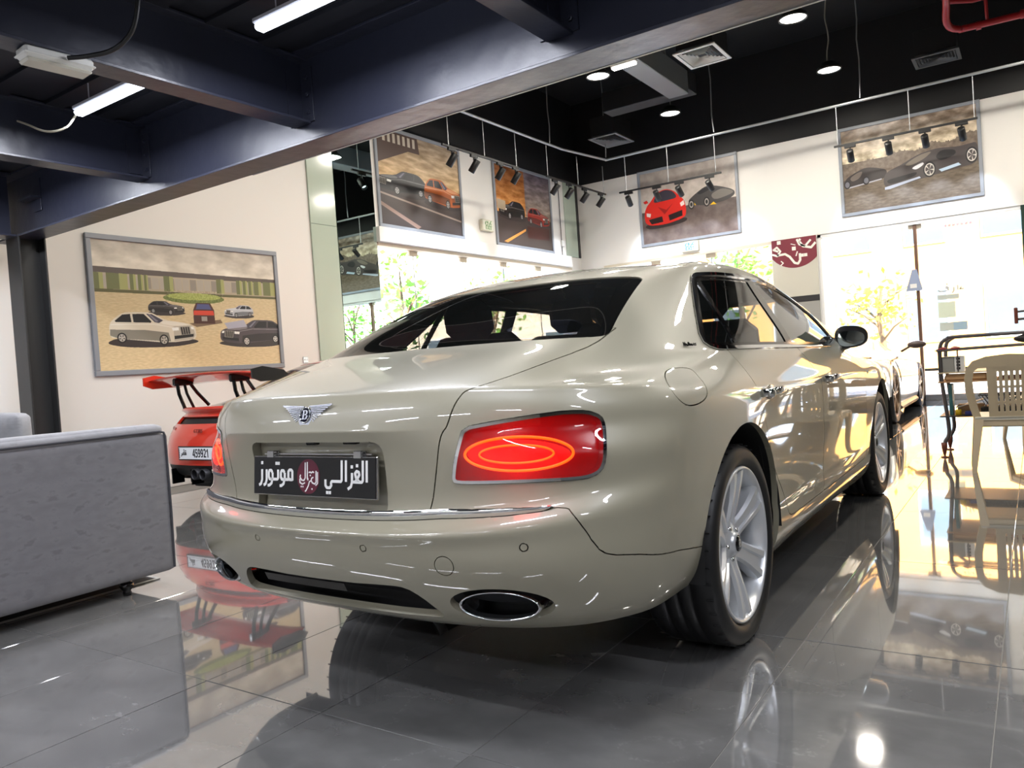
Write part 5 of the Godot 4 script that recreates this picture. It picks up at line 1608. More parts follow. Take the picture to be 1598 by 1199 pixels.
	p.car(Vector2(0.50, 0.63), Vector2(-0.46, 0.40), Color(0.16, 0.14, 0.13), 0.95)
	p.poly([[0.02, 0.44], [0.16, 0.45], [0.16, 0.57], [0.02, 0.56]], Color(0.72, 0.64, 0.54))
	p.car(Vector2(0.55, 0.66), Vector2(0.42, 0.40), Color(0.62, 0.16, 0.10), 0.95)
	p.poly([[0.53, 0.72], [0.95, 0.70], [0.95, 0.86], [0.53, 0.88]], Color(0.28, 0.14, 0.12))
	p.poly([[0.10, 0.97], [0.50, 0.76], [0.50, 0.79], [0.16, 0.98]], Color(0.86, 0.58, 0.28))
	picture(Vector3(XL, 4.03, -12.53), PI / 2, 1.00, 0.77, p, "framed sunset print of a black vintage car and a red car", "print_sunset")
	# red sports car and dark wedge car
	p = Print.new(640, 480)
	p.fade(0.0, 0.55, Color(0.62, 0.58, 0.55), Color(0.74, 0.70, 0.66))
	p.fade(0.55, 1.0, Color(0.36, 0.32, 0.31), Color(0.44, 0.38, 0.36))
	p.grain(21, 0.01, 0.10)
	p.soft([[0.50, 0.50], [0.58, 0.42], [0.70, 0.33], [0.82, 0.36], [0.98, 0.45], [0.99, 0.52], [0.90, 0.58], [0.70, 0.60], [0.55, 0.56]], Color(0.24, 0.23, 0.23))
	p.soft([[0.60, 0.41], [0.70, 0.345], [0.76, 0.38], [0.64, 0.44]], Color(0.12, 0.12, 0.13))
	p.soft([[0.74, 0.46], [0.86, 0.40], [0.97, 0.46], [0.97, 0.50], [0.78, 0.55]], Color(0.42, 0.40, 0.38))
	p.poly([[0.54, 0.56], [0.57, 0.53], [0.59, 0.57]], Color(0.88, 0.70, 0.10))
	p.poly([[0.73, 0.60], [0.77, 0.565], [0.80, 0.605]], Color(0.88, 0.70, 0.10))
	for x in [0.54, 0.70]:
		p.oval(x, 0.55, 0.032, 0.065, Color(0.08, 0.08, 0.08))
		p.oval(x, 0.55, 0.022, 0.048, Color(0.60, 0.58, 0.56))
		p.oval(x, 0.55, 0.012, 0.028, Color(0.12, 0.12, 0.12))
	p.soft([[0.02, 0.76], [0.06, 0.72], [0.50, 0.70], [0.47, 0.78], [0.10, 0.81]], Color(0.18, 0.15, 0.15))
	p.soft([[0.035, 0.74], [0.025, 0.56], [0.06, 0.46], [0.11, 0.40], [0.17, 0.30], [0.27, 0.265], [0.36, 0.31], [0.42, 0.40], [0.47, 0.47], [0.485, 0.60], [0.47, 0.71], [0.25, 0.765]], Color(0.80, 0.16, 0.12))
	p.soft([[0.12, 0.44], [0.18, 0.31], [0.27, 0.275], [0.355, 0.32], [0.40, 0.42], [0.27, 0.43]], Color(0.22, 0.21, 0.25))
	p.poly([[0.18, 0.50], [0.27, 0.56], [0.35, 0.48], [0.28, 0.58], [0.25, 0.62]], Color(0.58, 0.10, 0.09))
	p.poly([[0.07, 0.66], [0.22, 0.64], [0.23, 0.72], [0.10, 0.73]], Color(0.14, 0.08, 0.08))
	p.poly([[0.29, 0.64], [0.44, 0.60], [0.44, 0.68], [0.30, 0.72]], Color(0.14, 0.08, 0.08))
	p.poly([[0.05, 0.56], [0.10, 0.58], [0.09, 0.63], [0.05, 0.61]], Color(0.88, 0.80, 0.78))
	p.poly([[0.42, 0.50], [0.46, 0.47], [0.47, 0.53], [0.43, 0.55]], Color(0.88, 0.80, 0.78))
	p.poly([[0.02, 0.40], [0.06, 0.38], [0.08, 0.42], [0.04, 0.43]], Color(0.74, 0.14, 0.11))
	picture(Vector3(-5.513, 4.04, ZF), 0.0, 1.02, 0.76, p, "framed print of a red sports car beside a dark wedge car", "print_red")
	# two low grey cars before a wood
	p = Print.new(720, 500)
	p.fade(0.0, 0.42, Color(0.56, 0.49, 0.43), Color(0.84, 0.78, 0.66))
	p.grain(31, 0.009, 0.30, 1.8, Rect2(0, 0, 1, 0.42))
	p.fade(0.40, 0.64, Color(0.40, 0.35, 0.30), Color(0.34, 0.30, 0.27))
	var wood := [[0.0, 0.6]]
	var rng := RandomNumberGenerator.new()
	rng.seed = 5
	for k in 121: wood.append([k / 120.0, 0.44 - 0.13 * k / 120.0 + 0.022 * sin(k * 0.21) + rng.randf_range(-0.018, 0.012)])
	wood.append([1.0, 0.6])
	p.poly(wood, Color(0.44, 0.385, 0.335))
	p.grain(33, 0.03, 0.10, 1.0, Rect2(0, 0.3, 1, 0.34))
	p.fade(0.64, 1.0, Color(0.42, 0.37, 0.31), Color(0.38, 0.33, 0.28))
	p.grain(35, 0.02, 0.09, 3.0, Rect2(0, 0.64, 1, 0.36))
	p.soft([[0.0, 0.66], [0.02, 0.58], [0.10, 0.52], [0.18, 0.48], [0.27, 0.51], [0.34, 0.55], [0.34, 0.62], [0.30, 0.66], [0.04, 0.70]], Color(0.17, 0.14, 0.14))
	p.soft([[0.05, 0.58], [0.11, 0.53], [0.16, 0.52], [0.13, 0.60], [0.07, 0.63]], Color(0.40, 0.36, 0.33))
	p.poly([[0.02, 0.69], [0.30, 0.645], [0.30, 0.66], [0.03, 0.705]], Color(0.66, 0.66, 0.70))
	for x in [[0.03, 0.655], [0.18, 0.64]]:
		p.oval(x[0], x[1], 0.026, 0.05, Color(0.07, 0.07, 0.08))
		p.oval(x[0], x[1], 0.018, 0.035, Color(0.42, 0.42, 0.46))
	p.soft([[0.32, 0.76], [0.31, 0.66], [0.34, 0.58], [0.45, 0.53], [0.58, 0.44], [0.72, 0.41], [0.86, 0.44], [0.93, 0.43], [1.0, 0.42], [1.0, 0.66], [0.85, 0.68], [0.60, 0.73], [0.40, 0.78]], Color(0.27, 0.24, 0.24))
	p.soft([[0.47, 0.54], [0.58, 0.455], [0.69, 0.43], [0.62, 0.51], [0.52, 0.56]], Color(0.46, 0.42, 0.38))
	p.soft([[0.70, 0.51], [0.74, 0.44], [0.84, 0.46], [0.85, 0.52], [0.74, 0.57]], Color(0.12, 0.11, 0.12))
	p.soft([[0.52, 0.59], [0.61, 0.54], [0.62, 0.57], [0.56, 0.62]], Color(0.90, 0.90, 0.92))
	p.soft([[0.33, 0.68], [0.45, 0.66], [0.57, 0.64], [0.55, 0.69], [0.36, 0.74]], Color(0.10, 0.09, 0.10))
	p.poly([[0.32, 0.76], [0.58, 0.70], [0.59, 0.72], [0.36, 0.79], [0.32, 0.79]], Color(0.72, 0.76, 0.84))
	p.poly([[0.72, 0.66], [0.86, 0.62], [0.88, 0.65], [0.74, 0.69]], Color(0.72, 0.80, 0.88))
	for x in [[0.655, 0.64, 0.045, 0.09], [0.955, 0.56, 0.042, 0.09]]:
		p.oval(x[0], x[1], x[2], x[3], Color(0.07, 0.07, 0.08))
		p.oval(x[0], x[1], x[2] * 0.8, x[3] * 0.8, Color(0.80, 0.78, 0.75))
		p.oval(x[0], x[1], x[2] * 0.66, x[3] * 0.66, Color(0.28, 0.26, 0.26))
		for k in 5:
			var a := TAU * k / 5.0
			p.poly([Vector2(x[0], x[1]), Vector2(x[0] + cos(a) * x[2] * 0.7, x[1] + sin(a) * x[3] * 0.7), Vector2(x[0] + cos(a + 0.3) * x[2] * 0.7, x[1] + sin(a + 0.3) * x[3] * 0.7)], Color(0.80, 0.78, 0.75))
	picture(Vector3(-1.646, 4.03, ZF), 0.0, 1.07, 0.765, p, "framed sepia print of two low grey cars before a wood", "print_grey")
# ---------------------------------------------------------------- fittings of the tall hall
const ORD := ["first", "second", "third", "fourth", "fifth", "sixth", "seventh", "eighth"]

func wire(b: Mb, a: Vector3, c: Vector3, r := 0.006) -> void:
	b.tube(PackedVector3Array([a, c]), r, 5, false)

func track_spot(at: Vector3, aim: Vector3, label: String, group: String, along: Vector3, energy: float) -> void:
	var t := thing("track_spotlight", label, "spotlight", at, 0.0, group)
	var b := Mb.new()
	var h := along.abs() * 0.085 + (Vector3.ONE - along.abs()) * Vector3(0.02, 0, 0.02)
	b.box(Vector3(-h.x, -0.045, -h.z), Vector3(h.x, 0.0, h.z), 0.004)
	b.tube(PackedVector3Array([Vector3(0, -0.045, 0), Vector3(0, -0.10, 0)]), 0.012, 8)
	node("track_adapter", b.done(), mats.black_metal, t)
	var d := (aim - (at + Vector3(0, -0.16, 0))).normalized()
	var up := Vector3.RIGHT if absf(d.dot(Vector3.RIGHT)) < 0.9 else Vector3.FORWARD
	var bs := Basis(up.cross(d).normalized(), -d, up.cross(d).normalized().cross(-d))
	var head := Mb.new()
	var xf := Transform3D(bs.orthonormalized(), Vector3(0, -0.17, 0))
	head.lathe(PackedVector2Array([Vector2(0, 0.10), Vector2(0.046, 0.10), Vector2(0.052, 0.094), Vector2(0.052, -0.104), Vector2(0.047, -0.11), Vector2(0.043, -0.10), Vector2(0.040, -0.06), Vector2(0.0, -0.06)]), 20, xf)
	node("lamp_head", head.done(), mats.black_metal, t)
	var ln := Mb.new()
	ln.lathe(PackedVector2Array([Vector2(0.039, -0.062), Vector2(0.0, -0.066)]), 16, xf)
	node("lamp_lens", ln.done(), mats.spot_lens, t)
	var l := SpotLight3D.new()
	l.name = "spot_source"
	t.add_child(l, true)
	l.position = Vector3(0, -0.17, 0) + d * 0.12
	l.basis = Basis.looking_at(d, up)
	l.spot_angle = 24
	l.spot_range = 20
	l.spot_angle_attenuation = 0.6
	l.light_color = Color(0.88, 0.93, 1.0)
	l.light_energy = energy
	l.light_size = 0.04
	l.shadow_enabled = true

func build_tracks() -> void:
	# conduits hung from the ceiling
	var c := thing("conduit_run", "thin silver conduit hung below the black ceiling along two walls", "conduit", Vector3(-7.0, 4.93, -13.6))
	var o := Vector3(-7.0, 4.93, -13.6)
	var b := Mb.new()
	b.tube(PackedVector3Array([Vector3(-7.0, 4.95, -3.6) - o, Vector3(-7.0, 4.95, -11.6) - o, Vector3(-6.95, 4.93, -12.4) - o, Vector3(-6.68, 4.90, -13.6) - o]), 0.022, 8)
	node("conduit_pipe", b.done(), mats.galvanised, c)
	var b2 := Mb.new()
	b2.tube(PackedVector3Array([Vector3(-6.70, 4.90, -13.6) - o, Vector3(XR, 4.93, -13.6) - o]), 0.022, 8)
	node("conduit_pipe", b2.done(), mats.galvanised, c)
	for e in [[-7.0, -6.5], [-7.0, -8.8], [-6.97, -12.0], [-6.68, -13.6], [-4.56, -13.6], [-2.14, -13.6], [0.4, -13.6], [2.8, -13.6]]:
		var w := Mb.new()
		var kink := PackedVector3Array()
		for k in 6: kink.append(Vector3(e[0] + 0.012 * sin(k * 2.3 + e[0]), lerpf(4.95, YC, k / 5.0), e[1]) - o)
		w.tube(kink, 0.011, 5, false)
		node("hanger", w.done(), mats.galvanised, c)
	# rails
	rail(Vector3(-7.0, 4.335, -8.94), Vector3(-7.0, 4.345, -10.95), "black track rail with four spotlights before the picture of two dark cars", [-9.1, -10.0, -10.9])
	rail(Vector3(-7.0, 4.345, -11.85), Vector3(-7.0, 4.365, -14.12), "black track rail with four spotlights ending near the corner", [-11.9, -13.0, -14.05])
	rail(Vector3(-6.45, 4.205, -13.6), Vector3(-4.46, 4.215, -13.6), "black track rail before the red sports car picture", [-6.3, -5.45, -4.56])
	rail(Vector3(-2.58, 4.24, -13.6), Vector3(-0.57, 4.25, -13.6), "black track rail before the grey picture of two low cars", [-2.52, -1.47, -0.61])
	var zs := [-9.16, -9.71, -10.41, -10.86, -12.13, -12.64, -13.23, -13.89]
	for i in 8:
		track_spot(Vector3(-7.0, 4.34 + 0.003 * i, zs[i]), Vector3(XL, 2.9 if i < 4 else 3.0, zs[i] + 0.25), "%s black track spotlight from the mirror along the left wall" % ORD[i], "black track spotlights", Vector3(0, 0, 1), E_SPOT)
	var xs := [-6.26, -5.69, -5.25, -4.68]
	for i in 4:
		track_spot(Vector3(xs[i], 4.21, -13.6), Vector3(xs[i] + 0.12 * (i - 1), 3.1, ZF), "%s black spotlight from the left before the red sports car picture" % ORD[i], "black track spotlights", Vector3(1, 0, 0), E_SPOT)
	xs = [-2.34, -1.78, -1.27, -0.78]
	for i in 4:
		track_spot(Vector3(xs[i], 4.245, -13.6), Vector3(xs[i] + 0.05 * (i - 1), 3.1, ZF), "%s black spotlight from the left before the grey picture of two low cars" % ORD[i], "black track spotlights", Vector3(1, 0, 0), E_SPOT)

func rail(a: Vector3, c: Vector3, label: String, wires: Array) -> void:
	var m := (a + c) * 0.5
	var t := thing("track_rail", label, "track", m, 0.0, "track rails")
	var b := Mb.new()
	var h := (c - a).abs() * 0.5
	b.box(Vector3(-maxf(h.x, 0.017), 0, -maxf(h.z, 0.017)), Vector3(maxf(h.x, 0.017), 0.03, maxf(h.z, 0.017)), 0.003)
	node("rail_profile", b.done(), mats.black_metal, t)
	for w in wires:
		var k := Mb.new()
		var p := Vector3(a.x, 0, w) if h.z > h.x else Vector3(w, 0, a.z)
		wire(k, Vector3(p.x - m.x, 0.03, p.z - m.z), Vector3(p.x - m.x, 4.92 - m.y, p.z - m.z), 0.007)
		node("hanging_wire", k.done(), mats.galvanised, t)

func build_pendants() -> void:
	var p := [[-2.36, -10.37, "round black pendant lamp hung highest, at the top edge of the view", 5.2], [-2.41, -12.67, "round black pendant lamp hanging on a long cord over the silver supercar", 5.2], [-5.12, -10.34, "round black pendant lamp partly behind the steel beam edge", 5.2], [-5.02, -12.8, "round black pendant lamp over the red sports car picture", 5.2], [0.3, -10.4, "round black pendant lamp out to the right", 5.2], [0.3, -12.7, "round black pendant lamp in the right front corner", 5.2], [-2.4, -8.0, "round black pendant lamp above the bonnet", 5.2], [-5.1, -8.0, "round black pendant lamp nearest the mirror", 5.2], [0.3, -8.0, "round black pendant lamp over the plastic chairs", 5.2], [3.2, -9.4, "round black pendant lamp at the far right", 5.2], [-5.1, -5.4, "round black pendant lamp added out of view above the red coupe to brighten the wall", 5.2], [-2.4, -5.4, "round black pendant lamp added out of view above the cabin of the sedan for more light", 5.2], [0.3, -5.4, "round black pendant lamp added out of view right of the sedan for more light", 5.2]]  # row nearest the mezzanine is added out of view to brighten the mural wall
	for e in p:
		var t := thing("pendant_lamp", e[2], "lamp", Vector3(e[0], e[3], e[1]), 0.0, "round pendant lamps")
		var b := Mb.new()
		b.lathe(PackedVector2Array([Vector2(0.158, 0.012), Vector2(0.166, -0.004), Vector2(0.178, 0.0), Vector2(0.180, 0.022), Vector2(0.165, 0.05), Vector2(0.13, 0.06), Vector2(0.12, 0.10), Vector2(0.085, 0.125), Vector2(0.0, 0.13)]), 36)
		node("lamp_shade", b.done(), mats.pendant_metal, t)
		var d := Mb.new()
		d.lathe(PackedVector2Array([Vector2(0.0, 0.004), Vector2(0.09, 0.005), Vector2(0.158, 0.012)]), 36)
		node("diffuser", d.done(), mats.pendant_led, t)
		var c := Mb.new()
		var kink := PackedVector3Array()
		for k in 8: kink.append(Vector3(0.02 * sin(k * 1.7 + e[0]), lerpf(0.12, YC - e[3], k / 7.0), 0.012 * cos(k * 2.1)))
		c.tube(smooth3(kink, 3), 0.010, 6, false)
		node("cord", c.done(), mats.cord, t)
		var l := AreaLight3D.new()
		l.name = "pendant_light"
		t.add_child(l, true)
		l.position = Vector3(0, -0.008, 0)
		l.rotation.x = -PI / 2
		l.area_size = Vector2(0.26, 0.26)
		l.light_color = Color(1.0, 0.97, 0.92)
		l.light_energy = E_PENDANT
		l.area_range = 30.0
		l.shadow_enabled = true

func grille(at: Vector3, sx: float, sz: float, label: String, m: StandardMaterial3D, boxed: float) -> void:
	var t := thing("air_diffuser", label, "vent", at, 0.0, "square ceiling air diffusers")
	var b := Mb.new()
	b.box(Vector3(-sx, -0.004, -sz), Vector3(sx, 0.012, -sz + 0.05), 0.003)
	b.box(Vector3(-sx, -0.004, sz - 0.05), Vector3(sx, 0.012, sz), 0.003)
	b.box(Vector3(-sx, -0.004, -sz + 0.05), Vector3(-sx + 0.05, 0.012, sz - 0.05), 0.003)
	b.box(Vector3(sx - 0.05, -0.004, -sz + 0.05), Vector3(sx, 0.012, sz - 0.05), 0.003)
	node("diffuser_frame", b.done(), m, t)
	for k in range(1, 6):
		var f := 1.0 - k / 6.0
		var v := Mb.new()
		var x := (sx - 0.05) * (f + 0.12)
		var z := (sz - 0.05) * (f + 0.12)
		var y := 0.02
		for q in [[Vector3(-x, 0, -z), Vector3(x, 0, -z)], [Vector3(x, 0, -z), Vector3(x, 0, z)], [Vector3(x, 0, z), Vector3(-x, 0, z)], [Vector3(-x, 0, z), Vector3(-x, 0, -z)]]:
			var a: Vector3 = q[0]
			var c: Vector3 = q[1]
			var ia := a * 0.90 + Vector3(0, 0.03, 0)
			var ic := c * 0.90 + Vector3(0, 0.03, 0)
			v.quad(a, c, ic, ia)
		node("louvre", v.done(), m, t)
	var bx := Mb.new()
	bx.box(Vector3(-sx + 0.04, 0.05, -sz + 0.04), Vector3(sx - 0.04, boxed, sz - 0.04), 0.004)
	node("neck_box", bx.done(), mats.black_wall, t)

func build_services() -> void:
	grille(Vector3(-3.68, 5.2, -10.72), 0.30, 0.36, "pale square air diffuser high up left of the pendant lamps", mats.grille_pale, 0.35)
	grille(Vector3(-6.48, 5.2, -13.47), 0.29, 0.40, "small square air diffuser near the dark corner of the ceiling", mats.grille_grey, 0.38)
	grille(Vector3(-1.04, 5.2, -13.40), 0.31, 0.28, "grey air diffuser beside the red pipes", mats.grille_dark, 0.40)
	# duct with a lamp at its end
	var d := thing("air_duct", "grey rectangular air duct slung under the black ceiling", "duct", Vector3(-4.6, 5.2, -11.2))
	var b := Mb.new()
	b.box(Vector3(-0.18, 0.04, -0.98), Vector3(0.16, 0.42, 1.0), 0.01)
	node("duct_body", b.done(), mats.duct, d)
	var bb := Mb.new()
	bb.box(Vector3(-1.4, 0.12, -1.35), Vector3(0.16, 0.46, -1.0), 0.01)
	node("duct_branch", bb.done(), mats.black_wall, d)
	var f := Mb.new()
	f.box(Vector3(-0.20, 0.02, 0.98), Vector3(0.18, 0.44, 1.02), 0.005)
	node("duct_flange", f.done(), mats.duct, d)
	var t := thing("bulkhead_lamp", "short bright white lamp at the end of the air duct", "lamp", Vector3(-4.60, 5.17, -10.12))
	var g := Mb.new()
	g.box(Vector3(-0.19, 0.0, -0.05), Vector3(0.19, 0.03, 0.05), 0.008)
	node("lamp_base", g.done(), mats.plastic_white, t)
	var h := Mb.new()
	h.box(Vector3(-0.18, -0.035, -0.045), Vector3(0.18, 0.0, 0.045), 0.012)
	node("diffuser", h.done(), mats.pendant_led, t)
	# red fire pipes
	var r := thing("sprinkler_pipe", "red fire sprinkler pipes at the top right under the ceiling", "pipe", Vector3(-0.8, 5.2, -12.0))
	var p1 := Mb.new()
	p1.tube(smooth3(PackedVector3Array([Vector3(0.03, 0.5, 1.4), Vector3(0.03, 0.25, 0.35), Vector3(0.02, 0.20, 0.1), Vector3(0.0, 0.05, -0.15), Vector3(0.12, 0.0, -0.34), Vector3(0.5, 0.0, -0.40), Vector3(3.6, 0.0, -0.6)]), 4), 0.045, 12)
	node("main_pipe", p1.done(), mats.red_pipe, r)
	var p2 := Mb.new()
	p2.tube(PackedVector3Array([Vector3(0.0, 0.30, -0.05), Vector3(0.3, 0.27, -0.18), Vector3(3.6, 0.27, -0.38)]), 0.032, 12)
	node("branch_pipe", p2.done(), mats.red_pipe, r)
	for x in [0.45, 0.95, 1.6]:
		var p3 := Mb.new()
		p3.tube(PackedVector3Array([Vector3(x, 0.0, -0.41), Vector3(x, 0.27, -0.25), Vector3(x, 1.2, -0.2)]), 0.022, 10)
		node("riser", p3.done(), mats.red_pipe, r)
		var cl := Mb.new()
		cl.lathe(PackedVector2Array([Vector2(0.058, -0.03), Vector2(0.058, 0.03)]), 16, Transform3D(Basis(Vector3(0, 0, 1), PI / 2), Vector3(x - 0.1, 0.0, -0.41)))
		node("pipe_clamp", cl.done(), mats.red_pipe, r)

func sign_box(at: Vector3, turn: float, label: String, m: StandardMaterial3D) -> void:
	var t := thing("exit_sign", label, "sign", at, turn)
	var b := Mb.new()
	b.box(Vector3(-0.17, -0.10, 0.0), Vector3(0.17, 0.10, 0.07), 0.01)
	node("sign_case", b.done(), mats.sign_case, t)
	var f := Mb.new()
	f.box(Vector3(-0.155, -0.085, 0.068), Vector3(0.155, 0.085, 0.073))
	node("sign_face", f.done(), mats.sign_face, t)
	var tm := TextMesh.new()
	tm.text = "EXIT"
	tm.font = sans()
	tm.font_size = 64
	tm.pixel_size = 0.0014
	tm.depth = 0.003
	var x := node("sign_text", tm, m, t)
	x.position = Vector3(0, -0.042, 0.075)
	var k := Mb.new()
	strokes(k, [[[1.9, 0.0], [1.6, 0.0], [1.5, 0.2], [1.8, 0.45], [1.95, 0.4]], [[1.72, -0.22]], [[1.6, 0.0], [1.3, 0.0], [1.2, -0.3], [1.0, -0.4]], [[0.9, 0.3], [0.75, 0.35], [0.65, 0.2], [0.8, 0.05], [0.9, 0.3]], [[0.9, 0.2], [0.8, -0.2], [0.55, -0.3]], [[0.5, 0.35], [0.2, 0.25], [0.05, 0.0], [0.2, -0.25], [0.5, -0.3]], [[0.3, 0.05]]], 0.14, Vector2(-0.10, 0.03), 0.10, 0.073, 0.0765)
	node("sign_script", k.done(), m, t)

func build_wall_fittings() -> void:
	sign_box(Vector3(XL, 3.57, -11.22), PI / 2, "small exit sign box between the two pictures on the left wall", mats.sign_green)
	sign_box(Vector3(-5.50, 3.16, ZF), 0.0, "small exit sign under the red sports car picture", mats.sign_blue)
	# mirror pillar
	var t := thing("mirror_panel", "tall wall mirror strip reflecting the ceiling beside the mural wall", "mirror", Vector3(XL, 0, -8.03))
	var g := Mb.new()
	g.box(Vector3(0.0, 0.0, -0.39), Vector3(0.026, 1.70, 0.38), 0.003)
	node("mirror_pane", g.done(), mats.wall_mirror, t)
	var g1 := Mb.new()
	g1.box(Vector3(0.0, 1.703, -0.39), Vector3(0.026, 4.79, 0.38), 0.003)
	node("mirror_pane", g1.done(), mats.wall_mirror, t)
	var pn := thing("glass_panel", "pale green back-painted glass panel left of the mirror", "panel", Vector3(XL, 0, -7.41))
	for y in [[0.0, 1.20], [1.203, 3.16], [3.163, 4.79]]:
		var p := Mb.new()
		p.box(Vector3(0.0, y[0], -0.235), Vector3(0.024, y[1], 0.23), 0.003)
		node("glass_sheet", p.done(), mats.green_glass, pn)
	# the glazed strip by the corner
	var cp := thing("corner_panel", "pale green glass strip beside the corner with a dark edge", "panel", Vector3(XL, 3.26, -14.3))
	var q := Mb.new()
	q.box(Vector3(0.0, 0.0, -0.24), Vector3(0.02, 1.53, 0.24), 0.003)
	node("glass_sheet", q.done(), mats.green_glass, cp)
	var q2 := Mb.new()
	q2.box(Vector3(0.0, 0.0, -0.33), Vector3(0.03, 1.53, -0.25), 0.003)
	node("dark_edge", q2.done(), mats.steel_dark, cp)
	var th := thing("junction_box", "small white junction box on the wall left of the corner", "box", Vector3(XL + 0.004, 3.50, -13.88), 0.0)
	var tb := Mb.new()
	tb.box(Vector3(0, -0.06, -0.05), Vector3(0.045, 0.06, 0.05), 0.006)
	node("box_case", tb.done(), mats.plastic_white, th)
	var tc := Mb.new()
	tc.tube(PackedVector3Array([Vector3(0.012, 0.06, 0.02), Vector3(0.012, 1.3, 0.02)]), 0.008, 6)
	tc.tube(PackedVector3Array([Vector3(0.012, -0.06, 0.02), Vector3(0.012, -0.23, 0.02)]), 0.008, 6)
	node("box_cable", tc.done(), mats.rubber, th)
	var so := thing("wall_socket", "small grey wall socket right of the mural", "socket", Vector3(XL, 1.34, -6.93))
	var sb := Mb.new()
	sb.box(Vector3(0, -0.042, -0.042), Vector3(0.010, 0.042, 0.042), 0.004)
	node("socket_plate", sb.done(), mats.steel, so)
	for z in [-0.018, 0.018]:
		var sh := Mb.new()
		sh.box(Vector3(0.009, -0.006, z - 0.004), Vector3(0.0115, 0.006, z + 0.004))
		node("socket_slot", sh.done(), mats.black, so)
	# logo on the pillar between the shop windows
	var lg := thing("logo_banner", "maroon round logo with white calligraphy on the pillar between windows", "sign", Vector3(-3.565, 0.004, ZF + 0.003))
	var bp := Mb.new()
	bp.box(Vector3(-0.395, 0.0, 0.0), Vector3(0.395, 3.03, 0.012), 0.002)
	node("banner_sheet", bp.done(), mats.banner, lg)
	var circ := PackedVector2Array()
	for e in arc(Vector2(0.02, 3.02), Vector2(0.52, 0.53), PI, TAU, 48): circ.append(Vector2(clampf(e.x, -0.393, 0.393), minf(e.y, 3.02)))
	var cc := PackedVector2Array()
	for e in circ:
		if cc.is_empty() or cc[cc.size() - 1].distance_to(e) > 0.003: cc.append(e)
	cc.append(Vector2(0.393, 3.028)); cc.append(Vector2(-0.393, 3.028))
	var cm := Mb.new()
	cm.prism(cc, 0.011, 0.014)
	node("maroon_seal", cm.done(), mats.maroon_banner, lg)
	var cs := Mb.new()
	for e in [[[[0.30, 0.16], [0.20, 0.06], [0.10, 0.10], [0.06, 0.20]], 0.035], [[[0.38, 0.10], [0.30, 0.02], [0.16, 0.06], [0.10, 0.16], [0.12, 0.2]], 0.040], [[[-0.39, -0.02], [-0.30, -0.06], [-0.24, 0.02], [-0.30, 0.10], [-0.36, 0.06], [-0.28, 0.02]], 0.034], [[[-0.30, -0.05], [-0.16, -0.04], [-0.08, -0.10], [0.0, -0.22], [0.06, -0.24], [0.10, -0.18], [0.10, -0.06]], 0.040], [[[-0.24, -0.16], [-0.20, -0.20], [-0.25, -0.24]], 0.018], [[[-0.05, 0.13], [0.03, 0.10]], 0.012], [[[0.0, 0.04]], 0.06], [[[0.14, -0.10]], 0.05], [[[0.20, -0.10]], 0.05], [[[-0.26, 0.18]], 0.06], [[[0.06, -0.02], [0.03, -0.10]], 0.02]]:
		strokes(cs, [e[0]], e[1], Vector2(0.0, 2.80), 1.0, 0.013, 0.016)
	node("seal_lettering", cs.done(), mats.banner_white, lg)
	var bd := Mb.new()
	bd.box(Vector3(-0.395, 1.86, 0.0), Vector3(0.395, 1.97, 0.02), 0.002)
	node("dark_band", bd.done(), mats.band_dark, lg)
	var lw := Mb.new()
	lw.box(Vector3(-0.395, 0.0, 0.011), Vector3(0.395, 1.86, 0.016), 0.001)
	node("lower_sheet", lw.done(), mats.banner_grey, lg)
	# green clad column at the right edge
	var co := thing("clad_column", "dark green glass-clad column at the right edge of the shop front", "column", Vector3(0.22, 0, ZF + 0.02))
	for y in [[0.0, 1.0], [1.003, 2.02], [2.023, 3.02]]:
		var cb := Mb.new()
		cb.box(Vector3(-0.33, y[0], -0.3), Vector3(0.33, y[1], 0.06), 0.004)
		node("glass_sheet", cb.done(), mats.column_green, co)
	# stickers on the door glass
	var st := thing("window_notice", "pale opening-hours notice stuck on the right door pane", "notice", Vector3(-1.16, 1.15, ZF - 0.09))
	for e in [[-0.17, 0.52, 0.14, 0.60, "notice_grey"], [-0.17, 0.22, 0.08, 0.48, "notice_faint"], [-0.16, 0.0, 0.04, 0.14, "notice_grey"], [0.04, 0.0, 0.24, 0.14, "notice_blue"]]:
		var nb := Mb.new()
		nb.box(Vector3(e[0], e[1], 0), Vector3(e[2], e[3], 0.002))
		node("notice_sheet", nb.done(), mats[e[4]], st)
	var sl := Mb.new()
	strokes(sl, [[[1.5, 0.5], [1.5, 0.1], [1.2, 0.0], [0.6, 0.0], [0.45, 0.2]], [[1.5, 0.5], [1.3, 0.5], [1.3, 0.3], [1.5, 0.3]], [[1.4, 0.8]], [[2.1, 0.4], [2.1, 0.0], [1.9, -0.3]], [[2.5, 0.6], [2.5, 0.0]], [[2.9, 0.4], [2.7, 0.1], [3.1, 0.1]]], 0.16, Vector2(-0.22, 0.66), 0.14, 0.0, 0.003)
	node("notice_script", sl.done(), mats.notice_text, st)
	var sk := thing("door_tag", "grey-blue hanging tag on the brown door mullion", "tag", Vector3(-1.66, 1.86, ZF - 0.02))
	var kb := Mb.new()
	kb.prism(PackedVector2Array([Vector2(-0.02, 0.36), Vector2(0.05, 0.36), Vector2(0.13, 0.0), Vector2(-0.13, 0.0)]), -0.012, 0.0)
	node("tag_body", kb.done(), mats.tag_blue, sk)
	var kp := Mb.new()
	kp.box(Vector3(-0.06, 0.05, 0.0), Vector3(0.04, 0.12, 0.002))
	node("tag_panel", kp.done(), mats.white_paint, sk)
	var rt := thing("pink_decal", "faint pink lettering strip at the top of the right pane", "decal", Vector3(-0.98, 2.86, ZF - 0.09))
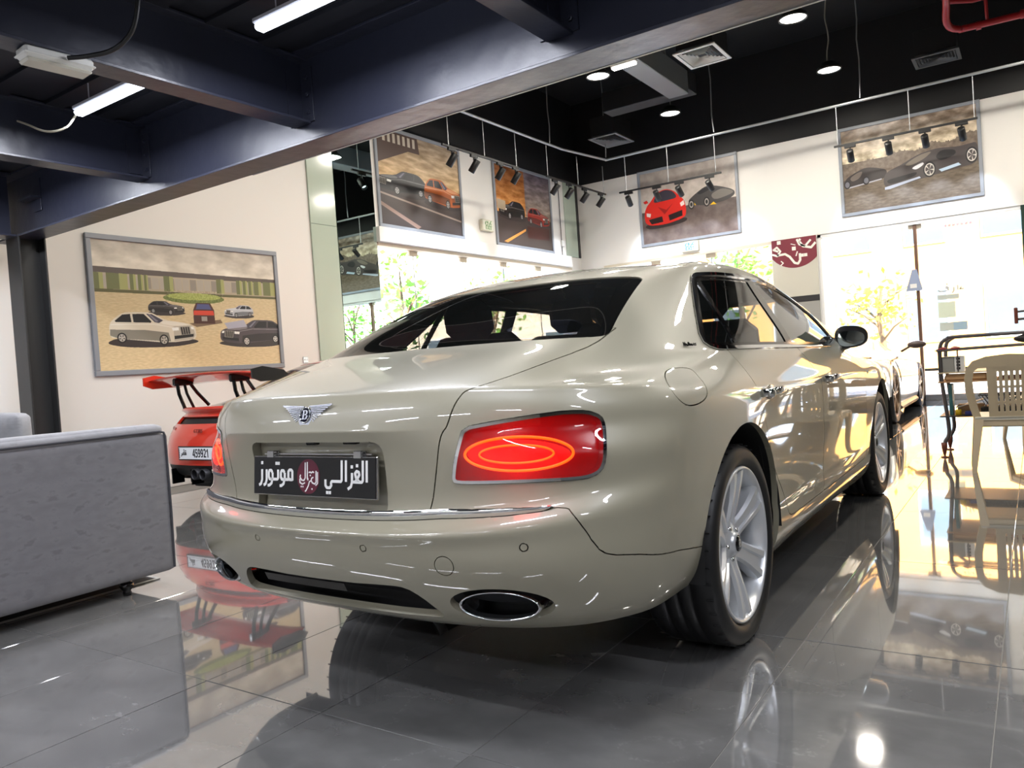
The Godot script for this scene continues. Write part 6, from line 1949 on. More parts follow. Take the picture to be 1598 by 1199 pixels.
	for k in 7:
		var lb := Mb.new()
		lb.box(Vector3(-0.20 + k * 0.06, 0, 0), Vector3(-0.16 + k * 0.06, 0.04, 0.002))
		node("decal_letter", lb.done(), mats.decal_pink, rt)
# ---------------------------------------------------------------- outside
func tree(at: Vector3, h: float, r: float, seed_: int, label: String, m: StandardMaterial3D) -> void:
	var rng := RandomNumberGenerator.new()
	rng.seed = seed_
	var t := thing("street_tree", label, "tree", at, rng.randf() * TAU, "street trees outside")
	var b := Mb.new()
	b.tube(smooth3(PackedVector3Array([Vector3(0, 0, 0), Vector3(0.05, h * 0.3, 0.03), Vector3(-0.03, h * 0.55, 0.05), Vector3(0.05, h * 0.8, 0)]), 3), 0.10, 8, true, 1.0, 0.03)
	for k in 6:
		var a := TAU * k / 6.0 + rng.randf()
		b.tube(PackedVector3Array([Vector3(0, h * (0.35 + 0.06 * k), 0), Vector3(cos(a) * r * 0.4, h * (0.48 + 0.06 * k), sin(a) * r * 0.4), Vector3(cos(a) * r * 0.8, h * (0.55 + 0.06 * k), sin(a) * r * 0.8)]), 0.035, 5, true, 1.0, 0.01)
	node("trunk", b.done(), mats.bark, t)
	var c := Mb.new()
	c.smooth(false)
	for k in 300:
		var d := Vector3(rng.randfn(), rng.randfn() * 0.8, rng.randfn()).normalized() * pow(rng.randf(), 0.45)
		var q := Vector3(d.x * r, h * 0.68 + d.y * h * 0.34, d.z * r)
		# leaves gather in clumps
		q += Vector3(sin(q.y * 5.0 + q.x * 3.0), 0.4 * sin(q.z * 4.0), cos(q.y * 4.0)) * 0.12 * r
		var e1 := Vector3(rng.randfn(), rng.randfn() * 0.5, rng.randfn()).normalized()
		var e2 := e1.cross(Vector3(rng.randfn(), rng.randfn(), rng.randfn())).normalized()
		var s := rng.randf_range(0.07, 0.13)
		c.tri(q - e1 * s, q + e2 * s * 0.5, q + e1 * s)
		c.tri(q - e1 * s, q + e1 * s, q - e2 * s * 0.5)
	var cr := node("crown", c.done(), m, t)

func block(at: Vector3, size: Vector3, turn: float, cols: int, rows: int, wall: StandardMaterial3D, label: String, ribs := false) -> void:
	# front faces local +z
	var t := thing("street_building", label, "building", at, turn)
	var b := Mb.new()
	b.box(Vector3(-size.x * 0.5, 0, -size.z), Vector3(size.x * 0.5, size.y, 0))
	node("building_wall", b.done(), wall, t)
	var cw := size.x / cols
	var rh := (size.y - 1.0) / rows
	var wm := boxmesh(Vector3(-cw * 0.28, 0, -0.05), Vector3(cw * 0.28, rh * 0.55, 0.04), 0.01)
	var gm := boxmesh(Vector3(-cw * 0.25, 0.08, 0.03), Vector3(cw * 0.25, rh * 0.55 - 0.08, 0.055))
	for i in cols:
		for j in rows:
			var w := node("window_frame", wm, mats.frame_light, t)
			w.position = Vector3(-size.x * 0.5 + cw * (i + 0.5), 0.9 + rh * j, 0)
			node("window_pane", gm, mats.far_glass, w)
	if ribs:
		var rb := Mb.new()
		for k in int(size.y / 0.22): rb.box(Vector3(-size.x * 0.5, k * 0.22, 0), Vector3(size.x * 0.5, k * 0.22 + 0.16, 0.02))
		node("cladding_boards", rb.done(), wall, t).set_meta("kind", "stuff")
	var co := Mb.new()
	co.box(Vector3(-size.x * 0.5 - 0.2, size.y - 0.3, -size.z), Vector3(size.x * 0.5 + 0.2, size.y, 0.25), 0.03)
	node("cornice", co.done(), wall, t)

func build_outside() -> void:
	struct("pavement", boxmesh(Vector3(-60, -0.35, -70), Vector3(60, -0.10, 40)), mats.pavement)
	var step := Mb.new()
	step.box(Vector3(-10.5, -0.12, ZF - 3.2), Vector3(9.0, -0.02, ZF - 0.3))
	step.box(Vector3(-10.5, -0.12, ZF - 0.3), Vector3(XL - 0.3, -0.02, ZB))
	step.box(Vector3(XR + 0.3, -0.12, ZF - 0.3), Vector3(9.0, -0.02, ZB))
	struct("forecourt", step.done(), mats.forecourt)
	block(Vector3(-3.0, 0, -30), Vector3(16, 11, 8), 0.0, 7, 3, mats.ochre, "ochre plastered building across the street ahead")
	block(Vector3(13.0, 0, -31), Vector3(14, 9, 8), deg_to_rad(-12), 6, 2, mats.cream_wall, "cream building across the street to the right")
	block(Vector3(-21, 0, -28), Vector3(16, 10, 8), deg_to_rad(30), 6, 3, mats.cream_wall, "pale building at the far street corner")
	block(Vector3(-20.5, 0, -12), Vector3(15, 8, 8), deg_to_rad(90), 6, 2, mats.brick_red, "terracotta clad building across the side street", true)
	block(Vector3(-21, 0, 5), Vector3(16, 10, 8), deg_to_rad(90), 6, 3, mats.cream_wall, "cream building further along the side street")
	block(Vector3(19, 0, -12), Vector3(18, 8, 8), deg_to_rad(-90), 7, 2, mats.brick_red, "terracotta building across the right street", true)
	tree(Vector3(-10.8, 0, -12.1), 3.7, 0.75, 11, "slim bright green tree outside the left shop window", mats.leaf)
	tree(Vector3(-13.0, 0, -18.5), 4.2, 0.9, 12, "small leafy tree beyond the corner of the left window", mats.leaf)
	tree(Vector3(-5.7, 0, -18.2), 4.5, 0.9, 13, "leafy tree outside the front window left of the logo pillar", mats.leaf)
	tree(Vector3(-3.3, 0, -22.0), 2.9, 1.0, 14, "yellow-green tree across the forecourt", mats.leaf_yellow)
	tree(Vector3(3.4, 0, -19.0), 4.2, 1.2, 15, "leafy tree outside the right front window", mats.leaf)
func materials() -> void:
	var m := mat("paint", Color(0.545, 0.527, 0.455), 0.40, 0.0)
	m.clearcoat_enabled = true; m.clearcoat = 1.0; m.clearcoat_roughness = 0.02
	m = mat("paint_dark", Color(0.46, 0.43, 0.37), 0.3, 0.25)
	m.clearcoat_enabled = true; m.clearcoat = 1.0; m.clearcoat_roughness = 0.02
	mat("rubber", Color(0.05, 0.05, 0.053), 0.5)
	mat("rubber_dark", Color(0.03, 0.03, 0.03), 0.8)
	mat("alloy", Color(0.84, 0.85, 0.86), 0.28, 0.6)
	mat("disc", Color(0.35, 0.35, 0.36), 0.35, 0.9)
	mat("chrome", Color(0.86, 0.87, 0.88), 0.04, 1.0)
	mat("badge_silver", Color(0.74, 0.75, 0.78), 0.26, 0.8)
	mat("steel", Color(0.72, 0.72, 0.72), 0.25, 0.9)
	mat("black", Color(0.03, 0.03, 0.032), 0.6)
	m = mat("black_gloss", Color(0.02, 0.02, 0.022), 0.08)
	mat("cabin_dark", Color(0.10, 0.095, 0.085), 0.7)
	m = mat("tint", Color(0.07, 0.08, 0.075, 0.50), 0.0)
	m.transparency = BaseMaterial3D.TRANSPARENCY_ALPHA
	m = mat("tint_rear", Color(0.045, 0.05, 0.045, 0.70), 0.0)
	m.transparency = BaseMaterial3D.TRANSPARENCY_ALPHA
	m = mat("lamp_red", Color(0.55, 0.02, 0.03), 0.25)
	m = glow("lamp_lit", Color(1.0, 0.02, 0.0), 1.3, Color(0.8, 0.03, 0.02))
	glow("lamp_ring", Color(1.0, 0.32, 0.02), 2.6, Color(1, 0.4, 0.1))
	m = mat("lamp_lens", Color(0.75, 0.05, 0.06, 0.30), 0.0)
	m.transparency = BaseMaterial3D.TRANSPARENCY_ALPHA
	mat("smoke", Color(0.16, 0.15, 0.13), 0.15)
	mat("badge_blue", Color(0.03, 0.04, 0.12), 0.15)
	mat("plate_black", Color(0.045, 0.045, 0.05), 0.35)
	mat("maroon", Color(0.32, 0.07, 0.15), 0.4)
	mat("white_paint", Color(0.86, 0.86, 0.85), 0.5)
	mat("mirror_dark", Color(0.06, 0.06, 0.05), 0.2)
	mat("mirror", Color(0.8, 0.85, 0.85), 0.02, 1.0)
	# room
	mat("wall", Color(0.88, 0.87, 0.85), 0.75)
	mat("black_wall", Color(0.075, 0.078, 0.088), 0.55)
	mat("grout", Color(0.50, 0.49, 0.47), 0.8)
	for k in 4:
		m = mat("tile_%d" % k, Color(1, 1, 1), 0.05)
		m.albedo_texture = marble(40 + k, k)
		m.uv1_triplanar = true
		m.uv1_world_triplanar = true
		m.uv1_scale = Vector3.ONE * 0.42
		m.metallic_specular = 1.0
		m.clearcoat_enabled = true
		m.clearcoat = 1.0
		m.clearcoat_roughness = 0.02
		m.uv1_offset = Vector3(0.37 * k, 0, 0.21 * k)
	m = mat("pane", Color(0.93, 0.98, 0.96, 0.06), 0.0)
	m.transparency = BaseMaterial3D.TRANSPARENCY_ALPHA
	mat("joint", Color(0.42, 0.43, 0.42), 0.5)
	mat("frame_cream", Color(0.80, 0.76, 0.68), 0.5)
	mat("frame_light", Color(0.86, 0.86, 0.85), 0.45)
	mat("frame_brown", Color(0.36, 0.25, 0.18), 0.45)
	m = mat("beam", Color(0.185, 0.195, 0.25), 0.34)
	m.normal_enabled = true
	m.normal_texture = rough_noise(3, 0.02)
	m.normal_scale = 0.25
	m.uv1_triplanar = true
	m.uv1_world_triplanar = true
	mat("deck", Color(0.135, 0.14, 0.17), 0.5)
	mat("column", Color(0.17, 0.17, 0.17), 0.35)
	mat("lamp_body", Color(0.82, 0.82, 0.86), 0.4)
	glow("led", Color(0.90, 0.94, 1.0), 6.0)
	mat("cable_white", Color(0.80, 0.78, 0.70), 0.5)
	mat("plastic_white", Color(0.86, 0.86, 0.84), 0.35)
	mat("plastic_frost", Color(0.78, 0.77, 0.72), 0.25)
	mat("black_metal", Color(0.055, 0.055, 0.06), 0.45)
	mat("galvanised", Color(0.66, 0.67, 0.68), 0.35, 0.6)
	glow("spot_lens", Color(0.95, 0.97, 1.0), 3.0)
	mat("pendant_metal", Color(0.16, 0.16, 0.15), 0.4, 0.3)
	glow("pendant_led", Color(1.0, 0.98, 0.94), 5.0)
	mat("cord", Color(0.55, 0.54, 0.50), 0.6)
	mat("grille_pale", Color(0.84, 0.84, 0.82), 0.5)
	mat("grille_grey", Color(0.50, 0.51, 0.52), 0.5)
	mat("grille_dark", Color(0.30, 0.31, 0.32), 0.5)
	mat("duct", Color(0.45, 0.46, 0.46), 0.4, 0.3)
	mat("wall_grey", Color(0.40, 0.40, 0.39), 0.6)
	mat("red_pipe", Color(0.62, 0.10, 0.12), 0.35)
	mat("sign_case", Color(0.84, 0.82, 0.74), 0.5)
	mat("sign_face", Color(0.88, 0.88, 0.82), 0.4)
	mat("sign_green", Color(0.45, 0.62, 0.40), 0.5)
	mat("sign_blue", Color(0.30, 0.62, 0.72), 0.5)
	mat("wall_mirror", Color(0.78, 0.86, 0.84), 0.01, 1.0)
	m = mat("green_glass", Color(0.70, 0.75, 0.69), 0.12)
	mat("steel_dark", Color(0.22, 0.22, 0.23), 0.4, 0.6)
	mat("banner", Color(0.72, 0.71, 0.66), 0.6)
	mat("banner_white", Color(0.88, 0.87, 0.83), 0.6)
	mat("banner_grey", Color(0.56, 0.56, 0.54), 0.6)
	mat("maroon_banner", Color(0.44, 0.13, 0.19), 0.6)
	mat("band_dark", Color(0.12, 0.12, 0.13), 0.5)
	mat("column_green", Color(0.20, 0.27, 0.25), 0.12)
	mat("notice_grey", Color(0.72, 0.75, 0.72), 0.6)
	mat("notice_faint", Color(0.80, 0.84, 0.76), 0.6)
	mat("notice_blue", Color(0.60, 0.70, 0.76), 0.6)
	mat("notice_text", Color(0.72, 0.72, 0.72), 0.6)
	mat("tag_blue", Color(0.55, 0.60, 0.70), 0.5)
	mat("decal_pink", Color(0.86, 0.62, 0.66), 0.6)
	mat("picture_frame", Color(0.55, 0.57, 0.60), 0.4)
	# other cars
	m = mat("red_paint", Color(0.80, 0.17, 0.07), 0.3, 0.1)
	m.clearcoat_enabled = true; m.clearcoat = 1.0; m.clearcoat_roughness = 0.03
	mat("red_dark", Color(0.45, 0.10, 0.06), 0.4)
	m = mat("silver_paint", Color(0.62, 0.62, 0.61), 0.28, 0.2)
	m.clearcoat_enabled = true; m.clearcoat = 1.0; m.clearcoat_roughness = 0.03
	mat("carbon", Color(0.10, 0.10, 0.10), 0.3)
	mat("rim_dark", Color(0.10, 0.10, 0.11), 0.3, 0.6)
	mat("rim_bronze", Color(0.50, 0.42, 0.34), 0.3, 0.8)
	mat("mirror_brown", Color(0.24, 0.18, 0.16), 0.35)
	mat("plate_white", Color(0.84, 0.85, 0.86), 0.4)
	mat("plate_ink", Color(0.07, 0.08, 0.12), 0.5)
	# furniture
	for e in [["velvet", Color(0.41, 0.408, 0.42)], ["velvet_light", Color(0.52, 0.52, 0.53)], ["velvet_dark", Color(0.20, 0.20, 0.22)]]:
		m = mat(e[0], Color(1, 1, 1), 0.85)
		m.albedo_texture = nap(e[1], 61)
		m.uv1_triplanar = true
		m.uv1_world_triplanar = true
		m.uv1_scale = Vector3.ONE * 1.1
		m.rim_enabled = true
		m.rim = 0.5
		m.rim_tint = 0.6
	mat("rug", Color(0.035, 0.035, 0.04), 0.8)
	mat("rug_edge", Color(0.62, 0.61, 0.59), 0.5)
	mat("chair_plastic", Color(0.80, 0.73, 0.60), 0.45)
	mat("chair_seat", Color(0.74, 0.72, 0.66), 0.4)
	mat("steel_grey", Color(0.34, 0.33, 0.34), 0.35, 0.5)
	mat("foot_brown", Color(0.40, 0.18, 0.11), 0.5)
	mat("wood_tan", Color(0.64, 0.48, 0.33), 0.5)
	mat("wood_pale", Color(0.74, 0.68, 0.56), 0.5)
	mat("red_plastic", Color(0.52, 0.12, 0.12), 0.4)
	mat("carton_grey", Color(0.56, 0.56, 0.54), 0.7)
	mat("kraft", Color(0.70, 0.56, 0.40), 0.7)
	mat("leather_brown", Color(0.32, 0.17, 0.14), 0.5)
	mat("teal", Color(0.20, 0.42, 0.44), 0.5)
	mat("blue_pack", Color(0.12, 0.14, 0.42), 0.4)
	mat("yellow_pack", Color(0.78, 0.66, 0.10), 0.4)
	mat("case_grey", Color(0.40, 0.41, 0.43), 0.5)
	# outside
	mat("pavement", Color(0.66, 0.64, 0.60), 0.85)
	mat("forecourt", Color(0.74, 0.70, 0.64), 0.8)
	mat("ochre", Color(0.84, 0.60, 0.30), 0.85)
	mat("cream_wall", Color(0.86, 0.82, 0.74), 0.85)
	mat("brick_red", Color(0.66, 0.42, 0.33), 0.85)
	mat("far_glass", Color(0.30, 0.36, 0.40), 0.1)
	mat("bark", Color(0.36, 0.28, 0.20), 0.9)
	m = mat("leaf", Color(0.30, 0.50, 0.14), 0.6)
	m.backlight_enabled = true
	m.backlight = Color(0.35, 0.55, 0.12)
	m = mat("leaf_yellow", Color(0.55, 0.58, 0.16), 0.6)
	m.backlight_enabled = true
	m.backlight = Color(0.5, 0.5, 0.1)

# dark grey marble: clouds, stains and thin pale veins
func marble(seed_: int, tone: int) -> ImageTexture:
	var n := FastNoiseLite.new()
	n.seed = seed_
	n.frequency = 0.006
	n.fractal_octaves = 5
	n.domain_warp_enabled = true
	n.domain_warp_amplitude = 40.0
	n.domain_warp_frequency = 0.006
	var v := FastNoiseLite.new()
	v.seed = seed_ + 5
	v.frequency = 0.0028
	v.fractal_octaves = 4
	v.domain_warp_enabled = true
	v.domain_warp_amplitude = 70.0
	v.domain_warp_frequency = 0.004
	var s := 512
	var im := Image.create(s, s, false, Image.FORMAT_RGB8)
	for y in s:
		for x in s:
			# mirrored tiling keeps the repeat free of seams
			var a := float(mini(x, s - x)) * 2.0
			var b := float(mini(y, s - y)) * 2.0
			var k := n.get_noise_2d(a, b * 1.6)
			var w := absf(v.get_noise_2d(b * 1.3 + 300.0, a))
			var g := 0.405 + 0.055 * k + 0.006 * tone
			g += 0.085 * pow(clampf(1.0 - w / 0.012, 0.0, 1.0), 1.5) * clampf(0.6 + k, 0.0, 1.0)
			im.set_pixel(x, y, Color(g * 1.005, g, g * 0.985))
	return ImageTexture.create_from_image(im)

# brushed velvet: soft streaks where the nap lies the other way
func nap(c: Color, seed_: int) -> ImageTexture:
	var n := FastNoiseLite.new()
	n.seed = seed_
	n.frequency = 0.012
	n.fractal_octaves = 4
	n.domain_warp_enabled = true
	n.domain_warp_amplitude = 25.0
	var s := 256
	var im := Image.create(s, s, false, Image.FORMAT_RGB8)
	for y in s:
		for x in s:
			var a := float(mini(x, s - x)) * 2.0
			var b := float(mini(y, s - y)) * 2.0
			var k := n.get_noise_2d(a, b * 2.2)
			var g := 1.0 + 0.10 * k - 0.16 * clampf((k - 0.22) * 4.0, 0.0, 1.0)
			im.set_pixel(x, y, Color(c.r * g, c.g * g, c.b * g))
	return ImageTexture.create_from_image(im)

func rough_noise(seed_: int, freq: float) -> NoiseTexture2D:
	var t := NoiseTexture2D.new()
	var n := FastNoiseLite.new()
	n.seed = seed_
	n.frequency = freq
	t.noise = n
	t.width = 256
	t.height = 256
	t.seamless = true
	t.as_normal_map = true
	t.bump_strength = 2.0
	return t
# ---------------------------------------------------------------- helpers
var mats := {}
var taken := {}

func numbered(called: String) -> String:
	if not taken.has(called):
		taken[called] = 0
		return called
	taken[called] += 1
	return "%s_%03d" % [called, taken[called]]

func thing(called: String, label: String, category: String, at := Vector3.ZERO, turn := 0.0, group := "") -> Node3D:
	var o := Node3D.new()
	o.name = numbered(called)
	add_child(o)
	o.position = at
	o.rotation.y = turn
	tag(o, label, category, group)
	return o

func tag(o: Node, label := "", category := "", group := "", kind := "") -> Node:
	if label != "": o.set_meta("label", label)
	if category != "": o.set_meta("category", category)
	if group != "": o.set_meta("group", group)
	if kind != "": o.set_meta("kind", kind)
	return o

func dup(root: Node3D, label := "", group := "") -> Node3D:
	var base: String = root.name
	var rx := RegEx.create_from_string("_\\d{3}$")
	base = rx.sub(base, "")
	var r: Node3D = root.duplicate()
	r.name = numbered(base)
	add_child(r)
	tag(r, label, "", group)
	return r

func node(called: String, mesh: Mesh, material: Material, parent: Node = self) -> MeshInstance3D:
	var o := MeshInstance3D.new()
	o.name = numbered(called) if parent == self else called
	o.mesh = mesh
	if material != null: o.material_override = material
	parent.add_child(o, true)
	return o

func struct(called: String, mesh: Mesh, material: Material, parent: Node = self) -> MeshInstance3D:
	var o := node(called, mesh, material, parent)
	if parent == self: o.set_meta("kind", "structure")
	return o

func mat(key: String, color: Color, rough := 0.5, metal := 0.0) -> StandardMaterial3D:
	var m := StandardMaterial3D.new()
	m.resource_name = key
	m.albedo_color = color
	m.roughness = rough
	m.metallic = metal
	mats[key] = m
	return m

func glow(key: String, color: Color, energy: float, body := Color(1, 1, 1)) -> StandardMaterial3D:
	var m := mat(key, body, 0.4)
	m.emission_enabled = true
	m.emission = color
	m.emission_energy_multiplier = energy
	return m

# ---- a small mesh builder: quads and triangles with their own or generated normals
class Mb:
	var st := SurfaceTool.new()
	func _init() -> void:
		st.begin(Mesh.PRIMITIVE_TRIANGLES)
	func smooth(on: bool) -> void:
		st.set_smooth_group(0 if on else -1)
	func tri(a: Vector3, b: Vector3, c: Vector3) -> void:
		st.add_vertex(a); st.add_vertex(b); st.add_vertex(c)
	# a, b, c, d counter-clockwise seen from outside
	func quad(a: Vector3, b: Vector3, c: Vector3, d: Vector3) -> void:
		tri(a, c, b); tri(a, d, c)
	func quad_uv(a: Vector3, b: Vector3, c: Vector3, d: Vector3, u0 := Vector2(0, 1), u1 := Vector2(1, 1), u2 := Vector2(1, 0), u3 := Vector2(0, 0)) -> void:
		for e in [[a, u0], [c, u2], [b, u1], [a, u0], [d, u3], [c, u2]]:
			st.set_uv(e[1]); st.add_vertex(e[0])
	func box(lo: Vector3, hi: Vector3, ch := 0.0, xf := Transform3D()) -> void:
		smooth(false)
		var c := (lo + hi) * 0.5
		var h := (hi - lo) * 0.5
		var k := minf(ch, minf(h.x, minf(h.y, h.z)) * 0.9)
		if k <= 0.0:
			for ax in 3:
				for s in [-1.0, 1.0]:
					var n := Vector3.ZERO; n[ax] = s
					var u := Vector3.ZERO; u[(ax + 1) % 3] = h[(ax + 1) % 3] * s
					var v := Vector3.ZERO; v[(ax + 2) % 3] = h[(ax + 2) % 3]
					var o := c + n * h[ax]
					quad(xf * (o - u - v), xf * (o + u - v), xf * (o + u + v), xf * (o - u + v))
			return
		# chamfered: six faces, twelve edge strips, eight corners
		for ax in 3:
			var a1 := (ax + 1) % 3
			var a2 := (ax + 2) % 3
			for s in [-1.0, 1.0]:
				var o := c; o[ax] += h[ax] * s
				var p := []
				for e in [[-s, -1.0], [s, -1.0], [s, 1.0], [-s, 1.0]]:
					var q := o
					q[a1] += (h[a1] - k) * e[0]
					q[a2] += (h[a2] - k) * e[1]
					p.append(xf * q)
				quad(p[0], p[1], p[2], p[3])
			# edges along ax
			for s1 in [-1.0, 1.0]:
				for s2 in [-1.0, 1.0]:
					var p0 := c; p0[a1] += h[a1] * s1; p0[a2] += (h[a2] - k) * s2
					var p1 := c; p1[a1] += (h[a1] - k) * s1; p1[a2] += h[a2] * s2
					var d := Vector3.ZERO; d[ax] = h[ax] - k
					_edge(xf, p0, p1, d, c)
		for sx in [-1.0, 1.0]:
			for sy in [-1.0, 1.0]:
				for sz in [-1.0, 1.0]:
					var p := c + Vector3(sx * h.x, sy * (h.y - k), sz * (h.z - k))
					var q := c + Vector3(sx * (h.x - k), sy * h.y, sz * (h.z - k))
					var r := c + Vector3(sx * (h.x - k), sy * (h.y - k), sz * h.z)
					if sx * sy * sz > 0: tri(xf * p, xf * r, xf * q)
					else: tri(xf * p, xf * q, xf * r)
	func _edge(xf: Transform3D, p0: Vector3, p1: Vector3, d: Vector3, c: Vector3) -> void:
		var n := (p1 - p0).cross(d)
		if n.dot((p0 + p1) * 0.5 - c) > 0: quad(xf * (p0 - d), xf * (p1 - d), xf * (p1 + d), xf * (p0 + d))
		else: quad(xf * (p1 - d), xf * (p0 - d), xf * (p0 + d), xf * (p1 + d))
	# tube along points
	func tube(pts: PackedVector3Array, r: float, seg := 8, caps := true, flat := 1.0, r_end := -1.0) -> void:
		smooth(true)
		var rings := []
		var t := (pts[1] - pts[0]).normalized()
		var up := Vector3.UP if absf(t.y) < 0.9 else Vector3.RIGHT
		var nn := (up - t * up.dot(t)).normalized()
		var m := pts.size()
		for i in m:
			if i > 0 and i < m - 1: t = (pts[i + 1] - pts[i - 1]).normalized()
			elif i == m - 1: t = (pts[i] - pts[i - 1]).normalized()
			nn = (nn - t * nn.dot(t)).normalized()
			var bb := t.cross(nn)
			var rr := r if r_end < 0 else lerpf(r, r_end, float(i) / (m - 1))
			var ring := PackedVector3Array()
			for k in seg:
				var a := TAU * k / seg
				ring.append(pts[i] + (nn * cos(a) * flat + bb * sin(a)) * rr)
			rings.append(ring)
		for i in m - 1:
			for k in seg:
				var k2 := (k + 1) % seg
				quad(rings[i][k], rings[i][k2], rings[i + 1][k2], rings[i + 1][k])
		if caps:
			smooth(false)
			for k in seg:
				var k2 := (k + 1) % seg
				tri(pts[0], rings[0][k], rings[0][k2])
				tri(pts[m - 1], rings[m - 1][k2], rings[m - 1][k])
	# turn a profile of (radius, height) pairs about the axis of xf (its y axis)
	func lathe(prof: PackedVector2Array, seg := 24, xf := Transform3D(), soft := true) -> void:
		smooth(soft)
		for i in prof.size() - 1:
			var p := prof[i]
			var q := prof[i + 1]
			for k in seg:
				var a := TAU * k / seg
				var b := TAU * (k + 1) / seg
				var p0 := xf * Vector3(cos(a) * p.x, p.y, -sin(a) * p.x)
				var p1 := xf * Vector3(cos(b) * p.x, p.y, -sin(b) * p.x)
				var q0 := xf * Vector3(cos(a) * q.x, q.y, -sin(a) * q.x)
				var q1 := xf * Vector3(cos(b) * q.x, q.y, -sin(b) * q.x)
				if p.x < 1e-6: tri(p0, q0, q1)
				elif q.x < 1e-6: tri(p0, q0, p1)
				else: quad(p0, p1, q1, q0)
	# extrude a flat outline (xy, counter-clockwise) from z0 to z1
	func prism(poly: PackedVector2Array, z0: float, z1: float, xf := Transform3D()) -> void:
		smooth(false)
		var pts := poly
		if Geometry2D.is_polygon_clockwise(pts): pts.reverse()
		var idx := Geometry2D.triangulate_polygon(pts)
		for i in range(0, idx.size(), 3):
			var a := pts[idx[i]]
			var b := pts[idx[i + 1]]
			var c := pts[idx[i + 2]]
			if (b - a).cross(c - a) < 0:
				var t := b; b = c; c = t
			tri(xf * Vector3(a.x, a.y, z1), xf * Vector3(c.x, c.y, z1), xf * Vector3(b.x, b.y, z1))
			tri(xf * Vector3(a.x, a.y, z0), xf * Vector3(b.x, b.y, z0), xf * Vector3(c.x, c.y, z0))
		for i in pts.size():
			var a := pts[i]
			var b := pts[(i + 1) % pts.size()]
			quad(xf * Vector3(a.x, a.y, z0), xf * Vector3(b.x, b.y, z0), xf * Vector3(b.x, b.y, z1), xf * Vector3(a.x, a.y, z1))
	func ball(c: Vector3, r: Vector3, seg := 16, rings := 10) -> void:
		smooth(true)
		for i in rings:
			for k in seg:
				var p := []
				for e in [[i, k], [i, k + 1], [i + 1, k + 1], [i + 1, k]]:
					var th := PI * float(e[0]) / rings
					var ph := TAU * float(e[1]) / seg
					p.append(c + Vector3(sin(th) * cos(ph), cos(th), sin(th) * sin(ph)) * r)
				if i == 0: tri(p[0], p[2], p[3])
				elif i == rings - 1: tri(p[0], p[1], p[2])
				else: quad(p[3], p[2], p[1], p[0])
	# grid of points[j][i]; outside is where (i direction) x (j direction) points
	func grid(g: Array, wrap := false, soft := true) -> void:
		smooth(soft)
		for j in g.size() - 1:
			var n: int = g[j].size()
			for i in (n if wrap else n - 1):
				var i2 := (i + 1) % n
				quad(g[j][i], g[j][i2], g[j + 1][i2], g[j + 1][i])
	func done(uv := false) -> ArrayMesh:
		if not uv: st.index()
		st.generate_normals()
		return st.commit()

func boxmesh(lo: Vector3, hi: Vector3, ch := 0.0) -> ArrayMesh:
	var b := Mb.new()
	b.box(lo, hi, ch)
	return b.done()

func arc(c: Vector2, r: Vector2, a0: float, a1: float, n: int) -> PackedVector2Array:
	var o := PackedVector2Array()
	for i in n + 1:
		var a := lerpf(a0, a1, float(i) / n)
		o.append(c + Vector2(cos(a) * r.x, sin(a) * r.y))
	return o

func lerp_tab(xs: Array, ys: Array, x: float) -> float:
	if x <= xs[0]: return ys[0]
	for i in xs.size() - 1:
		if x <= xs[i + 1]:
			var t: float = (x - xs[i]) / (xs[i + 1] - xs[i])
			return lerpf(ys[i], ys[i + 1], t)
	return ys[-1]

# signed distance to a closed outline, negative inside
func sdf(poly: PackedVector2Array, p: Vector2) -> float:
	var best := 1e9
	var inside := false
	var n := poly.size()
	var j := n - 1
	for i in n:
		var a := poly[i]
		var b := poly[j]
		var e := b - a
		var w := p - a
		var t := clampf(w.dot(e) / maxf(e.length_squared(), 1e-12), 0.0, 1.0)
		best = minf(best, (w - e * t).length_squared())
		if (a.y > p.y) != (b.y > p.y) and p.x < (b.x - a.x) * (p.y - a.y) / (b.y - a.y) + a.x: inside = not inside
		j = i
	return -sqrt(best) if inside else sqrt(best)

# smooth an outline by corner cutting
func rounded(poly: PackedVector2Array, times := 2, closed := true) -> PackedVector2Array:
	var p := poly
	for _k in times:
		var q := PackedVector2Array()
		var n := p.size()
		if not closed: q.append(p[0])
		for i in (n if closed else n - 1):
			var a := p[i]
			var b := p[(i + 1) % n]
			q.append(a.lerp(b, 0.25)); q.append(a.lerp(b, 0.75))
		if not closed: q.append(p[n - 1])
		p = q
	return p
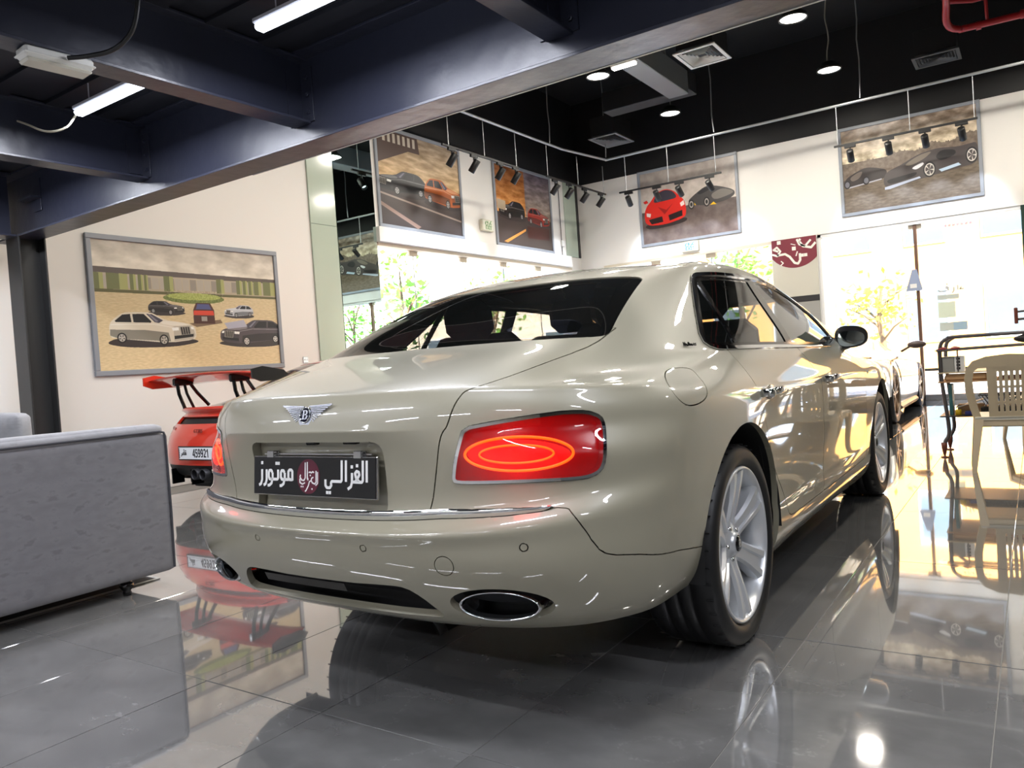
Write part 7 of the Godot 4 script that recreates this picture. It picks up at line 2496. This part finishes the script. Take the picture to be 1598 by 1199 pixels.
# ---------------------------------------------------------------- trimmed spline surfaces (car bodies)
class BodySkin:
	var p := PackedVector3Array()
	var n := PackedVector3Array()
	var q := PackedVector2Array()

	static func prefilter(rows: Array, times: int) -> Array:
		# push the control points out so that the spline passes near the given points
		var d := rows.duplicate(true)
		for _k in times:
			var g := frame(d)
			for j in rows.size():
				for i in rows[0].size():
					var e := Vector3.ZERO
					for b in 3:
						var w: float = [1.0, 4.0, 1.0][b] / 36.0
						var r: Array = g[j + b]
						e += (r[i] + r[i + 1] * 4.0 + r[i + 2]) * w
					d[j][i] += rows[j][i] - e
			for j in rows.size():
				d[j][0].x = 0.0
				d[j][-1].x = 0.0
			for i in rows[0].size(): d[-1][i].x = 0.0
		return d

	static func frame(l: Array) -> Array:
		var g := []
		var m := Vector3(-1, 1, 1)
		for r in l:
			var o := [r[1] * m]
			o.append_array(r)
			o.append(r[r.size() - 2] * m)
			g.append(o)
		var first := []
		var last := []
		for i in g[0].size():
			first.append(g[0][i] * 2.0 - g[1][i])
			last.append(g[g.size() - 2][i] * m)
		g.push_front(first)
		g.append(last)
		return g

	static func bas(t: float) -> Array:
		var s := 1.0 - t
		return [s * s * s / 6.0, (3 * t * t * t - 6 * t * t + 4) / 6.0, (-3 * t * t * t + 3 * t * t + 3 * t + 1) / 6.0, t * t * t / 6.0]

	func make(rows: Array, us: PackedFloat32Array, vs: PackedFloat32Array) -> PackedInt32Array:
		var g := frame(prefilter(rows, 2))
		var nu := us.size()
		var nv := vs.size()
		var ub := []
		for u in us:
			var i := mini(int(u), rows[0].size() - 2)
			ub.append([i, bas(u - i)])
		p.resize(nu * nv); n.resize(nu * nv); q.resize(nu * nv)
		for b in nv:
			var j := mini(int(vs[b]), rows.size() - 2)
			var bv := bas(vs[b] - j)
			var line := PackedVector3Array()
			line.resize(g[0].size())
			for i in g[0].size():
				line[i] = g[j][i] * bv[0] + g[j + 1][i] * bv[1] + g[j + 2][i] * bv[2] + g[j + 3][i] * bv[3]
			for a in nu:
				var i: int = ub[a][0]
				var w: Array = ub[a][1]
				p[b * nu + a] = line[i] * w[0] + line[i + 1] * w[1] + line[i + 2] * w[2] + line[i + 3] * w[3]
				q[b * nu + a] = Vector2(us[a], vs[b])
		var t := PackedInt32Array()
		t.resize((nu - 1) * (nv - 1) * 6)
		var k := 0
		for b in nv - 1:
			for a in nu - 1:
				var o := b * nu + a
				# clockwise seen from outside: u runs from the rear along the right side, v runs up
				t[k] = o; t[k + 1] = o + nu; t[k + 2] = o + nu + 1
				t[k + 3] = o; t[k + 4] = o + nu + 1; t[k + 5] = o + 1
				k += 6
		for i in range(0, t.size(), 3):
			var c := (p[t[i + 2]] - p[t[i]]).cross(p[t[i + 1]] - p[t[i]])
			n[t[i]] += c; n[t[i + 1]] += c; n[t[i + 2]] += c
		for i in n.size():
			if p[i].x < 1e-5: n[i].x = 0.0
			n[i] = n[i].normalized() if n[i].length_squared() > 0 else Vector3.UP
		return t

	# cut the triangles along f = 0; returns [where f < 0, the rest]
	func split(t: PackedInt32Array, f: Callable) -> Array:
		var val := PackedFloat32Array()
		val.resize(p.size())
		val.fill(INF)
		var inn := PackedInt32Array()
		var out := PackedInt32Array()
		var cuts := {}
		for i in range(0, t.size(), 3):
			var neg := 0
			for k in 3:
				var id := t[i + k]
				if val[id] == INF:
					var x: float = f.call(p[id], q[id])
					if absf(x) < 1e-6: x = 1e-6
					val[id] = x
				if val[id] < 0.0: neg += 1
			if neg == 3:
				inn.append(t[i]); inn.append(t[i + 1]); inn.append(t[i + 2])
			elif neg == 0:
				out.append(t[i]); out.append(t[i + 1]); out.append(t[i + 2])
			else:
				var pin := PackedInt32Array()
				var pout := PackedInt32Array()
				for k in 3:
					var a := t[i + k]
					var b := t[i + (k + 1) % 3]
					if val[a] < 0.0: pin.append(a)
					else: pout.append(a)
					if (val[a] < 0.0) != (val[b] < 0.0):
						var key := mini(a, b) * 4194304 + maxi(a, b)
						var c: int
						if cuts.has(key): c = cuts[key]
						else:
							var s := val[a] / (val[a] - val[b])
							c = p.size()
							p.append(p[a].lerp(p[b], s))
							n.append(n[a].lerp(n[b], s).normalized())
							q.append(q[a].lerp(q[b], s))
							val.append(0.0)
							cuts[key] = c
						pin.append(c); pout.append(c)
				for k in range(1, pin.size() - 1):
					inn.append(pin[0]); inn.append(pin[k]); inn.append(pin[k + 1])
				for k in range(1, pout.size() - 1):
					out.append(pout[0]); out.append(pout[k]); out.append(pout[k + 1])
		return [inn, out]

	# build a mesh of some triangles. side: 1 right half, -1 mirrored, 0 both. gap: drawn back from its edges.
	# hem: depth of the folded edge. lift: moved along the normal.
	func mesh(t: PackedInt32Array, side := 1, gap := 0.0, hem := 0.0, lift := 0.0, warp = null) -> ArrayMesh:
		var id := {}
		var vp := PackedVector3Array()
		var vn := PackedVector3Array()
		var ix := PackedInt32Array()
		for a in t:
			if not id.has(a):
				id[a] = vp.size()
				if warp != null:
					var w: Array = warp.call(p[a], n[a], q[a])
					vp.append(w[0])
					vn.append(w[1])
				else:
					vp.append(p[a] + n[a] * lift)
					vn.append(n[a])
			ix.append(id[a])
		if gap > 0.0 or hem > 0.0:
			var seen := {}
			for i in range(0, ix.size(), 3):
				for k in 3:
					var a := ix[i + k]
					var b := ix[i + (k + 1) % 3]
					var back := b * 4194304 + a
					if seen.has(back): seen.erase(back)
					else: seen[a * 4194304 + b] = ix[i + (k + 2) % 3]
			var push := {}
			var rim := []
			for key: int in seen:
				var a: int = key / 4194304
				var b: int = key % 4194304
				if vp[a].x < 1e-4 and vp[b].x < 1e-4: continue
				var e := vp[b] - vp[a]
				if e.length() < 1e-7: continue
				var m := (vn[a] + vn[b]).cross(e).normalized()
				if m.dot(vp[seen[key]] - vp[a]) < 0: m = -m
				push[a] = push.get(a, Vector3.ZERO) + m
				push[b] = push.get(b, Vector3.ZERO) + m
				rim.append([a, b])
			for a: int in push:
				var d: Vector3 = push[a]
				if vp[a].x < 1e-4: d.x = 0.0
				if d.length_squared() > 1e-8: vp[a] += d.normalized() * gap
			if hem > 0.0:
				for e in rim:
					var a: int = e[0]
					var b: int = e[1]
					var o := vp.size()
					var e1 := vp[b] - vp[a]
					var m := (vn[a] + vn[b]).cross(e1).normalized()
					if m.dot((push[a] + push[b])) > 0: m = -m
					for z in [[a, 0.0], [b, 0.0], [b, hem], [a, hem]]:
						vp.append(vp[z[0]] - vn[z[0]] * z[1])
						vn.append(m)
					for z in [0, 2, 1, 0, 3, 2]: ix.append(o + z)
		if side <= 0:
			var o := vp.size()
			var cnt := ix.size()
			var mp := PackedVector3Array()
			var mn := PackedVector3Array()
			for i in o:
				mp.append(vp[i] * Vector3(-1, 1, 1))
				mn.append(vn[i] * Vector3(-1, 1, 1))
			var mi := PackedInt32Array()
			for i in range(0, cnt, 3):
				mi.append(ix[i]); mi.append(ix[i + 2]); mi.append(ix[i + 1])
			if side < 0:
				vp = mp; vn = mn; ix = mi
			else:
				vp.append_array(mp); vn.append_array(mn)
				for k in mi: ix.append(k + o)
		var arrays := []
		arrays.resize(Mesh.ARRAY_MAX)
		arrays[Mesh.ARRAY_VERTEX] = vp
		arrays[Mesh.ARRAY_NORMAL] = vn
		arrays[Mesh.ARRAY_INDEX] = ix
		var am := ArrayMesh.new()
		am.add_surface_from_arrays(Mesh.PRIMITIVE_TRIANGLES, arrays)
		return am

static func steps(last: int, per: Array) -> PackedFloat32Array:
	# per[i] divisions in span i (the last entry repeats)
	var o := PackedFloat32Array()
	for i in last:
		var k: int = per[mini(i, per.size() - 1)]
		for j in k: o.append(i + float(j) / k)
	o.append(last)
	return o
